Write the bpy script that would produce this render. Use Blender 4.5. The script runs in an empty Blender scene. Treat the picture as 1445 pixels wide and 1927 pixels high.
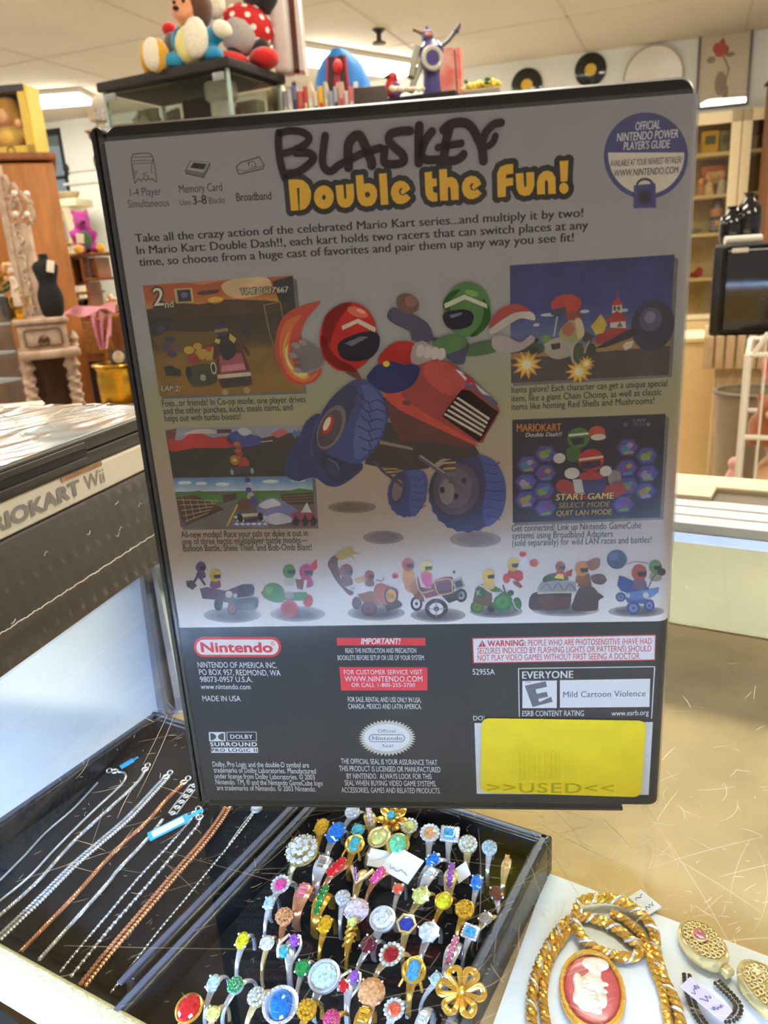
import bpy, bmesh, math, random
from mathutils import Vector, Matrix, Euler
random.seed(7)
S = bpy.context.scene
COL = S.collection
PI = math.pi

# ------------------------------------------------------------------ camera
PITCH, ROLL, CAMZ, FPX = 0.30990183, -0.06245883, 0.15495042, 1450.0
fw = Vector((0, math.cos(PITCH), -math.sin(PITCH)))
up0 = Vector((0, math.sin(PITCH), math.cos(PITCH)))
cam_r = Vector((1, 0, 0)) * math.cos(ROLL) + up0 * math.sin(ROLL)
cam_u = up0 * math.cos(ROLL) - Vector((1, 0, 0)) * math.sin(ROLL)
CAM = Vector((0, 0, CAMZ))
cam_data = bpy.data.cameras.new('camera')
cam = bpy.data.objects.new('camera', cam_data)
COL.objects.link(cam)
cam.matrix_world = Matrix.Translation(CAM) @ Matrix((cam_r, cam_u, -fw)).transposed().to_4x4()
cam_data.sensor_width = 36.0
cam_data.lens = FPX / 1927.0 * 36.0
cam_data.clip_start = 0.01
cam_data.clip_end = 60
cam_data.dof.use_dof = True
cam_data.dof.focus_distance = 0.262
cam_data.dof.aperture_fstop = 26
S.camera = cam

# ------------------------------------------------------------------ light
S.view_settings.view_transform = 'Standard'
S.view_settings.look = 'None'
S.view_settings.exposure = 0.0
S.view_settings.gamma = 1.0
S.view_settings.use_curve_mapping = False
S.cycles.transparent_max_bounces = 24
S.cycles.max_bounces = 8
S.cycles.caustics_reflective = False
S.cycles.caustics_refractive = False
S.cycles.sample_clamp_indirect = 6
W = bpy.data.worlds.new('shop_daylight')
S.world = W
W.use_nodes = True
W.node_tree.nodes['Background'].inputs[0].default_value = (1.0, 0.93, 0.82, 1)
W.node_tree.nodes['Background'].inputs[1].default_value = 0.48
CEIL_LAMP = 34.0        # the ceiling fixtures' emission
LED_POWER = 175.0      # the showcase strip under the front edge of the glass


# ------------------------------------------------------------------ where a thing stands
def ray(px, py):
    return fw + cam_r * ((px - 722.5) / FPX) + cam_u * ((963.5 - py) / FPX)
def onz(px, py, z):
    d = ray(px, py); return CAM + d * ((z - CAM.z) / d.z)
def at(px, py, y):
    d = ray(px, py); return CAM + d * (y / d.y)
def onplane(px, py, p0, n):
    d = ray(px, py); return CAM + d * ((Vector(p0) - CAM).dot(n) / d.dot(n))
def mpp(p):
    return (Vector(p) - CAM).dot(fw) / FPX        # metres per pixel at a point

# ------------------------------------------------------------------ materials
def lin(c):
    r = []
    for v in c[:3]:
        v = v / 255.0
        r.append(v / 12.92 if v <= 0.04045 else ((v + 0.055) / 1.055) ** 2.4)
    return tuple(r) + (1.0,)
MATS = {}
def mat(name, c, rough=0.6, metal=0.0, var=0.06, scale=40.0, bump=0.0, coat=0.0, emit=0.0, spec=0.5, stretch=None, c2=None, sheen=0.0, coatr=0.1):
    """principled surface whose colour wanders a little through a noise texture"""
    if name in MATS: return MATS[name]
    m = bpy.data.materials.new(name); m.use_nodes = True
    nt = m.node_tree; b = nt.nodes['Principled BSDF']
    base = lin(c)
    tc = nt.nodes.new('ShaderNodeTexCoord'); nz = nt.nodes.new('ShaderNodeTexNoise')
    nz.inputs['Scale'].default_value = scale; nz.inputs['Detail'].default_value = 4
    if stretch:
        mp = nt.nodes.new('ShaderNodeMapping'); mp.inputs['Scale'].default_value = stretch
        nt.links.new(tc.outputs['Object'], mp.inputs[0]); nt.links.new(mp.outputs[0], nz.inputs['Vector'])
    else:
        nt.links.new(tc.outputs['Object'], nz.inputs['Vector'])
    rp = nt.nodes.new('ShaderNodeValToRGB')
    if c2 is None:
        lo = tuple(max(0, v * (1 - var)) for v in base[:3]) + (1,)
        hi = tuple(min(1, v * (1 + var)) for v in base[:3]) + (1,)
        rp.color_ramp.elements[0].position = 0.3; rp.color_ramp.elements[1].position = 0.7
    else:
        lo, hi = base, lin(c2)
        rp.color_ramp.elements[0].position = 0.42; rp.color_ramp.elements[1].position = 0.58
    rp.color_ramp.elements[0].color = lo; rp.color_ramp.elements[1].color = hi
    nt.links.new(nz.outputs['Fac'], rp.inputs[0]); nt.links.new(rp.outputs[0], b.inputs['Base Color'])
    b.inputs['Roughness'].default_value = rough; b.inputs['Metallic'].default_value = metal
    b.inputs['Specular IOR Level'].default_value = spec
    b.inputs['Coat Weight'].default_value = coat; b.inputs['Coat Roughness'].default_value = coatr
    if sheen: b.inputs['Sheen Weight'].default_value = sheen
    if bump:
        bp = nt.nodes.new('ShaderNodeBump'); bp.inputs['Strength'].default_value = bump
        bp.inputs['Distance'].default_value = 0.002
        nt.links.new(nz.outputs['Fac'], bp.inputs['Height']); nt.links.new(bp.outputs[0], b.inputs['Normal'])
    if emit:
        b.inputs['Emission Color'].default_value = base; b.inputs['Emission Strength'].default_value = emit
    MATS[name] = m
    return m
def glass_mat(name, tint=(245, 252, 248), rough=0.0, ior=1.5, wave=0.0, wscale=30.0, boost=1.0, haze=0.0):
    """a thin pane: the fresnel share mirrors, the rest goes straight through"""
    if name in MATS: return MATS[name]
    m = bpy.data.materials.new(name); m.use_nodes = True
    nt = m.node_tree; nt.nodes.remove(nt.nodes['Principled BSDF'])
    out = nt.nodes['Material Output']
    tr = nt.nodes.new('ShaderNodeBsdfTransparent'); tr.inputs[0].default_value = lin(tint)
    gl = nt.nodes.new('ShaderNodeBsdfGlossy'); gl.inputs['Roughness'].default_value = rough
    ge = nt.nodes.new('ShaderNodeNewGeometry'); dt = nt.nodes.new('ShaderNodeVectorMath'); dt.operation = 'DOT_PRODUCT'
    nt.links.new(ge.outputs['Normal'], dt.inputs[0]); nt.links.new(ge.outputs['Incoming'], dt.inputs[1])
    def mth(op, a_, b_=None, **k):
        n_ = nt.nodes.new('ShaderNodeMath'); n_.operation = op
        for i_, v_ in enumerate((a_, b_)):
            if v_ is None: continue
            if isinstance(v_, (int, float)): n_.inputs[i_].default_value = v_
            else: nt.links.new(v_, n_.inputs[i_])
        n_.use_clamp = k.get('clamp', False)
        return n_.outputs[0]
    f0 = ((ior - 1) / (ior + 1)) ** 2
    sch = mth('POWER', mth('SUBTRACT', 1.0, mth('ABSOLUTE', dt.outputs['Value'])), 5.0)
    fac = mth('MULTIPLY', mth('ADD', mth('MULTIPLY', sch, 1 - f0), f0), boost, clamp=True)
    mx = nt.nodes.new('ShaderNodeMixShader'); nt.links.new(fac, mx.inputs[0])
    nt.links.new(tr.outputs[0], mx.inputs[1]); nt.links.new(gl.outputs[0], mx.inputs[2])
    if wave:
        tc = nt.nodes.new('ShaderNodeTexCoord'); nz = nt.nodes.new('ShaderNodeTexNoise')
        nz.inputs['Scale'].default_value = wscale; nz.inputs['Detail'].default_value = 2
        bp = nt.nodes.new('ShaderNodeBump'); bp.inputs['Strength'].default_value = wave; bp.inputs['Distance'].default_value = 0.002
        nt.links.new(tc.outputs['Object'], nz.inputs['Vector']); nt.links.new(nz.outputs['Fac'], bp.inputs['Height'])
        nt.links.new(bp.outputs[0], gl.inputs['Normal'])
    res = mx.outputs[0]
    if haze:      # fine wear on old plastic scatters a little light
        df = nt.nodes.new('ShaderNodeBsdfDiffuse'); df.inputs[0].default_value = (0.9, 0.9, 0.95, 1)
        hx = nt.nodes.new('ShaderNodeMixShader'); hn = nt.nodes.new('ShaderNodeTexNoise'); hn.inputs['Scale'].default_value = 16; hn.inputs['Detail'].default_value = 5
        tc2 = nt.nodes.new('ShaderNodeTexCoord'); nt.links.new(tc2.outputs['Object'], hn.inputs['Vector'])
        nt.links.new(mth('MULTIPLY', mth('ADD', hn.outputs['Fac'], 0.5), haze), hx.inputs[0])
        nt.links.new(res, hx.inputs[1]); nt.links.new(df.outputs[0], hx.inputs[2]); res = hx.outputs[0]
    nt.links.new(res, out.inputs[0])
    MATS[name] = m
    return m
def gem_mat(name, c, rough=0.03):
    if name in MATS: return MATS[name]
    m = mat(name, c, rough=rough, var=0.45, scale=900.0, coat=1.0, coatr=0.02)
    b = m.node_tree.nodes['Principled BSDF']
    b.inputs['Metallic'].default_value = 0.35
    return m

# ------------------------------------------------------------------ meshes
class MB:
    def __init__(s): s.bm = bmesh.new(); s.mi = 0
    def _new(s, f, M=None):
        a = set(s.bm.verts); r = f()
        vs = r['verts'] if isinstance(r, dict) else [v for v in s.bm.verts if v not in a]
        if M is not None: bmesh.ops.transform(s.bm, matrix=M, verts=vs)
        if s.mi:
            for v in vs:
                for fc in v.link_faces: fc.material_index = s.mi
        return vs
    def box(s, c, size, rot=(0, 0, 0), bev=0.0):
        M = Matrix.Translation(Vector(c)) @ Euler(rot).to_matrix().to_4x4() @ Matrix.Diagonal((*size, 1))
        vs = s._new(lambda: bmesh.ops.create_cube(s.bm, size=1.0), M)
        if bev:
            es = list({e for v in vs for e in v.link_edges})
            bmesh.ops.bevel(s.bm, geom=es, offset=bev, segments=3, affect='EDGES', profile=0.5)
        return s
    def cyl(s, p0, p1, r0, r1=None, n=20):
        p0, p1 = Vector(p0), Vector(p1); d = p1 - p0
        M = Matrix.Translation((p0 + p1) / 2) @ d.to_track_quat('Z', 'Y').to_matrix().to_4x4()
        s._new(lambda: bmesh.ops.create_cone(s.bm, cap_ends=True, segments=n, radius1=r0, radius2=r0 if r1 is None else r1, depth=d.length), M)
        return s
    def ball(s, c, r, rot=(0, 0, 0), n=16):
        if not hasattr(r, '__len__'): r = (r, r, r)
        M = Matrix.Translation(Vector(c)) @ Euler(rot).to_matrix().to_4x4() @ Matrix.Diagonal((*r, 1))
        s._new(lambda: bmesh.ops.create_uvsphere(s.bm, u_segments=n, v_segments=max(6, n // 2), radius=1.0), M)
        return s
    def ico(s, c, r, sub=1, rot=(0, 0, 0)):
        if not hasattr(r, '__len__'): r = (r, r, r)
        M = Matrix.Translation(Vector(c)) @ Euler(rot).to_matrix().to_4x4() @ Matrix.Diagonal((*r, 1))
        s._new(lambda: bmesh.ops.create_icosphere(s.bm, subdivisions=sub, radius=1.0), M)
        return s
    def lathe(s, prof, c=(0, 0, 0), n=28, rot=(0, 0, 0), twist=0.0, lobes=0, amp=0.0):
        M = Matrix.Translation(Vector(c)) @ Euler(rot).to_matrix().to_4x4()
        rings = []
        for r, z in prof:
            ring = []
            for k in range(n):
                a = 2 * PI * k / n
                rr = r * (1 + amp * math.cos(lobes * (a + twist * z))) if lobes else r
                v = s.bm.verts.new(M @ Vector((rr * math.cos(a), rr * math.sin(a), z)))
                ring.append(v)
            rings.append(ring)
        fs = []
        for a, b in zip(rings, rings[1:]):
            for k in range(n):
                fs.append(s.bm.faces.new((a[k], a[(k + 1) % n], b[(k + 1) % n], b[k])))
        for ring, rv in ((rings[0], True), (rings[-1], False)):
            fs.append(s.bm.faces.new(ring[::-1] if rv else ring))
        for f in fs: f.material_index = s.mi
        return s
    def tube(s, path, r, n=8, closed=False, cap=True):
        P = [Vector(p) for p in path]; N = len(P)
        R = r if hasattr(r, '__len__') else [r] * N
        rings = []; ref = None
        for i, p in enumerate(P):
            a = P[(i - 1) % N] if (closed or i) else P[0]
            b = P[(i + 1) % N] if (closed or i < N - 1) else P[-1]
            t = (b - a)
            if t.length < 1e-9: t = Vector((0, 0, 1))
            t.normalize()
            if ref is None:
                ref = t.orthogonal().normalized()
            ref = (ref - t * ref.dot(t))
            if ref.length < 1e-6: ref = t.orthogonal()
            ref.normalize(); o = t.cross(ref)
            rings.append([s.bm.verts.new(p + (ref * math.cos(2 * PI * k / n) + o * math.sin(2 * PI * k / n)) * R[i]) for k in range(n)])
        fs = []
        for i in range(N if closed else N - 1):
            a, b = rings[i], rings[(i + 1) % N]
            for k in range(n): fs.append(s.bm.faces.new((a[k], a[(k + 1) % n], b[(k + 1) % n], b[k])))
        if cap and not closed:
            fs.append(s.bm.faces.new(rings[0][::-1])); fs.append(s.bm.faces.new(rings[-1]))
        for f in fs: f.material_index = s.mi
        return s
    def torus(s, c, R, r, rot=(0, 0, 0), n=28, m=8, sz=1.0):
        M = Matrix.Translation(Vector(c)) @ Euler(rot).to_matrix().to_4x4()
        g = [[s.bm.verts.new(M @ Vector(((R + r * math.cos(2 * PI * j / m)) * math.cos(2 * PI * i / n), (R + r * math.cos(2 * PI * j / m)) * math.sin(2 * PI * i / n), r * sz * math.sin(2 * PI * j / m)))) for j in range(m)] for i in range(n)]
        for i in range(n):
            for j in range(m):
                f = s.bm.faces.new((g[i][j], g[(i + 1) % n][j], g[(i + 1) % n][(j + 1) % m], g[i][(j + 1) % m])); f.material_index = s.mi
        return s
    def prism(s, pts, axis, depth, M=None):
        """polygon of 3-D points swept by the vector axis*depth"""
        d = Vector(axis) * depth
        P = [Vector(p) for p in pts]
        if M is not None: P = [M @ p for p in P]; d = M.to_3x3() @ d
        a = [s.bm.verts.new(p) for p in P]; b = [s.bm.verts.new(p + d) for p in P]
        n = len(a)
        fs = [s.bm.faces.new(a), s.bm.faces.new(b[::-1])]
        for k in range(n): fs.append(s.bm.faces.new((a[k], b[k], b[(k + 1) % n], a[(k + 1) % n])))
        for f in fs: f.material_index = s.mi
        bmesh.ops.triangulate(s.bm, faces=fs[:2])
        return s
    def sheet(s, grid):
        """surface through a grid of points"""
        g = [[s.bm.verts.new(Vector(p)) for p in row] for row in grid]
        for r0, r1 in zip(g, g[1:]):
            for k in range(len(r0) - 1):
                f = s.bm.faces.new((r0[k], r0[k + 1], r1[k + 1], r1[k])); f.material_index = s.mi
        return s
    def build(s, name, m, parent=None, smooth=True, loc=None, normals=True, remesh=0.0, angle=40):
        if normals: bmesh.ops.recalc_face_normals(s.bm, faces=s.bm.faces)
        me = bpy.data.meshes.new(name); s.bm.to_mesh(me); s.bm.free()
        for x in (m if isinstance(m, (list, tuple)) else [m]): me.materials.append(x)
        o = bpy.data.objects.new(name, me); COL.objects.link(o)
        if parent: o.parent = parent
        if loc is not None: o.location = loc
        if remesh:
            md = o.modifiers.new('remesh', 'REMESH'); md.mode = 'VOXEL'; md.voxel_size = remesh; md.use_smooth_shade = True
            sm = o.modifiers.new('smooth', 'SMOOTH'); sm.factor = 0.5; sm.iterations = 4
        elif smooth:
            me.shade_smooth()
            me.set_sharp_from_angle(angle=math.radians(angle))
        return o
def crs(pts, k=6, closed=False):
    """Catmull-Rom through points"""
    P = [Vector(p) for p in pts]; n = len(P); out = []
    for i in range(n if closed else n - 1):
        if closed: a, b, c, d = P[(i - 1) % n], P[i], P[(i + 1) % n], P[(i + 2) % n]
        else: a, b, c, d = P[max(i - 1, 0)], P[i], P[i + 1], P[min(i + 2, n - 1)]
        for j in range(k):
            t = j / k
            out.append(0.5 * ((2 * b) + (c - a) * t + (2 * a - 5 * b + 4 * c - d) * t * t + (3 * b - a - 3 * c + d) * t ** 3))
    if not closed: out.append(P[-1])
    return out

# ------------------------------------------------------------------ things
def tag(o, label=None, cat=None, group=None, kind=None):
    if label: o['label'] = label
    if cat: o['category'] = cat
    if group: o['group'] = group
    if kind: o['kind'] = kind
    return o
def thing(name, label, cat, loc=(0, 0, 0), rz=0.0, group=None):
    o = bpy.data.objects.new(name, None); COL.objects.link(o)
    o.empty_display_size = 0.02
    o.location = loc; o.rotation_euler = (0, 0, rz)
    return tag(o, label, cat, group)
def copy_tree(o, parent=None):
    c = o.copy(); COL.objects.link(c)
    if parent: c.parent = parent
    for ch in list(o.children): copy_tree(ch, c)
    return c
# ------------------------------------------------------------------ the room
FLOOR, CEIL = -1.0, 1.755
WANG = math.radians(-16.5)
WP = Vector((1.067, 7.589, 0)); WD = Vector((math.cos(WANG), math.sin(WANG), 0)); WN = Vector((-math.sin(WANG), math.cos(WANG), 0))  # WN points out of the room
M_wall = mat('wall_paint', (214, 216, 208), 0.85, var=0.03, scale=3)
M_ceil = mat('ceiling_board', (218, 208, 192), 0.9, var=0.03, scale=2.2)
M_grid = mat('ceiling_seam', (204, 193, 176), 0.8)
M_floor = mat('floor_vinyl', (206, 196, 178), 0.6, var=0.1, scale=6)
def struct(o): o['kind'] = 'structure'; return o
b = MB(); b.box((0.5, 4.2, FLOOR - 0.02), (14, 12.4, 0.04)); struct(b.build('floor', M_floor, smooth=False))
b = MB()
b.box((0, 4.0, CEIL + 0.02), (16, 12.6, 0.04), (0, 0, 0))
ceil = struct(b.build('ceiling', M_ceil, smooth=False))
g = MB()
gd = Vector((math.sin(math.radians(22)), math.cos(math.radians(22)), 0)); gs = Vector((gd.y, -gd.x, 0))
for k in range(-9, 10):
    c = gs * (k * 1.22) + Vector((0.6, 4, CEIL - 0.001)); g.box(c, (0.022, 11.0, 0.004), (0, 0, -math.radians(22)))
for k in range(-4, 4):
    c = gd * (k * 1.22) + Vector((0.6, 4, CEIL - 0.001)); g.box(c, (14, 0.018, 0.004), (0, 0, -math.radians(22)))
struct(g.build('trim_1', M_grid, smooth=False))
# the far wall, with the opening of the window left in it
def wl(s, out, z): return WP + WD * s + WN * out + Vector((0, 0, z))
def wall_s(px, py, out=0.0):
    p = onplane(px, py, WP + WN * out, WN); return (p - WP).dot(WD), p.z
ws0, wz1 = wall_s(75, 240); ws1, wz0 = wall_s(140, 372); wz1 = wall_s(112, 240)[1]; ws1 = wall_s(107, 300)[0] + 0.10
ws0 = ws1 - 0.95; wz0 = wz1 - 1.15
b = MB()
def wbox(s0, s1, z0, z1, o0, o1, mb, bev=0.0):
    mb.box(wl((s0 + s1) / 2, (o0 + o1) / 2, (z0 + z1) / 2), (s1 - s0, o1 - o0, z1 - z0), (0, 0, WANG), bev)
wbox(-8, ws0, FLOOR, CEIL, 0, 0.1, b); wbox(ws1, 7, FLOOR, CEIL, 0, 0.1, b)
wbox(ws0, ws1, FLOOR, wz0, 0, 0.1, b); wbox(ws0, ws1, wz1, CEIL, 0, 0.1, b)
struct(b.build('wall_back', M_wall, smooth=False))
M_wframe = mat('window_metal', (38, 40, 44), 0.4)
win = tag(bpy.data.objects.new('window_1', None), kind='structure'); COL.objects.link(win)
b = MB()
for s0, s1, z0, z1 in ((ws0, ws0 + .05, wz0, wz1), (ws1 - .05, ws1, wz0, wz1), (ws0, ws1, wz1 - .06, wz1), (ws0, ws1, wz0, wz0 + .06), (ws0 + .55, ws0 + .58, wz0, wz1)):
    wbox(s0, s1, z0, z1, 0.01, 0.06, b)
b.build('window_frame', M_wframe, win, smooth=False)
b = MB(); wbox(ws0, ws1, wz0, wz1, 0.04, 0.044, b); b.build('pane', glass_mat('window_glass', (225, 238, 245)), win, smooth=False)
# wall moulding panel
b = MB()
for px, py in ((175, 318), (175, 342)):
    s, z = wall_s(px, py); wbox(s - 0.35, s + 1.6, z - 0.012, z + 0.012, -0.02, 0, b)
struct(b.build('trim_2', mat('moulding', (205, 206, 196), 0.7), smooth=False))

# ceiling lamps
M_lamp = mat('lamp_diffuser', (255, 247, 232), 0.5, var=0.0, emit=CEIL_LAMP)
M_lampw = mat('lamp_housing', (225, 222, 210), 0.5)
def ceiling_lamp(c, ang, lx, ly, label, group='ceiling lamps'):
    t = thing('ceiling_light', label, 'ceiling light', (c[0], c[1], CEIL), ang, group)
    MB().box((0, 0, -0.02), (lx, ly, 0.04), bev=0.006).build('housing', M_lampw, t)
    MB().box((0, 0, -0.055), (lx - 0.04, ly - 0.04, 0.06), bev=0.02).build('diffuser', M_lamp, t)
pA, pB = onz(165, 190, CEIL - 0.08), onz(0, 178, CEIL - 0.08)
ceiling_lamp(((pA.x + pA.x - 1.25) / 2, pA.y + 0.05, 0), math.radians(-4), 1.25, 0.32, 'ceiling light glowing above the yellow boxed doll', None)
q = (onz(575, 112, CEIL - 0.08) + onz(745, 140, CEIL - 0.08)) / 2
ceiling_lamp((q.x, q.y, 0), math.radians(-50), 0.32, 1.25, 'ceiling light glowing behind the blue backpack', None)
for x, y in ((-2.6, 2.0), (0.2, 3.0), (0.4, 0.95), (3.2, 1.4), (2.8, 3.8), (0.9, 4.4), (-2.4, 4.6)):
    ceiling_lamp((x, y, 0), math.radians(-31), 1.25, 0.32, 'ceiling light over the shop aisles out of the picture')
t = thing('sprinkler', 'small dark sprinkler head hanging from the ceiling', 'sprinkler', (onz(712, 55, CEIL).x, onz(712, 55, CEIL).y, CEIL))
b = MB(); b.lathe([(0.0, -0.10), (0.05, -0.095), (0.05, -0.085), (0.018, -0.07), (0.018, -0.03), (0.045, -0.012), (0.045, 0)], n=14); b.build('sprinkler_body', mat('dark_brass', (70, 60, 50), 0.4, 0.6), t)

# ------------------------------------------------------------------ the glass counter
CANG = math.radians(-31)
CA = Vector((math.cos(CANG), math.sin(CANG), 0)); CB = Vector((-math.sin(CANG), math.cos(CANG), 0))   # along / away from the camera
SHELF = -0.105
M_glass = glass_mat('counter_glass', (248, 251, 248))
M_tan = mat('tan_suede', (206, 174, 124), 0.95, var=0.16, scale=26, bump=0.15)
M_alu = mat('brushed_aluminium', (222, 226, 234), 0.35, 0.5, var=0.05, scale=80)
M_cream = mat('cream_laminate', (232, 216, 180), 0.5, var=0.03)
M_creamp = mat('cream_back_panel', (240, 206, 136), 0.7, var=0.04)
M_dark = mat('dark_channel', (112, 100, 82), 0.6)
ctr = thing('display_counter', 'glass topped display counter holding jewellery, with a scratched top', 'display counter', (0, 0, FLOOR), CANG)
Z = -FLOOR
U0, U1, V0, V1 = -1.15, 0.95, -0.07, 0.456
MB().box(((U0 + U1) / 2, (V0 + V1) / 2, Z - 0.003), (U1 - U0, V1 - V0, 0.006)).build('glass_top', M_glass, ctr, smooth=False)
b = MB()
for v, w in ((0.4645, 0.015), (0.4815, 0.015), (0.4985, 0.015)):
    b.box(((U0 + U1) / 2, v, Z - 0.004), (U1 - U0, w, 0.008), bev=0.0012)
b.box(((U0 + U1) / 2, 0.481, Z - 0.009), (U1 - U0, 0.05, 0.006))
b.build('sliding_track', M_alu, ctr, smooth=False)
MB().box(((U0 + U1) / 2, 0.519, Z - 0.006), (U1 - U0, 0.024, 0.008)).build('track_slot', M_dark, ctr, smooth=False)
MB().box(((U0 + U1) / 2, 0.546, Z - 0.004), (U1 - U0, 0.028, 0.012), bev=0.002).build('back_ledge', M_cream, ctr)
u_t = onz(1345, 928, 0).dot(CA)
MB().box((u_t - 0.09, 0.519, Z + 0.0005), (0.18, 0.026, 0.004), bev=0.001).build('ledge_cover', M_cream, ctr)
MB().box(((U0 + U1) / 2, 0.550, Z / 2 - 0.01), (U1 - U0, 0.02, Z - 0.02)).build('back_panel', M_creamp, ctr, smooth=False)
MB().box(((U0 + U1) / 2, 0.235, Z + SHELF - 0.006), (U1 - U0 - 0.02, 0.60, 0.012)).build('shelf', M_tan, ctr, smooth=False)
b = MB()
b.bm.free()
for u in (U0 - 0.01, U1 + 0.01): MB().box((u, 0.245, Z / 2 - 0.005), (0.02, 0.63, Z - 0.012)).build('side_panel', M_cream, ctr, smooth=False)
MB().box(((U0 + U1) / 2, V0 - 0.004, Z / 2), (U1 - U0, 0.006, Z - 0.01)).build('front_glass', M_glass, ctr, smooth=False)
led = MB().box(((U0 + U1) / 2, -0.052, Z - 0.014), (U1 - U0 - 0.06, 0.014, 0.010), bev=0.002).build('light_strip', mat('led_strip', (170, 204, 255), 0.5, var=0, emit=LED_POWER), ctr)
MB().box(((U0 + U1) / 2, -0.062, Z - 0.016), (U1 - U0 - 0.02, 0.006, 0.02)).build('light_strip_housing', M_alu, ctr, smooth=False)
MB().box(((U0 + U1) / 2, -0.0448, Z - 0.0074), (U1 - U0 - 0.02, 0.0376, 0.0012)).build('light_strip_blocker', M_alu, ctr, smooth=False)  # unseen plate, added to cut the strip's upward light on the game case
# scratches worn into the top
sc = MB()
rnd = random.Random(11)
def scratch(p, ang, length, bend, w):
    n = 7; pts = []
    d = Vector((math.cos(ang), math.sin(ang), 0)); q = Vector(p)
    L = []
    for i in range(n):
        L.append(q.copy()); q = q + d * (length / (n - 1)); d = Matrix.Rotation(bend / (n - 1), 3, 'Z') @ d
    rows = []
    for i, c in enumerate(L):
        t = (L[min(i + 1, n - 1)] - L[max(i - 1, 0)]).normalized(); s_ = Vector((-t.y, t.x, 0)) * (w * (0.25 + 0.75 * math.sin(PI * (i + 0.6) / n)))
        rows.append([c - s_, c + s_])
    sc.sheet(rows)
ci = Matrix.Rotation(-CANG, 4, 'Z')
def reg(x0, x1, y0, y1, n, lmin, lmax, w, bend=0.25):
    for _ in range(n):
        p = onz(rnd.uniform(x0, x1), rnd.uniform(y0, y1), 0)
        p = ci @ p; p.z = Z + 0.0001
        if p.y > V1 - 0.01 or p.y < V0 + 0.02: continue
        ln = lmin * (lmax / lmin) ** (rnd.random() ** 2.2)
        ln = min(ln, max(0.002, V1 - p.y - 0.004)) if True else ln
        scratch(p, rnd.uniform(0, 2 * PI) if rnd.random() < 0.6 else rnd.gauss(0.9, 0.5), ln, rnd.gauss(0, bend), w * rnd.uniform(0.5, 1.4))
reg(560, 1120, 1500, 1920, 260, 0.0008, 0.020, 0.000055)
reg(1000, 1445, 1480, 1760, 120, 0.001, 0.045, 0.00007, 0.5)
reg(1000, 1445, 1700, 1927, 70, 0.001, 0.020, 0.000055)
reg(120, 560, 1330, 1700, 150, 0.001, 0.020, 0.00007)
reg(0, 560, 1600, 1927, 50, 0.001, 0.026, 0.00005)
reg(0, 330, 1080, 1500, 20, 0.002, 0.035, 0.000055)
reg(1240, 1445, 1100, 1480, 26, 0.002, 0.03, 0.00007)
for a_, b_ in (((930, 1330), (610, 1640)), ((560, 1700), (760, 1560)), ((900, 1560), (920, 1790)), ((1180, 1570), (1445, 1700)), ((1200, 1510), (1420, 1790)), ((1010, 1560), (1130, 1760)), ((300, 1600), (600, 1680)), ((30, 1660), (240, 1590)), ((120, 1780), (480, 1790)), ((330, 1340), (270, 1500)), ((320, 1335), (272, 1440)), ((300, 1480), (430, 1520))):
    A, B_ = ci @ onz(*a_, 0), ci @ onz(*b_, 0); A.z = B_.z = Z + 0.0001
    scratch(A, math.atan2((B_ - A).y, (B_ - A).x), (B_ - A).length, rnd.gauss(0, 0.15), 0.00007)
o = sc.build('scratch', mat('scratched_glass', (236, 230, 214), 0.6, var=0.1), ctr, smooth=False, normals=False); o['kind'] = 'stuff'

# ------------------------------------------------------------------ inside the counter
M_white = mat('white_card', (236, 238, 242), 0.7, var=0.02)
def slab(name, label, cat, pix, z, th, m, **k):
    P = [onz(px, py, z) for px, py in pix]
    c = sum(P, Vector()) / len(P); c.z = z - th
    t = MB(); t.prism([(p.x - c.x, p.y - c.y, 0) for p in P], (0, 0, 1), th)
    o = t.build(name, m, None, smooth=False, loc=c); return tag(o, label, cat)
slab('white_card', 'bright white card lining the shelf left of the necklace tray', 'card', ((-160, 1900), (-260, 1000), (430, 1062), (430, 1330), (312, 1340), (0, 1595), (-40, 1800)), SHELF + 0.0015, 0.0015, M_white)
slab('white_card', 'white card under the rope chain and cameo', 'card', ((1030, 1642), (1600, 1858), (1500, 2100), (880, 2060)), SHELF + 0.0015, 0.0015, M_white)
# upright glass divider at the end of the white card
p0, p1 = onz(278, 1085, SHELF), onz(322, 1345, SHELF)
d = (p0 - p1); ang = math.atan2(d.y, d.x)
t = thing('glass_divider', 'upright clear glass divider behind the game case', 'divider', ((p0.x + p1.x) / 2, (p0.y + p1.y) / 2, SHELF), ang)
MB().box((0, 0, 0.045), (d.length, 0.005, 0.09)).build('pane', glass_mat('divider_glass', (205, 214, 238), 0.02, boost=1.6), t, smooth=False)
for yy in (-0.0055, 0.0055): MB().box((0, yy, 0.0055), (d.length, 0.004, 0.011)).build('foot_rail', mat('grey_rail', (150, 160, 190), 0.3, 0.3), t, smooth=False)

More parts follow.
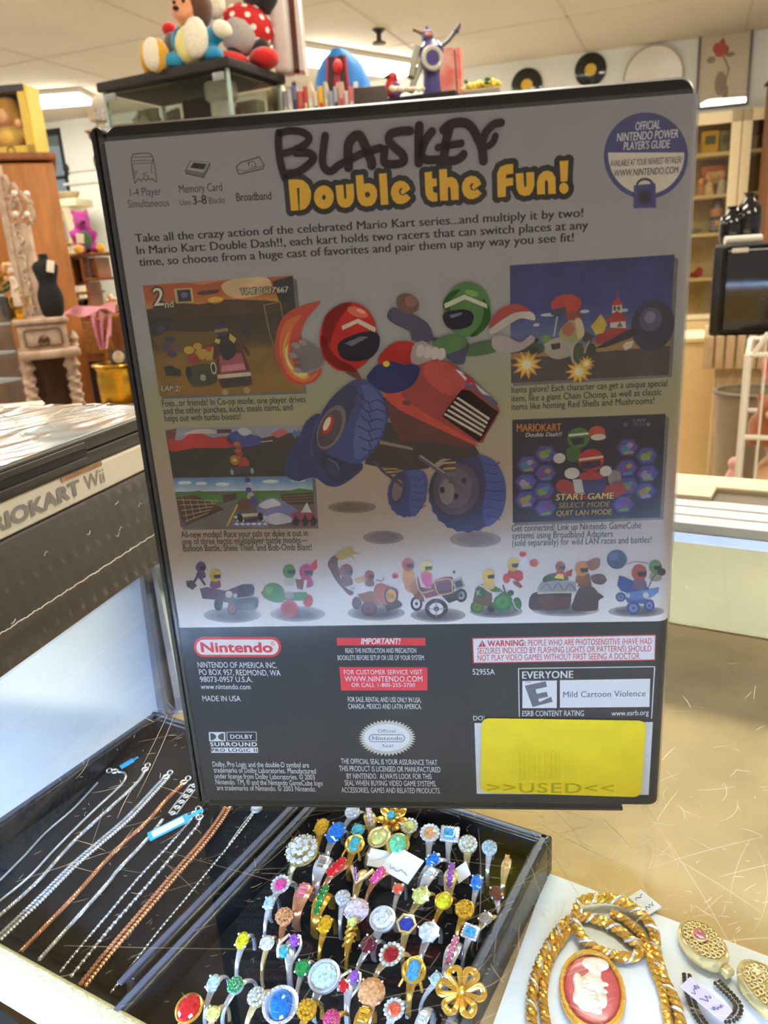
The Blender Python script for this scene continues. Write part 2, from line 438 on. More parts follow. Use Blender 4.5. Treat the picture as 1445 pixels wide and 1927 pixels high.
# trays: local x along the back edge, y towards the camera
RIM = -0.086
TB, TR = onz(292, 1337, RIM), onz(1040, 1572, RIM)
TA = (TR - TB).normalized(); TY = Vector((TA.y, -TA.x, 0))
if TY.y > 0: TY = -TY
TANG = math.atan2(TA.y, TA.x)
TW = (TR - TB).length
TL = (onz(120, 1838, RIM - 0.006) - TB).dot(TY)
sA = (onz(520, 1540, RIM) - TB).dot(TA) * 0.5 + (onz(240, 1885, RIM) - TB).dot(TA) * 0.5
M_velvet = mat('black_velvet', (9, 9, 12), 0.95, var=0.4, scale=300, sheen=0.08, spec=0.1)
M_navy = mat('navy_leatherette', (22, 22, 27), 0.32, var=0.25, scale=200, bump=0.2)
M_acry = mat('smoked_rim', (86, 90, 106), 0.22, var=0.1, coat=0.5)
def tray(name, label, s0, s1, length, rimw=0.006, front=True):
    t = thing(name, label, 'jewellery tray', TB + TA * s0 + Vector((0, 0, SHELF + 0.0003 - RIM)), TANG)
    w = s1 - s0; h = RIM - SHELF - 0.0003
    MB().box((w / 2, -length / 2, 0.002), (w - 0.002, length - 0.002, 0.004)).build('base', M_navy, t, smooth=False)
    MB().box((w / 2, -length / 2, 0.005), (w - 2 * rimw, length - 2 * rimw, 0.006), bev=0.001).build('velvet_pad', M_velvet, t)
    for c, sz in (((w / 2, -rimw / 2, h / 2), (w, rimw, h)), ((w / 2, -length + rimw / 2, h / 2), (w, rimw, h)), ((rimw / 2, -length / 2, h / 2), (rimw, length - 2 * rimw, h)), ((w - rimw / 2, -length / 2, h / 2), (rimw, length - 2 * rimw, h))):
        if c[1] < -length + rimw and not front: continue
        MB().box(c, sz, bev=0.0012).build('rim', M_navy, t)
    for c, sz in (((w / 2, -rimw / 2, h + .0004), (w - .002, .0016, .0008)), ((rimw / 2, -length / 2, h + .0004), (.0022, length - .004, .0008)), ((w - rimw / 2, -length / 2, h + .0004), (.0022, length - .004, .0008))):
        MB().box(c, sz).build('rim_edge', M_acry, t, smooth=False)
    return t
tray('necklace_tray', 'black velvet tray of necklaces left of the ring tray', 0.0, sA, TL - 0.002, front=False)
tray('ring_tray', 'black velvet tray full of rings under the game case', sA + 0.0015, TW, TL + 0.05)
PAD = SHELF + 0.0003 + 0.008
# cream velvet bar along the near end, black pad in front of it
BT = RIM + 0.001
e0, e1 = onz(-60, 1734, BT), onz(300, 1930, BT)
dd = (e1 - e0); DN = Vector((dd.y, -dd.x, 0)).normalized()
t = MB(); t.box((0, 0, 0), (dd.length + 0.02, 0.0105, 0.017), bev=0.0025)
o = t.build('velvet_bar', mat('cream_velvet', (206, 196, 150), 0.95, var=0.12, scale=500, bump=0.4, sheen=0.5)); o.location = (e0 + e1) / 2 + DN * 0.0056 + Vector((0, 0, -0.0086)); o.rotation_euler = (0, 0, math.atan2(dd.y, dd.x))
tag(o, 'cream velvet bar along the near end of the necklace tray', 'display bar')
t = MB(); t.box((0, 0, 0), (0.24, 0.08, 0.006), bev=0.002)
o = t.build('velvet_pad', M_velvet); o.location = (e0 + e1) / 2 + DN * 0.053 + Vector((0, 0, SHELF + 0.0035 - BT)); o.rotation_euler = (0, 0, math.atan2(dd.y, dd.x))
tag(o, 'black velvet pad in front of the cream velvet bar', 'display pad')
# ------------------------------------------------------------------ jewellery
SILVER = mat('silver', (236, 236, 242), 0.2, 0.62, var=0.08, scale=300)
GOLD = mat('gold', (236, 178, 70), 0.2, 0.7, var=0.1, scale=300)
PALEG = mat('pale_gold', (240, 212, 150), 0.2, 0.65, var=0.1, scale=300)
ROSE = mat('rose_gold', (238, 164, 124), 0.2, 0.65, var=0.1, scale=300)
GUN = mat('gunmetal', (96, 92, 88), 0.25, 1.0, var=0.2, scale=300)
METAL = {'S': SILVER, 'G': GOLD, 'P': PALEG, 'R': ROSE}
GEMC = dict(clear=(228, 234, 242), ice=(180, 208, 240), blue=(30, 118, 214), sky=(70, 160, 220), deep=(36, 60, 170), red=(206, 26, 40), garnet=(150, 16, 34),
            wine=(92, 24, 40), pink=(236, 70, 150), rose=(240, 120, 150), pale=(244, 206, 222), purple=(150, 80, 190), mint=(116, 208, 160), green=(20, 140, 70), yellow=(236, 212, 40),
            lemon=(222, 222, 130), amber=(220, 160, 30), peach=(232, 160, 110), opal=(196, 226, 226), milk=(226, 232, 222), turq=(70, 180, 200), orange=(226, 90, 60), smoke=(150, 130, 120))
def gm(c): return gem_mat('gem_' + c, GEMC[c])
def facet(mb, c, r, h, n=8, ex=1.0, rot=0.0):
    M = Matrix.Translation(Vector(c)) @ Matrix.Rotation(rot, 4, 'Z') @ Matrix.Diagonal((ex, 1, 1, 1))
    rings = []
    for rr, zz, off in ((0.25, -0.6, 0), (1.0, 0.0, 0), (1.0, 0.10, .5), (0.62, 0.42, 0)):
        rings.append([mb.bm.verts.new(M @ Vector((r * rr * math.cos(2 * PI * (k + off) / n), r * rr * math.sin(2 * PI * (k + off) / n), h * zz))) for k in range(n)])
    for a, b_ in zip(rings, rings[1:]):
        for k in range(n):
            mb.bm.faces.new((a[k], a[(k + 1) % n], b_[k])); mb.bm.faces.new((a[(k + 1) % n], b_[(k + 1) % n], b_[k]))
    mb.bm.faces.new(rings[-1]); mb.bm.faces.new(rings[0][::-1])
def ring(zx, zy, kind, gem, metal, size, label, yaw=None, full=False, gem2=None, lean=None):
    px, py = (zx, zy) if full else (450 + zx / 2.408, 1480 + zy / 2.408)
    p = onz(px, py, PAD + 0.0118)
    mp = mpp(p); s = size * mp / 2 * 1.2
    rz = TANG + (rnd.gauss(0.05, 0.3) if yaw is None else yaw)
    t = thing('ring', label, 'ring', (p.x, p.y, PAD), rz, 'rings in the black velvet ring tray')
    mm = METAL[metal]; R = 0.0084; zc = 0.0030; top = zc + R
    tw = max(0.0009, min(0.0022, s * 0.32)) if kind not in ('band', 'bar') else max(0.0012, s * 0.6)
    le = (0.30 if lean is None else lean)
    hd = Matrix.Translation((0, 0, top)) @ Matrix.Rotation(le, 4, 'X')
    # band: an ellipse section swept round, wider at the shoulders
    b = MB(); n, m_ = 30, 8; g = []
    for i in range(n):
        a = 2 * PI * i / n; up = max(0, math.sin(a))
        w = tw * (0.75 + 0.6 * up ** 4); th = 0.0007
        g.append([b.bm.verts.new((w * math.cos(2 * PI * j / m_), (R + th * math.sin(2 * PI * j / m_)) * math.cos(a), zc + (R + th * math.sin(2 * PI * j / m_)) * math.sin(a))) for j in range(m_)])
    for i in range(n):
        for j in range(m_): b.bm.faces.new((g[i][j], g[i][(j + 1) % m_], g[(i + 1) % n][(j + 1) % m_], g[(i + 1) % n][j]))
    b.build('band', mm, t)
    st, ge, g2 = MB(), MB(), MB()
    hz = 0.0016
    def prongs(r, k=4, h=0.0022, rr=0.0004, c=(0, 0), off=PI / 4):
        for i in range(k):
            a = 2 * PI * i / k + off
            st.cyl((c[0] + r * .5 * math.cos(a), c[1] + r * .5 * math.sin(a), -0.001), (c[0] + r * math.cos(a), c[1] + r * math.sin(a), h), rr, rr * .8, 6)
            st.ico((c[0] + r * math.cos(a), c[1] + r * math.sin(a), h), rr * 1.3)
    if kind == 'sol':
        facet(ge, (0, 0, hz), s, s * 0.9); prongs(s * .98, 4, hz + s * .2); st.lathe([(s * .35, -.001), (s * .5, 0), (s * .75, hz)], n=12)
    elif kind == 'oval':
        facet(ge, (0, 0, hz), s, s * .8, 12, 0.72); prongs(s * .85, 4, hz + s * .15); st.lathe([(s * .4, -.001), (s * .5, 0), (s * .72, hz)], n=14)
    elif kind == 'cab':
        ge.ball((0, 0, hz), (s * .8, s, s * .55), n=20); st.torus((0, 0, hz), s * .93, s * .12, n=24); st.lathe([(s * .4, -.001), (s * .8, hz - .0004), (s * .9, hz)], n=20)
    elif kind == 'bezel':
        ge.ball((0, 0, hz + s * .05), (s * .62, s * .78, s * .35), n=20); st.lathe([(s * .5, -.0008), (s * .96, hz), (s, hz + s * .15), (s * .84, hz + s * .2), (s * .7, hz)], n=26)
        for i in range(22):
            a = 2 * PI * i / 22; st.ico((s * .92 * math.cos(a), s * .92 * math.sin(a), hz + s * .17), s * .07)
    elif kind == 'disc':
        st.lathe([(s * .45, -.0012), (s * .85, hz * .4), (s, hz), (s, hz + s * .22), (s * .86, hz + s * .26), (s * .82, hz + s * .1)], n=30)
        facet(ge, (0, 0, hz + s * .1), s * .8, s * .4, 12)
    elif kind == 'halo':
        facet(ge, (0, 0, hz), s * .62, s * .6, 10); st.lathe([(s * .4, -.001), (s * .95, hz - .0003), (s * .95, hz)], n=20)
        for i in range(14):
            a = 2 * PI * i / 14; facet(g2, (s * .85 * math.cos(a), s * .85 * math.sin(a), hz + .0002), s * .17, s * .16, 6)
    elif kind == 'cluster':
        k = 0
        st.lathe([(s * .4, -.001), (s * .9, hz - .0008), (s * .9, hz - .0002)], n=20)
        for rr, cnt, zz in ((0, 1, .55), (.38, 6, .42), (.74, 12, .2)):
            for i in range(cnt):
                a = 2 * PI * i / cnt + rr; facet(ge, (s * rr * math.cos(a), s * rr * math.sin(a), hz + s * zz), s * .2, s * .2, 6)
                st.ico((s * (rr + .19) * math.cos(a + .25), s * (rr + .19) * math.sin(a + .25), hz + s * zz), s * .06)
    elif kind == 'square':
        facet(ge, (0, 0, hz), s * .95, s * .6, 4, 1.0, PI / 4); prongs(s, 4, hz + s * .1, off=0); st.box((0, 0, hz - .0008), (s * 1.3, s * 1.3, .0014), bev=.0003)
    elif kind == 'emerald':
        ge.box((0, 0, hz), (s * 1.2, s * 1.0, s * .5), bev=s * .18)
        st.box((0, 0, hz - s * .2), (s * 1.9, s * 1.6, s * .35), bev=s * .12)
        for i in range(20):
            a = 2 * PI * i / 20; st.ico((max(-.85, min(.85, 1.2 * math.cos(a))) * s, max(-.72, min(.72, 1.1 * math.sin(a))) * s, hz), s * .1)
    elif kind == 'hex':
        facet(ge, (0, 0, hz), s * .72, s * .6, 6); st.lathe([(s * .4, -.001), (s, hz), (s, hz + s * .15), (s * .78, hz + s * .18), (s * .74, hz)], n=6)
    elif kind == 'marq':
        facet(ge, (0, 0, hz), s, s * .5, 8, 0.5); st.torus((0, 0, hz - .0002), s * .8, s * .16, n=24)
        for i in (-1, 1): st.tube(crs([(i * s * .9, -s * 1.1, -.001), (i * s * .5, -s * .2, hz), (i * s * .55, s * .6, hz), (0, s * 1.1, hz - .001)]), s * .12, 6)
    elif kind == 'bar':
        n_ = 5; L = s * 2.4
        for i in range(n_):
            y = -L / 2 + L * i / (n_ - 1); zz = hz - abs(y) * .25
            facet(ge, (0, y, zz), s * .42, s * .4, 8); prongs(s * .42, 4, zz + s * .12, .00025, (0, y))
        st.box((0, 0, hz - .0016), (s * .5, L, .001))
    elif kind == 'trio':
        for y, r_ in ((-s * .62, s * .48), (0.05 * s, s * .52), (s * .7, s * .44)):
            facet(ge, (0, y, hz), r_, r_ * .8, 8, 1.1); prongs(r_, 4, hz + r_ * .2, .0003, (0, y))
        st.box((0, 0, hz - .001), (s * .7, s * 1.8, .001), bev=.0003)
    elif kind == 'band':
        for i in range(5): ge.box((0, (i - 2) * s * .42, hz * .55 - abs(i - 2) ** 2 * .00022), (s * .8, s * .34, .0008), ((2 - i) * -.16, 0, 0), bev=.0002)
        st.box((0, 0, hz * .2), (s * 1.2, s * 1.6, .0008), bev=.0003)
    elif kind == 'flower':
        for i in range(7):
            a = 2 * PI * i / 7; st.ball((s * .58 * math.cos(a), s * .58 * math.sin(a), hz), (s * .42, s * .26, s * .12), (0, -.35, a), 10)
        for i in range(5):
            a = 2 * PI * i / 5 + .3; st.ball((s * .28 * math.cos(a), s * .28 * math.sin(a), hz + s * .2), (s * .3, s * .2, s * .1), (0, -.5, a), 10)
        facet(ge, (0, 0, hz + s * .35), s * .26, s * .3, 8)
    elif kind == 'bow':
        for i in range(6):
            a = 2 * PI * i / 6 + .2
            for q in (0, 1):
                w_ = s * (.30 - .1 * q)
                st.tube(crs([(s * .12 * math.cos(a), s * .12 * math.sin(a), hz), (s * .75 * math.cos(a) - w_ * math.sin(a), s * .75 * math.sin(a) + w_ * math.cos(a), hz + s * .22), (s * (1 - .15 * q) * math.cos(a), s * (1 - .15 * q) * math.sin(a), hz + s * .1), (s * .75 * math.cos(a) + w_ * math.sin(a), s * .75 * math.sin(a) - w_ * math.cos(a), hz + s * .22), (s * .12 * math.cos(a), s * .12 * math.sin(a), hz)], 5), s * .085, 6)
        ge.ball((0, 0, hz + s * .18), s * .2, n=12)
    elif kind == 'vee':
        st.tube([(-s, s * .7, hz * .3), (0, -s * .9, hz), (s, s * .7, hz * .3)], s * .2, 8)
        for i in range(5):
            ge.box((-s * (1 - i * .2) * .5, s * .35 - i * s * .24, hz + s * .12), (s * .2, s * .24, s * .2), (0, 0, .5), bev=s * .03)
    elif kind == 'bypass':
        for i in (-1, 1):
            facet(ge if i < 0 else g2, (i * s * .42, i * s * .4, hz), s * .55, s * .5, 10, .8)
            st.tube(crs([(i * s * .1, -i * s * 1.2, -.001), (i * s * .9, -i * s * .2, hz - .0006), (i * s * .85, i * s * .8, hz - .0006)]), s * .13, 6)
            prongs(s * .5, 4, hz + s * .1, .0003, (i * s * .42, i * s * .4))
    elif kind == 'wrap':
        for i in range(4): st.tube(crs([(-s * .5, -s * 1.3 + i * s * .62, -.0004), (0, -s + i * s * .62, hz), (s * .5, -s * .7 + i * s * .62, -.0004)]), s * .16, 6)
        facet(ge, (0, s * .9, hz), s * .5, s * .4, 8)
    for mb, nm, mx, sm in ((st, 'setting', mm, True), (ge, 'gemstone', gm(gem), False), (g2, 'gemstone', gm(gem2 or 'clear'), False)):
        if not mb.bm.verts: mb.bm.free(); continue
        bmesh.ops.transform(mb.bm, matrix=hd, verts=mb.bm.verts)
        mb.build(nm, mx, t, smooth=sm)
    return t
RINGS = [
 (518, 125, 'cluster', 'clear', 'S', 26, 'silver ring with a small clear cluster, back row left of the gold flower ring'),
 (592, 138, 'bar', 'pale', 'P', 24, 'pale gold ring with pale pink stones tucked beside the big gold flower ring'),
 (697, 150, 'flower', 'turq', 'G', 54, 'big gold flower ring with a turquoise centre in the back row'),
 (772, 185, 'halo', 'lemon', 'P', 28, 'pale gold ring with a small lemon stone right of the gold flower ring'),
 (376, 190, 'oval', 'amber', 'G', 30, 'gold ring with an amber stone behind the big blue oval ring'),
 (441, 215, 'oval', 'blue', 'S', 38, 'silver ring with a big bright blue oval stone, back left'),
 (541, 205, 'sol', 'turq', 'G', 22, 'gold ring with a small turquoise stone behind the gold leaf ring'),
 (525, 268, 'marq', 'turq', 'G', 34, 'gold leaf shaped ring with small turquoise stone'),
 (640, 240, 'bezel', 'lemon', 'P', 38, 'pale gold domed ring set with tiny stones beside the mint green ring'),
 (720, 268, 'cab', 'mint', 'G', 36, 'ring with a large mint green cabochon above the white paper tags'),
 (865, 217, 'halo', 'peach', 'S', 32, 'silver halo ring with a peach centre left of the square aqua ring'),
 (955, 218, 'emerald', 'sky', 'S', 32, 'silver ring with a framed rectangular aqua stone, back right'),
 (1037, 270, 'cluster', 'milk', 'P', 32, 'gold ring with a milky white cluster right of the rectangular aqua ring'),
 (1135, 285, 'cluster', 'ice', 'S', 26, 'silver ring with a pale ice blue cluster in the back right corner'),
 (1210, 350, 'bar', 'peach', 'P', 18, 'narrow gold ring with a row of small stones nearest the right rim'),
 (292, 300, 'cluster', 'clear', 'P', 56, 'large domed ring covered in small clear stones at the left of the back rows'),
 (376, 345, 'band', 'smoke', 'S', 30, 'dull silver ring with no bright stone beside the large clear dome ring'),
 (446, 372, 'trio', 'red', 'R', 34, 'rose gold ring set with three red stones'),
 (884, 338, 'oval', 'blue', 'S', 26, 'silver ring with a blue stone in front of the silver halo ring'),
 (865, 395, 'band', 'clear', 'S', 24, 'silver banded ring with clear stones below the small blue ring'),
 (958, 400, 'bar', 'purple', 'P', 26, 'gold ring with a row of violet and pink stones beside the white diamond tag'),
 (1078, 440, 'oval', 'blue', 'S', 26, 'silver ring with a vivid blue oval stone near the right rim'),
 (1166, 490, 'sol', 'wine', 'S', 24, 'silver ring with a small dark red stone near the right rim'),
 (192, 450, 'halo', 'pink', 'S', 32, 'silver ring with a magenta pink stone near the left rim'),
 (288, 478, 'band', 'rose', 'R', 32, 'rose gold band inlaid with pink opal'),
 (372, 512, 'bar', 'green', 'G', 30, 'gold ring with green and amber stones left of the clear silver ring'),
 (472, 512, 'cluster', 'clear', 'S', 26, 'silver ring with a clear cluster left of the big pale pink ring'),
 (548, 405, 'vee', 'purple', 'P', 36, 'pale gold chevron ring with purple inlay'),
 (632, 408, 'trio', 'pink', 'R', 28, 'rose gold ring with hot pink stones behind the tags'),
 (722, 470, 'sol', 'orange', 'S', 18, 'thin silver ring with a tiny orange red stone in front of the white tags'),
 (828, 500, 'square', 'lemon', 'P', 32, 'pale gold ring with a square pale yellow stone'),
 (930, 525, 'cab', 'yellow', 'G', 28, 'gold ring with a bright yellow oval stone'),
 (1026, 565, 'cluster', 'amber', 'G', 32, 'gold ring crowded with small coloured stones near the right rim'),
 (1122, 605, 'sol', 'smoke', 'P', 22, 'small two tone ring with a smoky stone nearest the right rim'),
 (140, 535, 'oval', 'ice', 'S', 24, 'silver ring with a pale blue stone near the left rim'),
 (208, 598, 'cluster', 'peach', 'R', 30, 'rose gold ring with a peach cluster near the left rim'),
 (392, 632, 'oval', 'amber', 'G', 30, 'gold ring with an amber oval in the middle of the tray'),
 (536, 568, 'sol', 'pale', 'R', 40, 'rose gold ring with a big round pale pink stone'),
 (505, 660, 'wrap', 'lemon', 'G', 32, 'wide yellow gold wrapped ring below the pale pink ring'),
 (655, 612, 'disc', 'clear', 'S', 42, 'silver ring with a big round clear disc in the middle of the tray'),
 (761, 630, 'hex', 'deep', 'P', 34, 'ring with a dark blue stone in a six sided pale frame'),
 (863, 665, 'square', 'clear', 'S', 36, 'chunky silver ring with a square clear stone'),
 (1050, 662, 'emerald', 'sky', 'S', 28, 'silver ring with a sky blue rectangle lying over, near the right rim'),
 (966, 742, 'bar', 'rose', 'S', 28, 'ring set with a long row of pink stones'),
 (18, 705, 'oval', 'yellow', 'S', 28, 'silver ring with a yellow stone nearest the left rim'),
 (130, 715, 'sol', 'clear', 'P', 24, 'pale gold ring with a clear stone right of the yellow stone ring'),
 (228, 728, 'bypass', 'turq', 'S', 38, 'silver bypass ring with a turquoise and a violet stone'),
 (592, 722, 'sol', 'wine', 'S', 28, 'silver ring with a dark wine red stone below the big clear disc ring'),
 (694, 768, 'halo', 'garnet', 'P', 40, 'pale gold ring with a round garnet inside a clear halo'),
 (793, 840, 'marq', 'sky', 'G', 42, 'gold ring with a long blue marquise stone'),
 (292, 828, 'sol', 'green', 'S', 26, 'ring with an emerald green stone left of the large opal ring'),
 (392, 872, 'disc', 'opal', 'S', 52, 'silver ring with a very large pale opal'),
 (500, 888, 'bypass', 'red', 'S', 36, 'silver ring with red and violet stones right of the large opal ring'),
 (602, 938, 'sol', 'peach', 'R', 44, 'rose gold ring with a big round peach stone'),
 (900, 880, 'sol', 'ice', 'S', 22, 'silver ring with an icy blue stone left of the gold bow ring'),
 (1010, 940, 'bow', 'amber', 'G', 76, 'very large gold bow shaped ring in the near right corner'),
 (85, 962, 'cluster', 'clear', 'P', 32, 'pale gold ring with a clear cluster left of the blue green opal ring'),
 (192, 1000, 'bezel', 'blue', 'S', 58, 'big silver oval ring with a blue green opal and beaded edge'),
 (312, 1020, 'cluster', 'amber', 'G', 34, 'gold nugget ring right of the blue green opal ring'),
 (706, 1015, 'halo', 'orange', 'S', 34, 'silver ring with an orange red stone at the near edge'),
 (830, 1050, 'band', 'clear', 'S', 24, 'plain silver ring with a clear strip at the near edge'),
 (425, 1062, 'cluster', 'pink', 'G', 30, 'gold ring with small pink stones at the near edge'),
 (560, 1040, 'band', 'amber', 'G', 30, 'wide plain gold ring at the near edge'),
]
for r in RINGS: ring(*r, gem2={'bypass': 'purple'}.get(r[2]))
for r in ((403, 1853, 'oval', 'ice', 'S', 28, 'silver ring with a pale blue oval near the left rim of the near rows'),
          (446, 1857, 'cluster', 'green', 'S', 28, 'silver ring with green and blue stones near the left rim of the near rows'),
          (358, 1900, 'cab', 'red', 'G', 44, 'gold ring with a large bright red cabochon in the near left corner'),
          (403, 1910, 'sol', 'lemon', 'P', 24, 'pale gold ring with a pale green stone right of the red cabochon ring')):
    ring(*r, full=True)
M_tag = mat('tag_paper', (232, 232, 236), 0.8, var=0.03)
M_ink = mat('tag_ink', (70, 70, 110), 0.8)
def paper(name, label, px, py, w, l, ang, z, m=M_tag, extra=None, cat='price tag', tilt=(0, 0), shape=None):
    p = onz(px, py, z); mp = mpp(p)
    t = thing(name, label, cat, p, ang); t.rotation_euler = (tilt[0], tilt[1], ang)
    W_, L_ = w * mp, l * mp
    if shape == 'diamond': MB().prism([(0, -L_ / 2, 0), (W_ / 2, 0, 0), (0, L_ / 2, 0), (-W_ / 2, 0, 0)], (0, 0, 1), 0.0003).build('tag_card', m, t, smooth=False)
    else: MB().box((0, 0, 0.00015), (W_, L_, 0.0003)).build('tag_card', m, t, smooth=False)
    if extra: extra(t, W_, L_)
    return t
def scribble(n=3, m=M_ink):
    def f(t, w, l):
        b = MB()
        for k in range(n):
            y = -l * .25 + l * .5 * k / max(1, n - 1)
            b.tube(crs([(-w * .32 + w * .64 * i / 8, y + (rnd.random() - .5) * l * .16, 0.0004) for i in range(9)], 3), 0.00012, 4)
        b.build('handwriting', m, t)
    return f
paper('price_tag', 'white paper tag lying left of the other among the rings', 722, 1618, 58, 36, TANG + .3, PAD + .010, tilt=(.25, .1))
paper('price_tag', 'white paper tag with small marks, right of the other among the rings', 757, 1628, 62, 56, TANG - .1, PAD + .011, extra=scribble(1), tilt=(.2, .1))
paper('price_tag', 'white diamond shaped tag among the rings on the right', 870, 1642, 34, 46, TANG + .1, PAD + .010, shape='diamond', tilt=(.3, 0))

# necklaces in the left tray
def resample(P, step):
    P = [Vector(p) for p in P]; out = [P[0]]; need = step
    for a, b_ in zip(P, P[1:]):
        L = (b_ - a).length; d = need
        while d <= L:
            out.append(a + (b_ - a) * (d / L)); d += step
        need = d - L
    return out
def z7(pts): return [(zx / 2.89, 1300 + zy / 2.89) for zx, zy in pts]
def chain_mesh(mb, path, w, style):
    if style == 'snake': mb.tube(path, w / 2, 8)
    elif style == 'rope':
        st = resample(path, w * .14); n = len(st)
        for k in range(3):
            H = []
            for i, p in enumerate(st):
                t_ = (st[min(i + 1, n - 1)] - st[max(i - 1, 0)]).normalized(); u = t_.cross(Vector((0, 0, 1))).normalized(); v = u.cross(t_)
                a = i * .42 + k * 2 * PI / 3; H.append(p + (u * math.cos(a) + v * math.sin(a)) * w * .27)
            mb.tube(H, w * .26, 6)
    elif style == 'curb':
        st = resample(path, w * .36); n = len(st)
        for i, p in enumerate(st):
            t_ = (st[min(i + 1, n - 1)] - st[max(i - 1, 0)]).normalized(); u = t_.cross(Vector((0, 0, 1))).normalized(); a = math.atan2(t_.y, t_.x)
            for sg in (-1, 1): mb.ico(p + u * (sg * w * .27), (w * .21, w * .27, w * .2), 1, (0, 0, a + sg * .5))
    elif style == 'bead':
        st = resample(path, w * .8); n = len(st)
        for i, p in enumerate(st):
            t_ = (st[min(i + 1, n - 1)] - st[max(i - 1, 0)]).normalized(); a = math.atan2(t_.y, t_.x)
            mb.ico(p, (w * .48, w * .46 if i % 2 else w * .34, w * .4), 1, (0, 0, a))
    elif style == 'box':
        st = resample(path, w * .95); n = len(st)
        for i, p in enumerate(st):
            t_ = (st[min(i + 1, n - 1)] - st[max(i - 1, 0)]).normalized(); a = math.atan2(t_.y, t_.x)
            mb.box(p, (w * .8, w * .8, w * .6), (0, 0, a + (.0 if i % 2 else .78)))
def necklace(pts, w, style, m, label, clasp=True, extra=None, m2=None, pts2=None, w2=0.0007):
    P = [onz(px, py, PAD + w * .5 + .0002) for px, py in z7(pts)]
    path = crs(P, 10); c = path[0].copy(); c.z = PAD
    t = thing('necklace', label, 'necklace', c, 0, 'necklaces laid out on black velvet')
    b = MB(); chain_mesh(b, [p - c for p in path], w, style); b.build('chain', m, t)
    if pts2:
        P2 = [onz(px, py, PAD + w * .5 + .0002) for px, py in z7(pts2)]
        b = MB(); chain_mesh(b, [p - c for p in crs(P2, 10)], w2, 'bead'); b.build('chain', m2 or m, t)
    if clasp:
        b = MB(); b.torus((0, 0, w * .5 + .0006), .0016, .0004, n=16); dd_ = (path[0] - path[1]).normalized()
        b.torus(dd_ * .0034 + Vector((0, 0, w * .5 + .0006)), .0013, .00035, n=14, rot=(.4, 0, 0)); b.build('clasp', m2 or m, t)
    if extra: extra(t, c)
    return t
M_btag = mat('blue_tag', (44, 168, 226), 0.6, var=0.05)
def bluetag(px, py, w, l, ang, label=True):
    def f(t, c):
        p = onz(px, py, PAD + .004) - c; mp = mpp(p + c); W_, L_ = w * mp, l * mp
        b = MB(); b.box((0, 0, 0), (W_, L_, .0004), bev=.0001); b.box((0, L_ * .62, 0), (W_ * .35, L_ * .5, .0003)); o = b.build('price_tag', M_btag, t, smooth=False); o.location = p; o.rotation_euler = (.15, 0, ang)
        o['label'] = 'blue price tag'
        if label: MB().box((0, -L_ * .02, .0003), (W_ * .66, L_ * .78, .0002)).build('tag_label', M_tag, o, smooth=False)
    return f
necklace([(530, 500), (400, 640), (250, 770), (130, 900), (-20, 1050)], .0010, 'snake', SILVER, 'thin silver chain nearest the left rim of the necklace tray', clasp=False)
necklace([(625, 440), (680, 450), (660, 510), (480, 680), (300, 860), (160, 1010), (-10, 1150)], .0011, 'snake', SILVER, 'thin silver chain with a small blue tag at its end', extra=bluetag(239, 1437, 12, 26, -.9, False))
necklace([(790, 430), (735, 510), (560, 670), (400, 820), (200, 1040), (-10, 1230)], .0016, 'rope', SILVER, 'silver chain with a ring clasp, left of the broad silver curb chain')
necklace([(905, 470), (850, 530), (700, 690), (550, 820), (400, 950), (200, 1150), (-10, 1350)], .0042, 'curb', SILVER, 'broad silver curb chain in the left tray')
necklace([(1000, 500), (920, 575), (800, 710), (690, 810), (560, 940), (400, 1120), (115, 1415)], .0019, 'rope', ROSE, 'dusty rose rope chain right of the broad silver curb chain', m2=SILVER)
def filigree(t, c):
    b = MB(); A, B_ = onz(365, 1478, PAD + .001) - c, onz(325, 1530, PAD + .001) - c
    d_ = B_ - A; u = d_.normalized().cross(Vector((0, 0, 1)))
    for sg in (-1, 1): b.tube([A + u * sg * .0022, B_ + u * sg * .0022], .0004, 6)
    for i in range(6):
        q = A + d_ * (i / 5); b.tube([q - u * .0022, q + u * .0022], .0004, 6); b.torus(q, .0012, .0003, n=12)
    b.build('filigree_bar', SILVER, t)
necklace([(885, 700), (800, 805), (640, 975), (590, 1040), (430, 1220), (210, 1465)], .0017, 'rope', SILVER, 'silver chain with a filigree bar disappearing under the game case', clasp=False, extra=filigree)
necklace([(1060, 670), (1025, 715), (900, 860), (760, 1010), (600, 1200), (440, 1390), (330, 1525)], .0016, 'bead', SILVER, 'silver bead chain holding the large blue price tag', extra=bluetag(318, 1556, 25, 78, -1.10))
necklace([(1085, 690), (1075, 730), (960, 870), (800, 1060), (600, 1290), (385, 1555)], .0020, 'bead', SILVER, 'silver beaded chain left of the copper coloured curb chain')
necklace([(1240, 630), (1190, 710), (1100, 830), (960, 990), (800, 1180), (620, 1390), (455, 1595)], .0044, 'curb', ROSE, 'broad rose gold curb chain in the left tray')
def pendant(t, c):
    b = MB(); b.lathe([(.0, 0), (.0026, 0), (.003, .0008), (.0027, .0016), (0, .0018)], n=24); b.build('pendant', SILVER, t)
    g = MB(); facet(g, (0, 0, .0021), .0022, .0012, 10); g.build('gemstone', gm('clear'), t, smooth=False)
necklace([(1395, 640), (1340, 720), (1230, 860), (1140, 970), (1010, 1130), (860, 1310), (600, 1645)], .0013, 'bead', SILVER, 'fine silver chain ending in a round clear stone pendant, nearest the ring tray', clasp=False, extra=pendant, pts2=[(1380, 650), (1310, 740), (1240, 840)], w2=.0008)

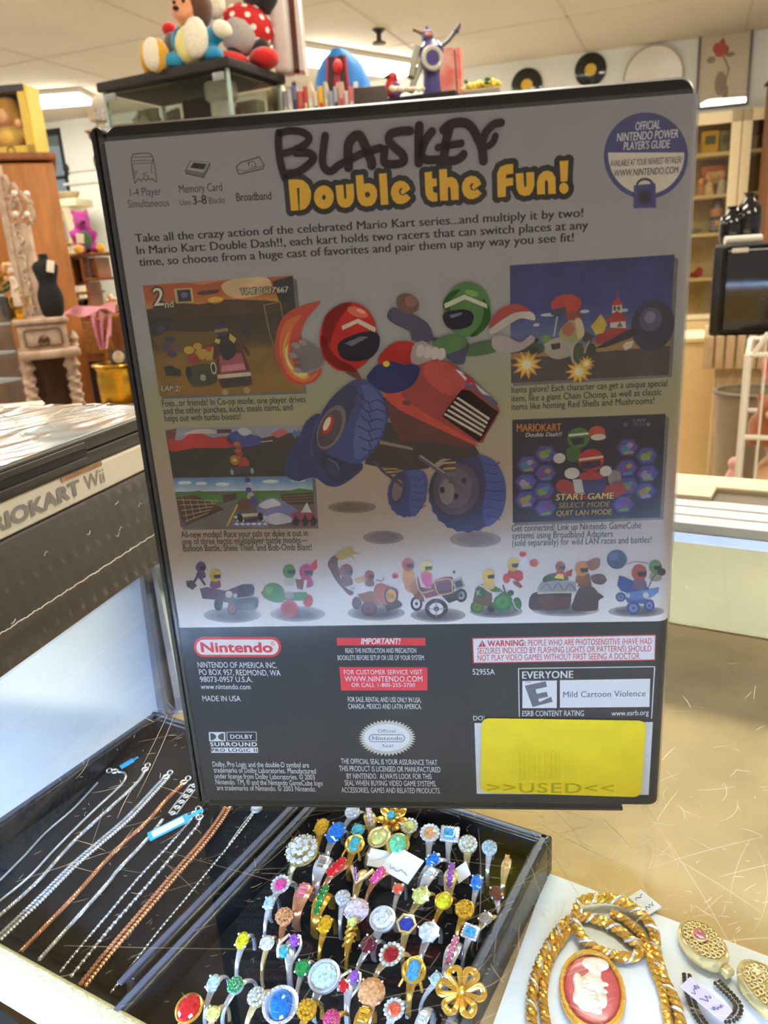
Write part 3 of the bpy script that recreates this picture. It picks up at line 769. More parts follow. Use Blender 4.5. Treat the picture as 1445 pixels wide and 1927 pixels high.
# on the white card to the right
CARD = SHELF + 0.0015
def z9(pts): return [(960 + zx / 2.98, 1660 + zy / 2.98) for zx, zy in pts]
rope_px = z9([(130, 860), (118, 760), (122, 620), (160, 470), (235, 320), (330, 215), (420, 195), (560, 240), (665, 315), (735, 375), (690, 418), (545, 405), (430, 345), (370, 255), (385, 150), (470, 118), (600, 118), (720, 175), (800, 270), (820, 400), (860, 540), (930, 690), (965, 850)])
path = crs([onz(px, py, CARD + .0021) for px, py in rope_px], 9)
for i, p in enumerate(path):
    f_ = i / len(path); p.z += .0028 * math.exp(-((f_ - .66) / .09) ** 2)
c = path[0].copy(); c.z = CARD
t = thing('rope_necklace', 'thick gold rope chain coiled on the white card', 'necklace', c)
b = MB(); chain_mesh(b, [p - c for p in path], .0041, 'rope'); b.build('rope', GOLD, t)
st = resample([p - c for p in path], .0006); H = []
for i, p in enumerate(st):
    n = len(st); t_ = (st[min(i + 1, n - 1)] - st[max(i - 1, 0)]).normalized(); u = t_.cross(Vector((0, 0, 1))).normalized(); v = u.cross(t_)
    a = i * .42; H.append(p + (u * math.cos(a) + v * math.sin(a)) * .0018)
b = MB(); b.tube(H, .00055, 6); b.build('silver_strand', SILVER, t)
p2 = crs([onz(px, py, CARD + .0018) for px, py in z9([(215, 850), (190, 720), (185, 600), (215, 450), (285, 330), (340, 260)])], 9)
p3 = crs([onz(px, py, CARD + .0018) for px, py in z9([(895, 850), (870, 700), (850, 600), (790, 450), (770, 370), (730, 290), (640, 210), (560, 170)])], 9)
for pp, lab in ((p2, 'short gold rope strand inside the left side of the coiled rope chain'), (p3, 'short gold rope strand inside the right side of the coiled rope chain')):
    c = pp[0].copy(); c.z = CARD
    t2 = thing('rope_necklace', lab, 'necklace', c); b = MB(); chain_mesh(b, [p - c for p in pp], .0034, 'rope'); b.build('rope', GOLD, t2)
# cameo
p = onz(1114, 1862, CARD + .003); mp = mpp(p)
t = thing('cameo_brooch', 'oval cameo brooch with a cream relief on coral in a gold frame', 'brooch', (p.x, p.y, CARD), -0.25)
rx, ry = 58 * mp, 84 * mp
b = MB(); n = 44
rows = []
for sc_, zz in ((.9, 0), (1.03, .001), (1.05, .003), (1.0, .0042), (.92, .0042), (.88, .0034)):
    rows.append([(rx * sc_ * (1 + (.012 if k % 2 else 0)) * math.cos(2 * PI * k / n), ry * sc_ * (1 + (.012 if k % 2 else 0)) * math.sin(2 * PI * k / n), zz) for k in range(n + 1)])
b.sheet(rows); b.build('gold_frame', GOLD, t)
b = MB(); b.ball((0, 0, .0028), (rx * .9, ry * .9, .0016), n=40); b.build('coral_plate', mat('coral', (196, 74, 74), 0.35, var=0.08, scale=300, coat=.3), t)
b = MB()
def blob(x, y, rx_, ry_, h, rot=0): b.ball((x * rx, y * ry, .0040), (rx * rx_, ry * ry_, h), (0, 0, rot), 18)
blob(.12, .62, .48, .20, .0008, .1); blob(.1, .42, .22, .28, .0011); blob(.02, .08, .36, .32, .0014); blob(-.22, -.12, .36, .34, .0012); blob(-.15, -.42, .34, .22, .0011, .3); blob(.28, -.28, .2, .22, .001); blob(.42, .12, .12, .06, .0009); blob(.4, -.06, .1, .05, .0009); blob(-.46, .12, .16, .22, .0009); blob(-.5, -.32, .14, .16, .0008); blob(.12, -.56, .2, .1, .0009)
for k in range(9): blob(-.3 + .1 * rnd.random() + .05 * k, -.1 - .05 * k + .2 * rnd.random(), .1, .05, .0017, rnd.random() * 3)
b.build('relief', mat('cameo_cream', (232, 214, 198), 0.5, var=0.06, scale=400), t, remesh=.00045)
# filigree lockets
def locket(px, py, rxp, ryp, label, stone, yaw):
    p = onz(px, py, CARD + .003); mp = mpp(p); rx, ry = rxp * mp, ryp * mp * 1.3
    t = thing('locket', label, 'locket', (p.x, p.y, CARD), yaw)
    n = 36; b = MB(); rows = []
    for sc_, zz in ((.86, 0), (1.0, .0012), (1.02, .004), (.97, .0058), (.9, .0062), (.84, .0056), (.3, .0056), (.0001, .0056)):
        rows.append([(rx * sc_ * math.cos(2 * PI * k / n), ry * sc_ * math.sin(2 * PI * k / n), zz) for k in range(n + 1)])
    b.sheet(rows); b.build('case', PALEG, t)
    b = MB()
    for ring_, cnt in ((.72, 20), (.52, 14), (.32, 9)):
        for k in range(cnt):
            a = 2 * PI * k / cnt; b.torus((rx * ring_ * math.cos(a), ry * ring_ * math.sin(a), .0062), rx * .115, rx * .03, n=12, m=5, rot=(0, 0, a))
    b.build('filigree', PALEG, t)
    if stone:
        b = MB(); b.ball((0, ry * .18, .0066), (rx * .26, ry * .24, .0022), n=20); b.build('stone', mat('rose_stone', (178, 92, 84), 0.12, var=0.3, scale=300, coat=.6), t)
        b = MB(); b.torus((0, ry * .18, .0066), rx * .34, rx * .07, n=24); b.build('stone_setting', PALEG, t)
    b = MB(); b.box((0, -ry * 1.18, .003), (rx * .55, ry * .3, .003), bev=.0006); b.box((0, -ry * 1.18, .0046), (rx * .2, ry * .26, .0006)); b.build('bail', PALEG, t)
    return t
locket(1322, 1780, 37, 40, 'gold filigree locket with a rose coloured stone', True, .35)
locket(1448, 1872, 42, 54, 'gold filigree locket at the right edge of the picture, without a stone', False, .3)
for k, pts in enumerate(([(990, 520), (1000, 600), (1030, 700), (1060, 760), (1110, 830)], [(1160, 560), (1200, 600), (1240, 640), (1280, 700), (1250, 760), (1190, 770)])):
    pa = crs([onz(px, py, CARD + .0015) for px, py in z9(pts)], 8); c = pa[0].copy(); c.z = CARD
    t = thing('watch_chain', ('dark metal chain beside the gold rope, under the lavender tag', 'dark metal chain curling below the stone set locket')[k], 'chain', c)
    b = MB(); chain_mesh(b, [p - c for p in pa], .0036, 'curb'); b.build('chain', GUN, t)
M_lav = mat('lavender_tag', (206, 190, 226), 0.7, var=0.04)
paper('price_tag', 'lavender price tag with handwriting below the stone set locket', 1328, 1880, 34, 88, .62, CARD + .0045, M_lav, scribble(3), tilt=(.05, 0))
paper('price_tag', 'pale tag with faint writing behind the gold rope coil', 1213, 1698, 34, 50, .5, CARD + .0012, M_tag, scribble(2), tilt=(0, 0))
# ------------------------------------------------------------------ the game case standing on the glass
CX, CY, CYAW, CW, CH, CT = -0.06339768, 0.19941669, -0.11004776, 0.13815, 0.190, 0.0145
case = thing('game_case', 'black plastic game case standing upright on the counter, back cover facing', 'game case', (CX, CY, 0.0), CYAW)
FN = Vector((math.sin(CYAW), -math.cos(CYAW), 0)); FE = Vector((math.cos(CYAW), math.sin(CYAW), 0)); FO = Vector((CX, CY, 0))
def face(px, py):
    p = onplane(px, py, FO, FN); return ((p - FO).dot(FE), p.z)
M_case = mat('black_plastic', (30, 29, 30), 0.38, var=0.12, scale=300, bump=0.05)
# shell: rounded slab with the hinge groove, standing on its edge
def rrect(x0, x1, z0, z1, r, n=6):
    out = []
    for cx, cz, a0 in ((x1 - r, z1 - r, 0), (x0 + r, z1 - r, PI / 2), (x0 + r, z0 + r, PI), (x1 - r, z0 + r, 1.5 * PI)):
        for k in range(n + 1):
            a = a0 + PI / 2 * k / n; out.append((cx + r * math.cos(a), cz + r * math.sin(a)))
    return out
def shell(name, x0, x1, z0, z1, r, y0, y1, bv=0.0012):
    b = MB(); layers = []
    for ins, y in ((bv, y0), (bv * .3, y0 + bv * .3), (0, y0 + bv), (0, y1 - bv), (bv * .3, y1 - bv * .3), (bv, y1)):
        layers.append([b.bm.verts.new((x, y, z)) for x, z in rrect(x0 + ins, x1 - ins, z0 + ins, z1 - ins, r - ins * .5)])
    n = len(layers[0])
    for a, c in zip(layers, layers[1:]):
        for k in range(n): b.bm.faces.new((a[k], a[(k + 1) % n], c[(k + 1) % n], c[k]))
    b.bm.faces.new(layers[0]); b.bm.faces.new(layers[-1][::-1])
    return b.build(name, M_case, case)
shell('back_cover', 0.0030, CW - 0.0008, 0.0010, CH, 0.0034, 0.0, 0.0068, 0.0026)
shell('front_cover', 0.0030, CW - 0.0006, 0.0010, CH, 0.0028, 0.0072, CT)
shell('spine', 0.0, 0.0034, 0.0006, CH - 0.0004, 0.0016, 0.0006, CT - 0.0004, 0.0008)
b = MB()
b.box((0.0030, -0.0001, CH / 2), (0.0008, 0.0008, CH - 0.008), bev=.0003)
b.build('hinge_rib', M_case, case)
b = MB(); b.box((0.066, 0.003, 0.0006), (0.124, 0.006, 0.0012), bev=.0003); b.box((0.066, 0.0105, 0.0006), (0.124, 0.005, 0.0012), bev=.0003); b.build('foot_rim', M_case, case)

# the printed sheet, carried round the opening edge
TOPZ = face(700, 222)[1]; TOPZ = 0.5 * (face(200, 262)[1] + face(1250, 185)[1]); BOTZ = 0.5 * (face(400, 1502)[1] + face(1200, 1516)[1])
SPLIT = 0.5 * (face(345, 1181)[1] + face(1262, 1168)[1])
INX = face(384, 1490)[0] * .5 + face(201, 275)[0] * .5
RC = 0.0036
def profile(y, x_start):
    pts = [(x_start + (CW - RC - x_start) * k / 12, y) for k in range(13)]
    for k in range(1, 9):
        a = PI / 2 * k / 8 * 0.98
        pts.append((CW - RC + (RC - y) * math.sin(a), RC - (RC - y) * math.cos(a)))
    pts.append((CW - y, RC + 0.0020))
    return pts
def wrap(name, z0, z1, y, m, parent, x0=INX, nz=2):
    b = MB(); pr = profile(y, x0)
    b.sheet([[(x, yy, z0 + (z1 - z0) * k / (nz - 1)) for x, yy in pr] for k in range(nz)])
    o = b.build(name, m, parent, normals=False, angle=80); return o
PRINT = 0.74
def pm(c, name=None):
    """printed ink of the given look"""
    k = 'ink_%02x%02x%02x' % tuple(int(v) for v in c[:3]) + ('' if PRINT < .8 else '_picture')
    if k in MATS: return MATS[k]
    m = mat(k, c, 0.6, var=0.05 if PRINT < .8 else 0.16, scale=700 if PRINT < .8 else 160, spec=0.15)
    nt = m.node_tree
    for e in nt.nodes['Color Ramp'].color_ramp.elements:
        e.color = tuple(min(0.92, v / PRINT) for v in e.color[:3]) + (1,)
    return m
def grad_mat(name, stops, z0, z1, noise=0.25, nscale=18.0, stretch=(1, 1, 2)):
    """printed sheet whose ink changes with height on the sheet"""
    m = bpy.data.materials.new(name); m.use_nodes = True; nt = m.node_tree; b = nt.nodes['Principled BSDF']
    tc = nt.nodes.new('ShaderNodeTexCoord'); sp = nt.nodes.new('ShaderNodeSeparateXYZ'); mr = nt.nodes.new('ShaderNodeMapRange')
    mr.inputs[1].default_value = z0; mr.inputs[2].default_value = z1
    nz = nt.nodes.new('ShaderNodeTexNoise'); nz.inputs['Scale'].default_value = nscale; mp = nt.nodes.new('ShaderNodeMapping'); mp.inputs['Scale'].default_value = stretch
    ad = nt.nodes.new('ShaderNodeMath'); ad.operation = 'MULTIPLY_ADD'; ad.inputs[1].default_value = noise
    sb = nt.nodes.new('ShaderNodeMath'); sb.operation = 'SUBTRACT'; sb.inputs[1].default_value = 0.5
    rp = nt.nodes.new('ShaderNodeValToRGB'); cr = rp.color_ramp
    nt.links.new(tc.outputs['Object'], sp.inputs[0]); nt.links.new(sp.outputs['Z'], mr.inputs[0])
    nt.links.new(tc.outputs['Object'], mp.inputs[0]); nt.links.new(mp.outputs[0], nz.inputs['Vector'])
    nt.links.new(nz.outputs['Fac'], sb.inputs[0]); nt.links.new(sb.outputs[0], ad.inputs[0]); nt.links.new(mr.outputs[0], ad.inputs[2])
    nt.links.new(ad.outputs[0], rp.inputs[0]); nt.links.new(rp.outputs[0], b.inputs['Base Color'])
    while len(cr.elements) < len(stops): cr.elements.new(0.5)
    for e, (p, c) in zip(cr.elements, stops):
        e.position = p; e.color = tuple(min(.92, v / PRINT) for v in lin(c)[:3]) + (1,)
    b.inputs['Roughness'].default_value = 0.55; b.inputs['Specular IOR Level'].default_value = 0.2
    return m
ins = wrap('printed_sheet', SPLIT, TOPZ, -0.00012, grad_mat('sheet_print', [(0, (208, 206, 204)), (.10, (186, 180, 180)), (.20, (160, 146, 140)), (.36, (158, 140, 128)), (.47, (150, 144, 116)), (.53, (144, 144, 122)), (.60, (150, 150, 152)), (.78, (152, 148, 154)), (1, (146, 142, 152))], SPLIT, TOPZ, 0.10), case)
low = wrap('lower_panel', BOTZ, SPLIT, -0.00012, pm((30, 31, 36)), ins)

def font_mesh(txt, bold=0.0, shear=0.0, spacing=1.0):
    c = bpy.data.curves.new('t', 'FONT'); c.body = txt; c.size = 1.0; c.offset = bold; c.shear = shear; c.resolution_u = 3; c.space_character = spacing
    o = bpy.data.objects.new('t', c); me = bpy.data.meshes.new_from_object(o)
    bpy.data.objects.remove(o); bpy.data.curves.remove(c)
    return me
_h = font_mesh('H'); CAPH = max(v.co.y for v in _h.vertices); bpy.data.meshes.remove(_h)
class Art:
    """flat print on the case: one mesh of coloured shapes and letters"""
    def __init__(s, base=1): s.bm = bmesh.new(); s.mats = []; s.base = base
    def mi(s, c):
        m = c if isinstance(c, bpy.types.Material) else pm(c)
        if m not in s.mats: s.mats.append(m)
        return s.mats.index(m)
    def y(s, L): return -0.00012 - 0.000022 * (s.base + L)
    def loc(s, pts, c, L=0):
        vs = [s.bm.verts.new((x, s.y(L), z)) for x, z in pts]
        try: f = s.bm.faces.new(vs)
        except ValueError: return
        f.normal_update()
        if f.normal.y > 0: f.normal_flip()
        f.material_index = s.mi(c)
        if len(vs) > 4 or True:
            bmesh.ops.triangulate(s.bm, faces=[f], ngon_method='EAR_CLIP')
    def poly(s, pts, c, L=0, smooth=0):
        P = [face(*p) for p in pts]
        if smooth: P = [(v.x, v.y) for v in crs([Vector((a, b_, 0)) for a, b_ in P], smooth, True)]
        s.loc(P, c, L)
    def ell(s, cx, cy, rx, ry, c, L=0, rot=0.0, n=32, a0=0, a1=2 * PI):
        pts = []
        for k in range(n if a1 - a0 > 6.28 else n + 1):
            a = a0 + (a1 - a0) * k / n; x, y = rx * math.cos(a), ry * math.sin(a)
            pts.append((cx + x * math.cos(rot) - y * math.sin(rot), cy + x * math.sin(rot) + y * math.cos(rot)))
        s.poly(pts, c, L)
    def line(s, pts, w, c, L=0, smooth=0, cap=True):
        P = [Vector((*p, 0)) for p in pts]
        if smooth: P = crs(P, smooth)
        P = [Vector((*face(v.x, v.y), 0)) for v in P]
        r = w * 0.5 * FM; n = len(P); y = s.y(L); k = s.mi(c)
        A, B_ = [], []
        for i, p in enumerate(P):
            t = (P[min(i + 1, n - 1)] - P[max(i - 1, 0)]).normalized(); q = Vector((-t.y, t.x, 0)) * r
            A.append(s.bm.verts.new(((p + q).x, y, (p + q).y))); B_.append(s.bm.verts.new(((p - q).x, y, (p - q).y)))
        for i in range(n - 1):
            f = s.bm.faces.new((A[i], B_[i], B_[i + 1], A[i + 1])); f.material_index = k
        if cap:
            for p in ([P[0], P[-1]] if smooth else P):
                f = s.bm.faces.new([s.bm.verts.new((p.x + r * math.cos(2 * PI * j / 14), y - 0.000001, p.y + r * math.sin(2 * PI * j / 14))) for j in range(14)]); f.material_index = k
    def text(s, txt, p0, p1, cap, c, L=1, bold=0.0, shear=0.0, spacing=1.0):
        me = font_mesh(txt, 0.0, shear, spacing)
        a, b_ = Vector(face(*p0)), Vector(face(*p1)); d = b_ - a
        xs = [v.co.x for v in me.vertices]; x0, x1 = min(xs), max(xs)
        h = face(p0[0], p0[1] - cap)[1] - face(*p0)[1]
        ex = d / (x1 - x0); ey = Vector((0, 1)) * (h / CAPH)
        k = s.mi(c); y = s.y(L)
        offs = [(0, 0)] if bold <= 0 else [(-bold, 0), (bold, 0)] if bold < .03 else [(bold * math.cos(PI * j / 4), bold * math.sin(PI * j / 4)) for j in range(8)]
        for n_, (ox, oy) in enumerate(offs):      # heavier letters: the outline laid down again, a hair to the side
            vs = []
            for v in me.vertices:
                q = a + ex * (v.co.x - x0 + ox) + ey * (v.co.y + oy); vs.append(s.bm.verts.new((q.x, y - n_ * 4e-7, q.y)))
            for p in me.polygons:
                f = s.bm.faces.new([vs[i] for i in p.vertices]); f.material_index = k
        bpy.data.meshes.remove(me)
    def build(s, name, parent=None, label=None):
        me = bpy.data.meshes.new(name)
        for f in s.bm.faces:
            f.normal_update()
            if f.normal.y > 0: f.normal_flip()
        s.bm.to_mesh(me); s.bm.free()
        for m in s.mats: me.materials.append(m)
        o = bpy.data.objects.new(name, me); COL.objects.link(o); o.parent = parent or ins
        if label: o['label'] = label
        return o
FM = (Vector(face(760, 700)) - Vector(face(761, 700))).length
BLK, WHT = (20, 18, 22), (214, 210, 212)

# --- upper icons and copy
a = Art(); K = (62, 56, 62)
def z4(x, y): return (230 + x / 4.817, 280 + y / 4.817)
def zl(pts, w, c=K, sm=0): a.line([z4(*p) for p in pts], w, c, 1, sm)
zl([(120, 315), (105, 250), (85, 130), (90, 70), (110, 50), (180, 42), (250, 45), (280, 80), (300, 180), (312, 270), (305, 300), (275, 270), (262, 285), (240, 268), (215, 290), (195, 265), (170, 295), (150, 270), (120, 315)], 1.5, K, 4)
for y in (72, 105, 130): zl([(95, y + 8), (160, y + 2), (275, y)], 1.0)
zl([(100, 150), (115, 260), (140, 200), (120, 205), (130, 230)], 1.0); zl([(190, 230), (225, 215), (200, 250), (235, 245), (240, 270)], 1.4); zl([(285, 80), (262, 190), (275, 220)], 1.2)
a.poly([z4(*p) for p in ((620, 105), (795, 122), (802, 145), (745, 262), (710, 250), (580, 225), (572, 190))], (104, 98, 100), 0)
a.poly([z4(*p) for p in ((628, 112), (788, 128), (735, 215), (590, 190))], (160, 154, 158), 1)
a.poly([z4(*p) for p in ((650, 125), (770, 138), (740, 190), (615, 172))], BLK, 2)
zl([(572, 200), (580, 225), (740, 262), (800, 140)], 1.4, BLK)
zl([(1040, 160), (1075, 125), (1245, 75), (1288, 150), (1280, 180), (1110, 222), (1060, 230), (1040, 190), (1040, 160)], 1.6, BLK)
zl([(1045, 185), (1110, 205), (1285, 155)], 1.0); a.poly([z4(*p) for p in ((1138, 125), (1195, 110), (1218, 160), (1160, 180))], BLK, 1)
a.text('B', z4(1160, 172), z4(1204, 158), 9, (170, 165, 168), 2, 0.03)
a.build('feature_icons')
a = Art()
for t_, p0, p1, h, bo in (('1-4 Player', (246.3, 370), (304.5, 367), 15.5, .0), ('Simultaneous', (242.2, 391), (319.4, 388), 14.5, .0), ('Memory Card', (338.5, 363.6), (419, 359), 15.5, .01), ('Uses', (339, 386.6), (360.5, 385.4), 11.5, 0), ('3-8', (364, 385), (389.6, 383.6), 16.5, .02), ('Blocks', (394, 383.6), (424, 382), 12, 0), ('Broadband', (445.7, 378.8), (511.3, 375.6), 15.5, .015)):
    a.text(t_, p0, p1, h, K if bo < .012 else BLK, 1, bo)
a.build('feature_captions')
a = Art()
for t_, p0, p1 in (('Take all the crazy action of the celebrated Mario Kart series...and multiply it by two!', (256, 456), (1096.7, 408)), ('In Mario Kart: Double Dash!!, each kart holds two racers that can switch places at any', (258.8, 478.8), (1106.3, 431)), ('time, so choose from a huge cast of favorites and pair them up any way you see fit!', (263, 500.8), (1079, 454.2))):
    a.text(t_, p0, p1, 15.5, BLK, 1, .022)
a.build('intro_copy')
# --- the headline in round fat letters with a black edge
a = Art(2); YEL = (222, 164, 34)
def h1(x, y): return (510 + x / 4.817, 220 + y / 4.817)
def h2(x, y): return (790 + x / 4.817, 210 + y / 4.817)
def arc(cx, cy, r, a0, a1, n=14, ry=None): return [(cx + r * math.cos(math.radians(a0 + (a1 - a0) * k / n)), cy + (ry or r) * math.sin(math.radians(a0 + (a1 - a0) * k / n))) for k in range(n + 1)]
def edge(f, pts, w=19): a.line([f(*p) for p in pts], w, (30, 24, 22), 0)
def fill(f, pts): a.poly([f(*p) for p in pts], YEL, 2)
def hole(f, pts): a.poly([f(*p) for p in pts], (30, 24, 22), 3)
glyphs = []
glyphs.append((h1, [(157, 570), (235, 566)] + [(290, 575), (335, 610), (362, 670), (365, 725), (350, 785), (315, 830), (285, 843)] + [(262, 846), (258, 640), (236, 648), (252, 848), (183, 852)], None))
glyphs.append((h1, arc(480, 728, 90, 0, 350, 26, 106), arc(480, 730, 17, 0, 350, 14, 24)))
glyphs.append((h1, [(586, 622), (655, 615), (664, 735), (675, 748), (685, 735), (679, 612), (748, 606), (755, 730), (745, 775), (715, 812), (675, 825), (635, 815), (608, 785), (596, 740)], None))
glyphs.append((h1, [(768, 530), (835, 524), (843, 610), (890, 600), (935, 620), (960, 665), (963, 720), (945, 775), (910, 805), (865, 812), (820, 800), (790, 760), (778, 700)], arc(875, 705, 24, 0, 350, 14, 26)))
glyphs.append((h1, [(978, 516), (1048, 510), (1064, 794), (996, 800)], None))
EE = [(1262, 655), (1245, 615), (1210, 585), (1165, 578), (1120, 600), (1092, 645), (1086, 700), (1105, 755), (1145, 788), (1190, 790), (1235, 770), (1266, 738), (1228, 698), (1196, 716), (1168, 704), (1158, 672), (1172, 648), (1196, 645), (1172, 682), (1192, 708)]
glyphs.append((h1, EE, None))
glyphs.append((h2, [(42, 552), (108, 545), (112, 608), (152, 606), (154, 676), (118, 682), (122, 730), (158, 742), (160, 812), (115, 818), (75, 798), (52, 750)], None))
glyphs.append((h2, [(174, 526), (244, 520), (248, 600), (290, 592), (330, 615), (350, 665), (353, 800), (284, 803), (278, 700), (264, 676), (252, 700), (256, 805), (184, 810)], None))
glyphs.append((h2, [(x - 706, y + 4) for x, y in EE], None))
glyphs.append((h2, [(845, 475), (775, 482), (725, 505), (700, 560), (704, 778), (778, 772), (780, 680), (845, 668), (843, 600), (780, 606), (782, 572), (846, 562)], None))
glyphs.append((h2, [(867, 562), (937, 556), (944, 675), (955, 690), (966, 675), (963, 552), (1034, 547), (1037, 670), (1020, 725), (990, 758), (945, 766), (900, 748), (876, 700)], None))
glyphs.append((h2, [(1062, 752), (1060, 640), (1078, 580), (1115, 545), (1155, 535), (1200, 550), (1228, 600), (1231, 745), (1163, 748), (1160, 640), (1146, 615), (1132, 640), (1133, 750)], None))
glyphs.append((h2, [(1266, 450), (1345, 444), (1336, 632), (1275, 637)], None))
glyphs.append((h2, arc(1304, 695, 42, 0, 345, 20, 50), None))
for f, pts, ho in glyphs:
    a.poly([f(*p) for p in pts], (30, 24, 22), 0); edge(f, pts + [pts[0]])
for f, pts, ho in glyphs:
    fill(f, pts)
    if ho: hole(f, ho)
a.build('headline', label='yellow bubble lettered headline')
# --- name in black marker, written on the sleeve
a = Art(22); MK = (50, 44, 50)
def mk(f, pts, w): a.line([f(*p) for p in pts], w, MK, 0, 6)
mk(h1, [(75, 150), (72, 260), (90, 420), (130, 560)], 13)
mk(h1, [(90, 150), (170, 130), (280, 140), (350, 190), (310, 255), (200, 310), (120, 335)], 12)
mk(h1, [(230, 330), (340, 330), (390, 370), (350, 430), (250, 500), (140, 520)], 13)
mk(h1, [(495, 175), (480, 270), (470, 400), (490, 470), (545, 495), (620, 440), (700, 400), (830, 335), (990, 285)], 13)
mk(h1, [(705, 460), (700, 330), (710, 240), (760, 180), (810, 180), (860, 280), (910, 400), (915, 440)], 16)
mk(h1, [(1260, 130), (1170, 135), (1085, 160), (1070, 215), (1110, 270), (1190, 340), (1205, 400), (1150, 430), (1060, 430), (1025, 400), (1032, 300)], 14)
mk(h1, [(1345, 85), (1340, 200), (1340, 420)], 15)
mk(h2, [(110, 185), (60, 250), (25, 330), (15, 400), (60, 440), (160, 440), (300, 450), (370, 420), (395, 390)], 14)
mk(h2, [(215, 170), (290, 115), (400, 105), (470, 150), (520, 240), (560, 330), (575, 450)], 15)
mk(h2, [(270, 150), (240, 260), (225, 370), (215, 430)], 15); mk(h2, [(165, 330), (260, 310), (375, 290)], 12)
mk(h2, [(735, 105), (670, 120), (600, 190), (570, 270)], 13); mk(h2, [(685, 225), (655, 290), (590, 330)], 11)
a.build('marker_name', label='handwritten black marker name')
# --- round badge
a = Art(3); NAV = (66, 66, 116)
a.ell(1215, 293.5, 79, 81.5, NAV, 0, n=64)
pts = []
for k in range(41):
    an = math.radians(-2 + 184 * k / 40); pts.append((1215.5 + 71.5 * math.cos(an), 290 + 76 * math.sin(an)))
a.poly(pts, (206, 198, 190), 1)
for t_, p0, p1, h, c in (('OFFICIAL', (1195.2, 245.8), (1240.9, 242), 15.5, WHT), ("NINTENDO POWER", (1160.3, 266.6), (1275.3, 259), 15.5, WHT), ("PLAYER'S GUIDE", (1172.8, 282.8), (1260, 278.3), 15, WHT), ('AVAILABLE AT YOUR NEAREST RETAILER!', (1147.8, 314), (1282.4, 306.5), 12, BLK), ('WWW.NINTENDO.COM', (1155, 332.7), (1275.7, 326), 12.5, BLK)):
    a.text(t_, p0, p1, h, c, 2, .012, .12)
a.line(arc(1213, 350, 15, 180, 360, 12, 13), 4, (50, 48, 66), 2); a.poly([(1192, 349), (1233, 345), (1234, 391), (1192, 392)], (70, 68, 126), 3)
a.poly([(1196, 352), (1229, 349), (1230, 387), (1196, 388)], (58, 56, 110), 4); a.ell(1213, 371, 12, 13, (40, 38, 52), 5); a.ell(1213, 371, 8, 9, (30, 29, 38), 6)
a.build('round_badge', label='round blue and white badge')

# --- captions
a = Art(3)
for t_, p0, p1 in (('Foes...or friends! In Co-op mode, one player drives', (306.3, 764.8), (575.7, 756.6)), ('and the other punches, kicks, steals items, and', (308.7, 779.2), (551, 771.6)), ('helps out with turbo boosts!', (311, 793), (454, 789)),
    ('All-new modes! Race your pals or duke it out in', (341.8, 1011.4), (579.6, 1008.4)), ('one of three hectic multiplayer battle modes\u2014', (343.9, 1024.2), (579.6, 1021.4)), ('Balloon Battle, Shine Thief, and Bob-Omb Blast!', (345.7, 1037), (587, 1035)),
    ('Items galore! Each character can get a unique special', (962.5, 739.6), (1254.5, 726.4)), ('item, like a giant Chain Chomp, as well as classic', (962.5, 755.8), (1244, 743)), ('items like homing Red Shells and Mushrooms!', (962.5, 771.4), (1230.4, 759.2)),
    ('Get connected! Link up Nintendo GameCube', (963, 999.7), (1206, 993.7)), ('systems using Broadband Adapters', (963.7, 1013.3), (1152.7, 1009.7)), ('(sold separately) for wild LAN races and battles!', (963.7, 1027.4), (1225, 1020.8))):
    a.text(t_, p0, p1, 12.2, BLK, 1, .006)
a.build('picture_captions')

# --- small print on the dark panel
a = Art(3); W2 = (206, 204, 206)
rows = [('NINTENDO OF AMERICA INC.', (373, 1255.6), (521.4, 1256.5), 10.5), ('PO BOX 957, REDMOND, WA', (375.7, 1269.2), (528.6, 1271), 10.5), ('98073-0957 U.S.A.', (377.5, 1282.6), (475.7, 1282.8), 10), ('www.nintendo.com', (378.6, 1296), (472, 1296.4), 9.5), ('MADE IN USA', (382, 1318.7), (453.4, 1318.7), 10),
 ('READ THE INSTRUCTION AND PRECAUTION', (650.3, 1228), (783.4, 1228), 8.8), ('BOOKLETS BEFORE SETUP OR USE OF YOUR SYSTEM.', (635.9, 1241.4), (799.2, 1241.4), 8.8),
 ('FOR SALE, RENTAL AND USE ONLY IN USA,', (655, 1320), (792.4, 1321), 9.3), ('CANADA, MEXICO AND LATIN AMERICA.', (655.7, 1333), (793, 1333.4), 9.3),
 ('THE OFFICIAL SEAL IS YOUR ASSURANCE THAT', (642.3, 1436.4), (823, 1439.3), 9.8), ('THIS PRODUCT IS LICENSED OR MANUFACTURED', (638.7, 1450), (828.7, 1452.6), 9.8), ('BY NINTENDO.  ALWAYS LOOK FOR THIS', (652.8, 1464.3), (812.2, 1465.4), 9.8), ('SEAL WHEN BUYING VIDEO GAME SYSTEMS,', (649.2, 1477.2), (820.8, 1478.9), 9.8), ('ACCESSORIES, GAMES AND RELATED PRODUCTS.', (643, 1490.5), (828.7, 1492.4), 9.8),
 ('Dolby, Pro Logic and the double-D symbol are', (400.9, 1441.8), (581.9, 1443.6), 9.6), ('trademarks of Dolby Laboratories. Manufactured', (403, 1452.9), (594.8, 1455), 9.6), ('under license from Dolby Laboratories. \u00a9 2003', (404.8, 1464.2), (592.7, 1466.3), 9.6), ('Nintendo. TM, \u00ae and the Nintendo GameCube logo', (406.6, 1475.2), (607.8, 1477.8), 9.6), ('are trademarks of Nintendo. \u00a9 2003 Nintendo.', (409, 1486), (595, 1488.8), 9.6),
 ('52955A', (889.3, 1268.8), (930.8, 1268.8), 10.5), ('DOL', (890.7, 1355), (915, 1354.6), 8.5)]
for t_, p0, p1, h in rows: a.text(t_, p0, p1, h, W2, 1, .0)
a.build('small_print', low)
a = Art(3); RED = (196, 36, 44)
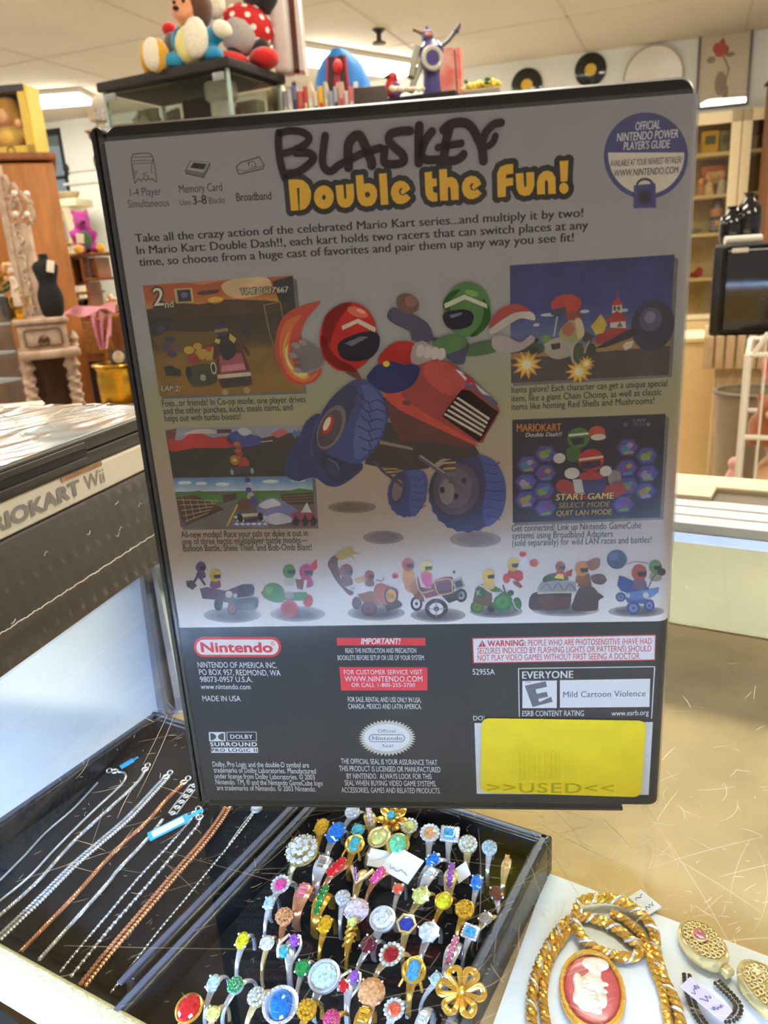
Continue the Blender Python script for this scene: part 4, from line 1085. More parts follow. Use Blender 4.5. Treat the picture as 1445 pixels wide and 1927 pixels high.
def pill(x0, y0, x1, y1, c, L):
    r = (y1 - y0) / 2; cy = (y0 + y1) / 2
    a.poly([(x0 + r + r * math.cos(math.radians(t)), cy + r * math.sin(math.radians(t))) for t in range(90, 271, 9)] + [(x1 - r + r * math.cos(math.radians(t)), cy + r * math.sin(math.radians(t))) for t in range(-90, 91, 9)], c, L)
pill(365.5, 1198, 529.5, 1236, RED, 0); pill(370, 1203, 524.5, 1231.5, (222, 212, 206), 1)
a.text('Nintendo', (380.5, 1226), (513, 1226.5), 17.5, RED, 2, .035); a.ell(513.8, 1210.5, 4, 4, RED, 2); a.ell(513.8, 1210.5, 3.1, 3.1, (222, 212, 206), 3); a.text('R', (512.4, 1212.6), (515.4, 1212.6), 4, RED, 4)
a.build('maker_logo', low, 'red and white pill shaped logo')
a = Art(3)
a.poly([(634, 1199.6), (800.2, 1199.8), (800.4, 1214.4), (634.6, 1214)], RED, 0); a.text('IMPORTANT!', (679.8, 1211.6), (753.9, 1211.6), 11, WHT, 1, .025, .25)
a.poly([(638.7, 1254.7), (804, 1255.4), (804.2, 1298.4), (642.3, 1298.8)], (206, 44, 56), 0)
for t_, p0, p1, h in (('FOR CUSTOMER SERVICE VISIT', (647.7, 1268.4), (795, 1268.4), 8.4), ('WWW.NINTENDO.COM', (649.2, 1281.9), (795, 1281.9), 10), ('OR CALL 1-800-255-3700', (661.8, 1291.9), (780.9, 1291.9), 7.2)): a.text(t_, p0, p1, h, WHT, 1, 0, 0, 1.05)
a.build('service_panel', low, 'red service panels')
# seal
a = Art(3); SG = (190, 184, 170); n = 44; pts = []
for k in range(n * 2):
    r_ = 1.0 if k % 2 else .86; an = PI * k / n; pts.append((728.7 + 54 * r_ * math.cos(an), 1387.8 + 34.5 * r_ * math.sin(an)))
a.poly(pts, SG, 0); a.ell(728.2, 1387.5, 43, 25.5, (232, 230, 232), 1); G6 = (112, 110, 112)
pill(694, 1381, 762, 1395.6, G6, 2); pill(695.6, 1382.4, 760.4, 1394.2, (226, 224, 226), 3)
a.text('Nintendo', (701, 1391.8), (757, 1391.8), 7.2, G6, 4, .02, 0, 1.1); a.text('Official', (711.4, 1377.8), (743.8, 1377.8), 6.2, G6, 2, .01, 0, 1.1); a.text('Seal', (719.7, 1405.4), (739, 1405.2), 5.8, G6, 2, .01, 0, 1.1)
a.build('official_seal', low, 'notched oval seal')
# surround sound mark
a = Art(3)
a.poly([(393, 1377), (423.8, 1377), (424.6, 1394.4), (394, 1394.4)], W2, 0)
a.poly([(396, 1379)] + [(396 + 11 * math.sin(math.radians(t)), 1385.7 - 6.8 * math.cos(math.radians(t))) for t in range(0, 181, 15)] + [(396.6, 1392.4)], (58, 59, 66), 1)
a.poly([(421.6, 1379)] + [(421.6 - 11 * math.sin(math.radians(t)), 1385.7 - 6.8 * math.cos(math.radians(t))) for t in range(0, 181, 15)] + [(422, 1392.4)], (58, 59, 66), 1)
for q in (((427, 1377), (482.4, 1377)), ((428, 1393.6), (483, 1393.6)), ((427, 1377), (428, 1393.6)), ((482.4, 1377), (483, 1393.6))): a.line(q, 1.2, W2, 0)
a.text('DOLBY', (434.4, 1389.4), (476, 1389.4), 7.6, W2, 1, .02, 0, 1.1); a.text('SURROUND', (396.8, 1403.4), (484, 1403.6), 7.2, W2, 1, .03, 0, 1.15)
a.poly([(397.3, 1406.2), (485.4, 1406.2), (485.8, 1416), (398, 1416)], W2, 0); a.text('PRO LOGIC II', (399, 1414), (484, 1414.2), 6.2, (58, 59, 66), 1, .03, 0, 1.15)
a.build('sound_mark', low, 'white surround sound mark')
# warning and rating
a = Art(3); WR = (178, 40, 48)
a.poly([(888.2, 1199.8), (1234, 1193.4), (1232.6, 1242), (890, 1248)], WR, 0); a.poly([(890.2, 1201.6), (1232, 1195.4), (1230.8, 1240.2), (892, 1246)], (212, 208, 210), 1)
a.poly([(899.7, 1216.8), (907.2, 1203.8), (914.8, 1216.4)], WR, 2); a.line([(907.2, 1208), (907.2, 1212.4)], 1.2, (212, 208, 210), 3); a.ell(907.2, 1214.8, .8, .8, (212, 208, 210), 3)
a.text('WARNING:', (917.6, 1215.6), (988.6, 1214.2), 10.4, WR, 2, .035, 0, 1.05); a.text('PEOPLE WHO ARE PHOTOSENSITIVE (HAVE HAD', (993.8, 1214.4), (1225.6, 1211.2), 11, WR, 2, .008)
a.text('SEIZURES INDUCED BY FLASHING LIGHTS OR PATTERNS) SHOULD', (898, 1229.6), (1225, 1225), 11, WR, 2, .008); a.text('NOT PLAY VIDEO GAMES WITHOUT FIRST SEEING A DOCTOR.', (898.6, 1242.6), (1204.8, 1239), 11, WR, 2, .008)
a.build('warning_panel', low, 'white warning panel with red edge')
a = Art(3)
for q in (((975.6, 1257.4), (1231.5, 1254)), ((1231.5, 1254), (1225.6, 1351)), ((975.6, 1257.4), (977, 1348))): a.line(q, 2.0, W2, 0)
a.text('EVERYONE', (982.7, 1276.4), (1077.9, 1275.2), 13.4, W2, 1, .022, 0, 1.05)
a.poly([(982.8, 1280.8), (1047.6, 1279.8), (1047.4, 1331.6), (982.8, 1332)], (216, 214, 220), 0); a.poly([(1053.3, 1279.4), (1223, 1276.6), (1221.6, 1329.6), (1053.4, 1331)], (214, 212, 218), 0)
a.text('Mild Cartoon Violence', (1059.5, 1311.8), (1213.8, 1309.4), 11, (84, 82, 96), 1, .012, 0, 1.04)
def zz8(x, y): return (800 + x / 2.89, 1010 + y / 2.89)
a.poly([zz8(*p) for p in ((541, 808), (655, 784), (662, 814), (600, 828), (606, 852), (660, 841), (668, 868), (614, 880), (620, 898), (684, 868), (693, 896), (583, 924))], (96, 97, 108), 1)
a.text('TM', zz8(541, 796), zz8(572, 796), 4, (84, 82, 96), 1); a.text('ESRB CONTENT RATING', (982.7, 1347), (1098.3, 1346.6), 10.2, W2, 1, .004); a.text('www.esrb.org', (1150.2, 1346.3), (1220, 1344.6), 9.5, W2, 1, .004)
a.build('rating_panel', low, 'white framed rating panel with slanted E')
a = Art(3); a.poly([(892.7, 1360), (1228, 1358), (1220, 1495), (897, 1493)], (206, 206, 212), 0); a.build('barcode_patch', low, 'white patch under the yellow sticker')
# --- the shop's yellow sticker
ST = [face(905.5, 1348.4), face(1215, 1353), face(1204.8, 1496.6), face(903.8, 1487.5)]
M_yst = mat('yellow_sticker', (240, 214, 0), 0.45, var=0.06, scale=120, coat=.2)
a = Art(30); a.mats = []
c = [Vector((*p, 0)) for p in ST]; out = []
for i in range(4):
    p, q, r_ = c[i], c[i - 1], c[(i + 1) % 4]; u, v = (q - p).normalized(), (r_ - p).normalized()
    for k in range(6):
        t = k / 5 * PI / 2; w_ = p + u * .0022 * (1 - math.sin(t)) + v * .0022 * (1 - math.cos(t)); out.append((w_.x, w_.y))
b = MB(); b.prism([(x, -.00085, z) for x, z in out], (0, 1, 0), .00018); stk = b.build('price_sticker', M_yst, case, smooth=False); stk['label'] = 'yellow price sticker'
a = Art(36); OL = (196, 176, 8)
a.text('>>USED<<', (917, 1487.5), (1153, 1489), 18, (166, 152, 20), 0, .012, 0, 1.1)
x = 976
while x < 1054:
    w_ = rnd.choice((.6, .9, 1.5)); a.line([(x, 1409 + rnd.random() * 6), (x + .5, 1464)], w_, (190, 172, 10), 0, cap=False); x += w_ + rnd.choice((1.2, 2.0, 3.0))
a.build('sticker_print', stk)
PRINT = 1.0      # the pictures are printed darker than the plain sheet
# ------------------------------------------------------------------ printed pictures
class Shot:
    """a framed picture: points are given as fractions of its width and height"""
    def __init__(s, q, base=2): s.q = q; s.a = Art(base)
    def p(s, u, v):
        (x0, y0), (x1, y1), (x2, y2), (x3, y3) = s.q
        xt, yt = x0 + (x1 - x0) * u, y0 + (y1 - y0) * u; xb, yb = x3 + (x2 - x3) * u, y3 + (y2 - y3) * u
        return (xt + (xb - xt) * v, yt + (yb - yt) * v)
    def poly(s, pts, c, L, sm=0): s.a.poly([s.p(*p) for p in pts], c, L, sm)
    def rect(s, u0, v0, u1, v1, c, L): s.poly([(u0, v0), (u1, v0), (u1, v1), (u0, v1)], c, L)
    def ell(s, u, v, ru, rv, c, L, n=24): s.poly([(u + ru * math.cos(2 * PI * k / n), v + rv * math.sin(2 * PI * k / n)) for k in range(n)], c, L)
    def line(s, pts, w, c, L, sm=0): s.a.line([s.p(*p) for p in pts], w, c, L, sm)
    def text(s, t, u0, v0, u1, v1, cap, c, L, b=0.0, sh=0.0): s.a.text(t, s.p(u0, v0), s.p(u1, v1), cap, c, L, b, sh)
    def bands(s, stops, L):
        for (v0, c0), (v1, c1) in zip(stops, stops[1:]):
            for k in range(5):
                f = k / 5; s.rect(0, v0 + (v1 - v0) * f, 1, v0 + (v1 - v0) * (f + .2), tuple(int(a_ + (b_ - a_) * f) for a_, b_ in zip(c0, c1)), L)
    def shade(s, c=(112, 108, 110)):
        s.poly([(.01, 1.0), (1.0, .99), (1.0, .02), (1.025, .04), (1.022, 1.022), (.015, 1.028)], c, -1)
# 1: dusk track seen from behind a truck
s = Shot(((268.7, 537), (551, 518.5), (570.5, 735.8), (300.6, 744.9)))
s.shade(); s.bands([(0, (176, 84, 48)), (.12, (184, 92, 40)), (.22, (196, 150, 58)), (.23, (58, 44, 26)), (.42, (66, 50, 24)), (.55, (84, 62, 22)), (.62, (128, 94, 28)), (1, (150, 108, 22))], 0)
s.poly([(.28, .0), (.4, .03), (.5, .01), (.6, .0)], (206, 130, 84), 1); s.poly([(.52, .05), (.6, 0.0), (.82, .0), (.84, .12), (.66, .17), (.56, .14)], (220, 186, 142), 1, 5)
s.poly([(.86, .04), (1, .0), (1, .66), (.93, .45), (.9, .25)], (40, 36, 40), 1); s.poly([(0, .22), (.2, .17), (.36, .2), (.55, .17), (.8, .2), (.95, .23), (.95, .3), (0, .32)], (74, 52, 30), 1)
s.poly([(.36, .09), (.5, .08), (.48, .11), (.38, .12)], (78, 56, 40), 2, 4); s.ell(.47, .17, .05, .03, (232, 176, 70), 1)
s.poly([(.05, .42), (.3, .44), (.5, .46), (.4, .56), (.1, .6), (.02, .5)], (104, 82, 30), 1, 5); s.poly([(0, .3), (.16, .3), (.12, .42), (.02, .48)], (48, 42, 44), 1)
# truck seen from behind with a helmeted rider
s.poly([(.42, .58), (.6, .55), (.65, .8), (.655, .93), (.44, .95), (.42, .85)], (92, 40, 34), 3); s.poly([(.45, .66), (.6, .645), (.625, .8), (.44, .82)], (162, 78, 96), 4); s.poly([(.46, .75), (.61, .74), (.62, .79), (.45, .805)], (204, 130, 140), 5)
s.poly([(.42, .83), (.65, .815), (.652, .85), (.42, .865)], (206, 192, 170), 5); s.poly([(.43, .87), (.65, .855), (.64, .935), (.45, .95)], (62, 48, 34), 5)
s.ell(.46, .985, .022, .028, (176, 150, 90), 6); s.ell(.61, .975, .022, .028, (176, 150, 90), 6)
s.poly([(.38, .68), (.43, .56), (.45, .62), (.43, .7)], (80, 30, 30), 4); s.poly([(.62, .56), (.66, .64), (.65, .68), (.61, .6)], (80, 30, 30), 4)
s.poly([(.45, .5), (.55, .48), (.57, .63), (.52, .7), (.47, .68)], (40, 32, 32), 5, 5); s.ell(.485, .43, .05, .06, (62, 46, 82), 6); s.poly([(.44, .43), (.53, .42), (.53, .45), (.44, .46)], (150, 120, 60), 7); s.poly([(.44, .51), (.47, .52), (.46, .56), (.43, .54)], (206, 180, 80), 6); s.poly([(.54, .47), (.58, .52), (.56, .56), (.53, .52)], (206, 180, 80), 6)
s.ell(.655, .45, .036, .055, (44, 44, 54), 5); 
# rival cart and far riders
s.poly([(.22, .76), (.36, .73), (.41, .8), (.4, .9), (.26, .93), (.21, .86)], (70, 66, 44), 3, 4); s.ell(.225, .8, .02, .055, (30, 28, 26), 4); s.ell(.4, .77, .02, .055, (206, 200, 180), 4); s.ell(.4, .77, .013, .04, (40, 36, 30), 5); s.ell(.32, .85, .02, .03, (176, 170, 150), 5)
s.ell(.27, .68, .04, .05, (150, 54, 40), 4); s.ell(.33, .64, .045, .05, (190, 150, 50), 4); s.ell(.25, .6, .035, .035, (196, 156, 50), 5); s.ell(.31, .57, .03, .03, (196, 156, 50), 5); s.poly([(.36, .6), (.42, .58), (.4, .7), (.36, .7)], (180, 150, 60), 5); s.ell(.385, .6, .02, .025, (180, 60, 40), 6)
for q in ((.13, .5, (70, 60, 90)), (.1, .57, (90, 60, 110)), (.16, .58, (110, 70, 80)), (.13, .63, (70, 56, 80)), (.08, .4, (60, 62, 90)), (.1, .76, (48, 44, 46)), (.14, .8, (52, 48, 48))): s.ell(q[0], q[1], .035, .03, q[2], 3, 9)
s.poly([(.06, .74), (.17, .77), (.17, .83), (.07, .82)], (44, 40, 42), 4)
s.line([(.79, .24), (.9, .22), (.915, .42), (.9, .52), (.9, .58), (.83, .6), (.81, .5), (.79, .24)], 2.0, (140, 124, 84), 4); s.ell(.9, .44, .012, .02, (120, 60, 40), 5); s.ell(.9, .5, .01, .02, (70, 70, 130), 5)
for k in range(3): s.line([(.825 + .006 * k, .91 - .035 * k), (.835 + .006 * k, .93 - .035 * k)], 3.6, (96, 130, 60), 4)
s.rect(.205, .05, .325, .18, (206, 176, 110), 4); s.rect(.222, .062, .312, .168, (46, 46, 84), 5); s.ell(.268, .11, .022, .026, (110, 110, 140), 6)
for c_, L_, b_ in (((46, 36, 24), 6, .075), ((226, 216, 186), 7, .01)):
    s.text('2', .055, .19, .125, .19, 33, c_, L_, b_, .1); s.text('nd', .13, .215, .19, .21, 14, c_, L_, b_, .1); s.text("TIME 01'37'667", .645, .135, .965, .14, 10.5, c_, L_, b_ * 1.5, .15); s.text('LAP 2/', .02, .955, .16, .965, 10.5, c_, L_, b_ * .8, .2)
s.a.build('dusk_picture')
# 2: two tracks, one above the other
s = Shot(((311, 806.6), (581, 799.6), (593.7, 990.2), (340.3, 991.7)))
s.shade(); s.rect(0, 0, 1, .5, (52, 44, 38), 0); s.rect(0, 0, 1, .12, (150, 150, 172), 1)
s.poly([(0, .02), (.08, .0), (.06, .1), (0, .12)], (110, 66, 46), 2); s.poly([(.02, .1), (.1, .12), (.2, .03), (.32, .1), (.42, .09), (.46, .2), (.2, .2), (.02, .23)], (176, 44, 40), 3, 4)
s.poly([(.12, .06), (.22, .015), (.33, .02), (.34, .06), (.2, .055)], (206, 190, 186), 4, 4); s.poly([(.42, .1), (.5, .04), (.6, .08), (.66, .11), (.66, .18), (.46, .2)], (62, 66, 140), 3, 4); s.poly([(.5, .03), (.56, .01), (.6, .06), (.54, .09)], (186, 190, 210), 4, 4)
s.rect(.36, .02, .46, .06, (90, 50, 40), 2); s.poly([(.66, .12), (.8, .08), (1, .06), (1, .2), (.66, .18)], (60, 44, 38), 3); s.poly([(.72, .08), (.82, .02), (.86, .07), (.78, .12)], (176, 90, 96), 4)
for k in range(5): s.poly([(.88 + .03 * k, .08), (.9 + .03 * k, .04), (.92 + .03 * k, .09), (.9 + .03 * k, .13)], (86, 110, 160), 4)
s.line([(.66, .155), (.74, .145)], 1.6, (190, 180, 170), 4)
for k in range(6): s.ell(.49 + .008 * (k % 2), .17 + .035 * k, .024, .024, ((190, 96, 44), (150, 60, 40))[k % 2], 4, 12)
s.ell(.46, .33, .035, .05, (176, 110, 60), 5); s.ell(.52, .36, .04, .06, (160, 60, 44), 5); s.ell(.46, .33, .016, .02, (206, 180, 60), 6); s.poly([(.42, .4), (.56, .39), (.57, .46), (.43, .47)], (70, 60, 66), 6); s.ell(.43, .45, .012, .03, (130, 160, 170), 7); s.ell(.575, .44, .012, .03, (130, 160, 170), 7)
s.rect(0, .5, 1, 1.0, (100, 92, 92), 1); s.bands([(.5, (96, 132, 184)), (.58, (140, 172, 208)), (.64, (196, 210, 220))], 2)
for u, v, r_ in ((.08, .55, .05), (.2, .56, .04), (.35, .57, .05), (.7, .55, .06), (.9, .54, .05)): s.ell(u, v, r_, .018, (214, 220, 226), 3, 14)
s.poly([(0, .66), (.18, .63), (.3, .68), (.42, .66), (.6, .64), (.75, .67), (.9, .62), (1, .64), (1, .76), (0, .76)], (70, 118, 52), 3); s.poly([(0, .7), (.14, .67), (.26, .76), (.34, .82), (.05, .98), (.02, .94)], (86, 58, 44), 4)
for k in range(5): s.line([(.01 + .008 * k, .72 + .055 * k), (.3 - .02 * k, .735 + .03 * k)], 1.4, (180, 160, 130), 5)
for k in range(5): s.line([(.05 + .05 * k, .7 + .012 * k), (.06 + .052 * k, .95 - .05 * k)], 1.1, (180, 160, 130), 5)
s.poly([(.34, .68), (.44, .66), (.44, .72), (.34, .76)], (74, 50, 40), 4); s.poly([(.76, .68), (1, .66), (1, .78), (.78, .78)], (74, 50, 40), 4)
for k in range(3): s.line([(.78, .70 + .025 * k), (1, .685 + .03 * k)], 1.0, (150, 130, 104), 5)
s.poly([(.04, .99), (.34, .76), (.46, .74), (.4, 1.0)], (112, 106, 104), 4); s.line([(.345, .99), (.44, .78)], 3, (206, 170, 70), 5)
s.poly([(.38, 1), (.46, .86), (.62, .86), (.66, 1)], (110, 116, 160), 5)
for i in range(6):
    for j in range(3): s.poly([(.4 + .042 * i + .02 * (j % 2), .9 + .035 * j), (.42 + .042 * i + .02 * (j % 2), .885 + .035 * j), (.44 + .042 * i + .02 * (j % 2), .9 + .035 * j), (.42 + .042 * i + .02 * (j % 2), .915 + .035 * j)], (206, 210, 220), 6)
s.poly([(.58, .86), (.6, .76), (.7, .71), (.82, .78), (.9, .88), (.8, .95), (.64, .96)], (120, 120, 180), 5, 5); s.poly([(.6, .78), (.7, .72), (.76, .78), (.7, .8), (.64, .82)], (206, 208, 226), 6, 4); s.poly([(.62, .92), (.74, .86), (.84, .94), (.7, .98)], (190, 190, 212), 6, 4)
s.poly([(.82, .88), (.92, .82), (1, .84), (1, .99), (.86, .99)], (150, 70, 96), 6); s.poly([(.9, .86), (.95, .76), (.98, .86)], (206, 206, 216), 7)
for u in (.86, .93, .99): s.poly([(u - .03, .94), (u - .01, .91), (u, .88), (u + .01, .91), (u + .03, .94), (u + .01, .99), (u - .02, .99)], (46, 40, 56), 7)
for k in range(5): s.ell(.535 + .012 * (k % 2), .53 + .05 * k, .022, .028, ((74, 70, 140), (180, 180, 210))[k % 2], 5, 12)
s.ell(.49, .78, .045, .06, (110, 66, 46), 6); s.ell(.56, .74, .03, .05, (80, 76, 140), 6); s.ell(.53, .7, .014, .02, (206, 180, 60), 7); s.poly([(.45, .87), (.59, .86), (.59, .91), (.45, .92)], (196, 186, 166), 7); s.ell(.45, .91, .02, .045, (34, 30, 32), 8); s.ell(.6, .9, .02, .045, (34, 30, 32), 8); s.poly([(.47, .9), (.58, .89), (.58, .95), (.48, .96)], (60, 60, 110), 7)
s.a.build('split_picture')
# 3: blue sky over a race track, small open cart, red roofed tower, dark ball
s = Shot(((959.2, 499.2), (1268.6, 479), (1257.5, 704.8), (961.6, 720.4)))
s.shade((116, 112, 112)); s.bands([(0, (48, 48, 112)), (.35, (54, 58, 128)), (.55, (84, 96, 150)), (.72, (120, 128, 160))], 0); s.rect(0, .72, 1, 1, (72, 62, 62), 1); s.poly([(0, .75), (.3, .74), (.6, .68), (.78, .68), (1, .72), (1, .76), (.5, .78), (0, .82)], (160, 120, 70), 2); s.poly([(0, .8), (.4, .78), (1, .77), (1, 1), (0, 1)], (76, 66, 66), 3)
for u, v, r_ in ((.24, .44, .055), (.46, .43, .03), (.7, .44, .03), (.16, .52, .02)): s.ell(u, v, r_, .014, (190, 194, 206), 2, 14)
s.poly([(.52, .66), (.58, .6), (.66, .57), (.74, .6), (.78, .66), (.7, .7), (.54, .71)], (150, 48, 44), 4); s.poly([(.62, .58), (.62, .5), (.71, .5), (.72, .59)], (200, 190, 180), 5); s.poly([(.59, .51), (.66, .44), (.72, .5), (.72, .53), (.6, .54)], (160, 44, 46), 6); s.rect(.63, .38, .69, .46, (206, 198, 190), 5); s.poly([(.615, .4), (.66, .32), (.7, .39)], (166, 46, 50), 6); s.line([(.66, .32), (.658, .26)], 1, (120, 90, 80), 6)
s.ell(.645, .42, .01, .02, (90, 80, 90), 7); s.ell(.67, .42, .01, .02, (90, 80, 90), 7); s.poly([(.66, .58), (.68, .53), (.7, .58)], (110, 100, 100), 6); s.poly([(.5, .56), (.53, .51), (.56, .46), (.585, .51), (.6, .55), (.58, .62), (.53, .63)], (206, 176, 60), 5)
s.ell(.885, .58, .135, .215, (50, 48, 72), 6, 40); s.ell(.87, .53, .07, .1, (86, 80, 116), 7); s.ell(.865, .51, .035, .05, (124, 116, 150), 8); s.poly([(.74, .6), (.8, .62), (.74, .68), (.6, .74), (.52, .75)], (44, 40, 50), 7)
s.poly([(.7, .74), (.72, .71), (.77, .7), (.76, .75), (.72, .78)], (206, 196, 176), 8)
# cart with a helmeted rider
s.poly([(.2, .7), (.28, .64), (.38, .64), (.44, .7), (.4, .78), (.3, .82), (.23, .78)], (170, 160, 150), 6, 4); s.poly([(.25, .69), (.31, .68), (.31, .73), (.26, .74)], (60, 54, 54), 7); s.ell(.155, .72, .06, .05, (60, 74, 54), 6); s.ell(.14, .73, .035, .03, (40, 46, 40), 7); s.ell(.41, .78, .035, .1, (176, 170, 160), 8); s.ell(.425, .78, .035, .095, (62, 80, 58), 9); s.ell(.505, .76, .03, .06, (50, 62, 48), 7); s.ell(.16, .65, .015, .02, (34, 34, 44), 7); s.ell(.22, .64, .03, .03, (110, 140, 70), 7)
s.poly([(.3, .6), (.36, .5), (.42, .52), (.45, .62), (.42, .68), (.34, .67)], (160, 160, 110), 8, 4); s.ell(.36, .57, .04, .06, (176, 96, 80), 9); s.line([(.27, .62), (.29, .46)], 3, (186, 180, 176), 7); s.poly([(.4, .48), (.44, .5), (.46, .62), (.42, .66), (.41, .58)], (206, 190, 150), 9, 3)
s.ell(.345, .36, .095, .085, (176, 58, 44), 9); s.poly([(.25, .4), (.34, .38), (.35, .43), (.29, .46), (.25, .44)], (60, 66, 92), 10); s.poly([(.33, .43), (.43, .42), (.44, .48), (.36, .5)], (140, 60, 40), 9); s.poly([(.46, .6), (.52, .64), (.5, .7), (.45, .68)], (70, 60, 66), 8); s.line([(.46, .78), (.49, .68)], 2, (170, 170, 180), 9)
def burst(u, v, r_, L):
    for sc_, c_ in ((1, (214, 150, 56)), (.72, (232, 196, 90)), (.42, (244, 232, 190))):
        s.poly([(u + r_ * sc_ * (1.0 if k % 2 else .55) * math.cos(2 * PI * k / 22), v + 1.3 * r_ * sc_ * (1.0 if k % 2 else .55) * math.sin(2 * PI * k / 22)) for k in range(22)], c_, L); L += 1
burst(.1, .85, .1, 7); burst(.43, .93, .09, 9); burst(.475, .87, .055, 10)
s.a.build('blue_sky_picture')
# 4: menu screen with hexagons
s = Shot(((963.7, 789.6), (1252, 778.5), (1242, 973.2), (964.6, 983.2)))
s.shade((116, 112, 112)); s.bands([(0, (44, 34, 52)), (.5, (38, 30, 54)), (1, (36, 30, 62))], 0)
hexc = [(.10, .44), (.22, .34), (.22, .53), (.09, .61), (.21, .70), (.09, .78), (.22, .87), (.76, .31), (.89, .40), (.76, .51), (.90, .57), (.77, .68), (.89, .74), (.745, .86)]
for k, (u, v) in enumerate(hexc):
    for r_, c_, L in ((.078, (58, 50, 120), 1), (.066, (84, 74, 150), 2)):
        s.poly([(u + r_ * math.cos(PI / 3 * j), v + r_ * 1.22 * math.sin(PI / 3 * j)) for j in range(6)], c_, L)
    cc = [(70, 120, 160), (130, 150, 80), (110, 60, 130), (150, 140, 170), (110, 140, 70), (150, 130, 90), (90, 80, 170)]
    s.ell(u - .01, v + .01, .035, .04, cc[k % 7], 3, 9); s.ell(u + .015, v - .02, .022, .026, cc[(k + 3) % 7], 4, 9); s.poly([(u - .03, v + .05), (u + .03, v + .03), (u + .04, v + .06), (u - .02, v + .07)], cc[(k + 5) % 7], 4)
# two helmeted racers in a red cart
s.poly([(.3, .62), (.36, .6), (.46, .68), (.62, .68), (.7, .62), (.76, .72), (.66, .8), (.4, .78), (.3, .7)], (150, 44, 40), 5, 4); s.ell(.68, .6, .045, .075, (140, 130, 130), 5); s.poly([(.44, .55), (.6, .55), (.62, .72), (.54, .78), (.44, .72)], (54, 52, 104), 6, 4); s.poly([(.44, .56), (.5, .53), (.58, .54), (.62, .58), (.55, .61), (.46, .6)], (160, 44, 42), 7, 4)
s.ell(.52, .42, .085, .11, (176, 44, 40), 8); s.poly([(.45, .44), (.58, .42), (.59, .48), (.5, .51), (.45, .49)], (40, 36, 50), 9); s.poly([(.44, .4), (.6, .38), (.6, .4), (.44, .425)], (214, 200, 190), 9)
s.ell(.435, .2, .075, .1, (70, 110, 50), 6); s.poly([(.38, .2), (.47, .2), (.47, .26), (.4, .27)], (40, 36, 50), 7); s.poly([(.37, .16), (.5, .15), (.5, .17), (.37, .185)], (206, 206, 190), 7); s.poly([(.36, .3), (.44, .29), (.45, .42), (.37, .42)], (60, 96, 44), 5, 4)
s.ell(.555, .16, .055, .07, (178, 70, 50), 5); s.ell(.565, .2, .05, .03, (206, 200, 190), 6); s.ell(.31, .39, .04, .05, (200, 196, 196), 7); s.ell(.395, .54, .05, .055, (206, 200, 200), 9); s.ell(.62, .53, .04, .05, (206, 202, 200), 9); s.poly([(.4, .6), (.46, .6), (.48, .74), (.42, .74)], (190, 186, 190), 8)
for c_, L, b_ in (((60, 30, 24), 8, .07), ((206, 130, 50), 9, .015)): s.text('MARIOKART', .03, .115, .32, .125, 14, c_, L, b_)
s.text('Double Dash!!', .085, .17, .325, .175, 7.5, (206, 200, 196), 9, .01, .3)
s.text('LAN', .79, .065, .87, .068, 6, (120, 110, 120), 3, .02, .2); s.text('MODE', .79, .105, .87, .108, 6, (100, 92, 104), 3, .02, .2); s.ell(.74, .09, .014, .02, (96, 90, 100), 3); s.ell(.89, .095, .014, .02, (110, 110, 104), 3)
for t_, v, cap, c_, u0, u1 in (('START GAME', .795, 11.5, (226, 196, 120), .29, .68), ('SELECT MODE', .87, 9.5, (160, 134, 84), .31, .655), ('QUIT LAN MODE', .945, 9.5, (184, 156, 96), .295, .67)):
    s.text(t_, u0, v, u1, v + .005, cap, (40, 26, 30), 10, .06, .1); s.text(t_, u0, v, u1, v + .005, cap, c_, 11, .012, .1)
s.a.build('menu_picture')

# 5: the big leaping cart, blue tyres, red bonnet, two helmeted racers
a = Art(9)
def zk(x, y): return (500 + x / 2.89, 530 + y / 2.89)
def P(pts, c, L, sm=0): a.poly([zk(*p) for p in pts], c, L, sm)
def Ln(pts, w, c, L, sm=0): a.line([zk(*p) for p in pts], w, c, L, sm)
def El(x, y, rx, ry, c, L, rot=0): a.ell(*zk(x, y), rx / 2.89, ry / 2.89, c, L, rot)
# ground shade under the cart, as printed
for x, y, rx, ry in ((470, 1225, 130, 32), (640, 1390, 110, 36), (1140, 1400, 140, 44)):
    El(x, y, rx, ry, (132, 116, 112), -5); El(x, y, rx * .75, ry * .7, (116, 100, 98), -4)
# flame ring
P([(300, 105), (225, 200), (190, 300), (200, 380), (160, 440), (180, 490), (240, 500), (305, 470), (290, 520), (250, 550), (190, 560), (120, 530), (70, 450), (50, 350), (80, 220), (150, 150)], (190, 60, 30), 0, 4)
P([(200, 180), (150, 250), (130, 350), (150, 440), (190, 500), (250, 510), (290, 480), (260, 530), (200, 545), (130, 510), (85, 420), (75, 320), (110, 220)], (214, 104, 40), 1, 4)
P([(130, 270), (110, 350), (130, 440), (180, 500), (240, 510), (200, 530), (140, 490), (100, 410), (100, 330)], (232, 170, 70), 2, 4); P([(120, 340), (125, 420), (165, 480), (230, 500), (190, 515), (130, 460), (108, 400)], (244, 226, 150), 3, 4)
def tyre(cx, cy, rx, ry, rot, hub, blocks=22, c0=(44, 50, 112), c1=(58, 68, 140), c2=(36, 38, 84)):
    pts = []
    for k in range(blocks * 2):
        r_ = 1.0 if (k // 1) % 2 else .955; an = PI * k / blocks; x, y = rx * r_ * math.cos(an), ry * r_ * math.sin(an)
        pts.append((cx + x * math.cos(rot) - y * math.sin(rot), cy + x * math.sin(rot) + y * math.cos(rot)))
    return pts
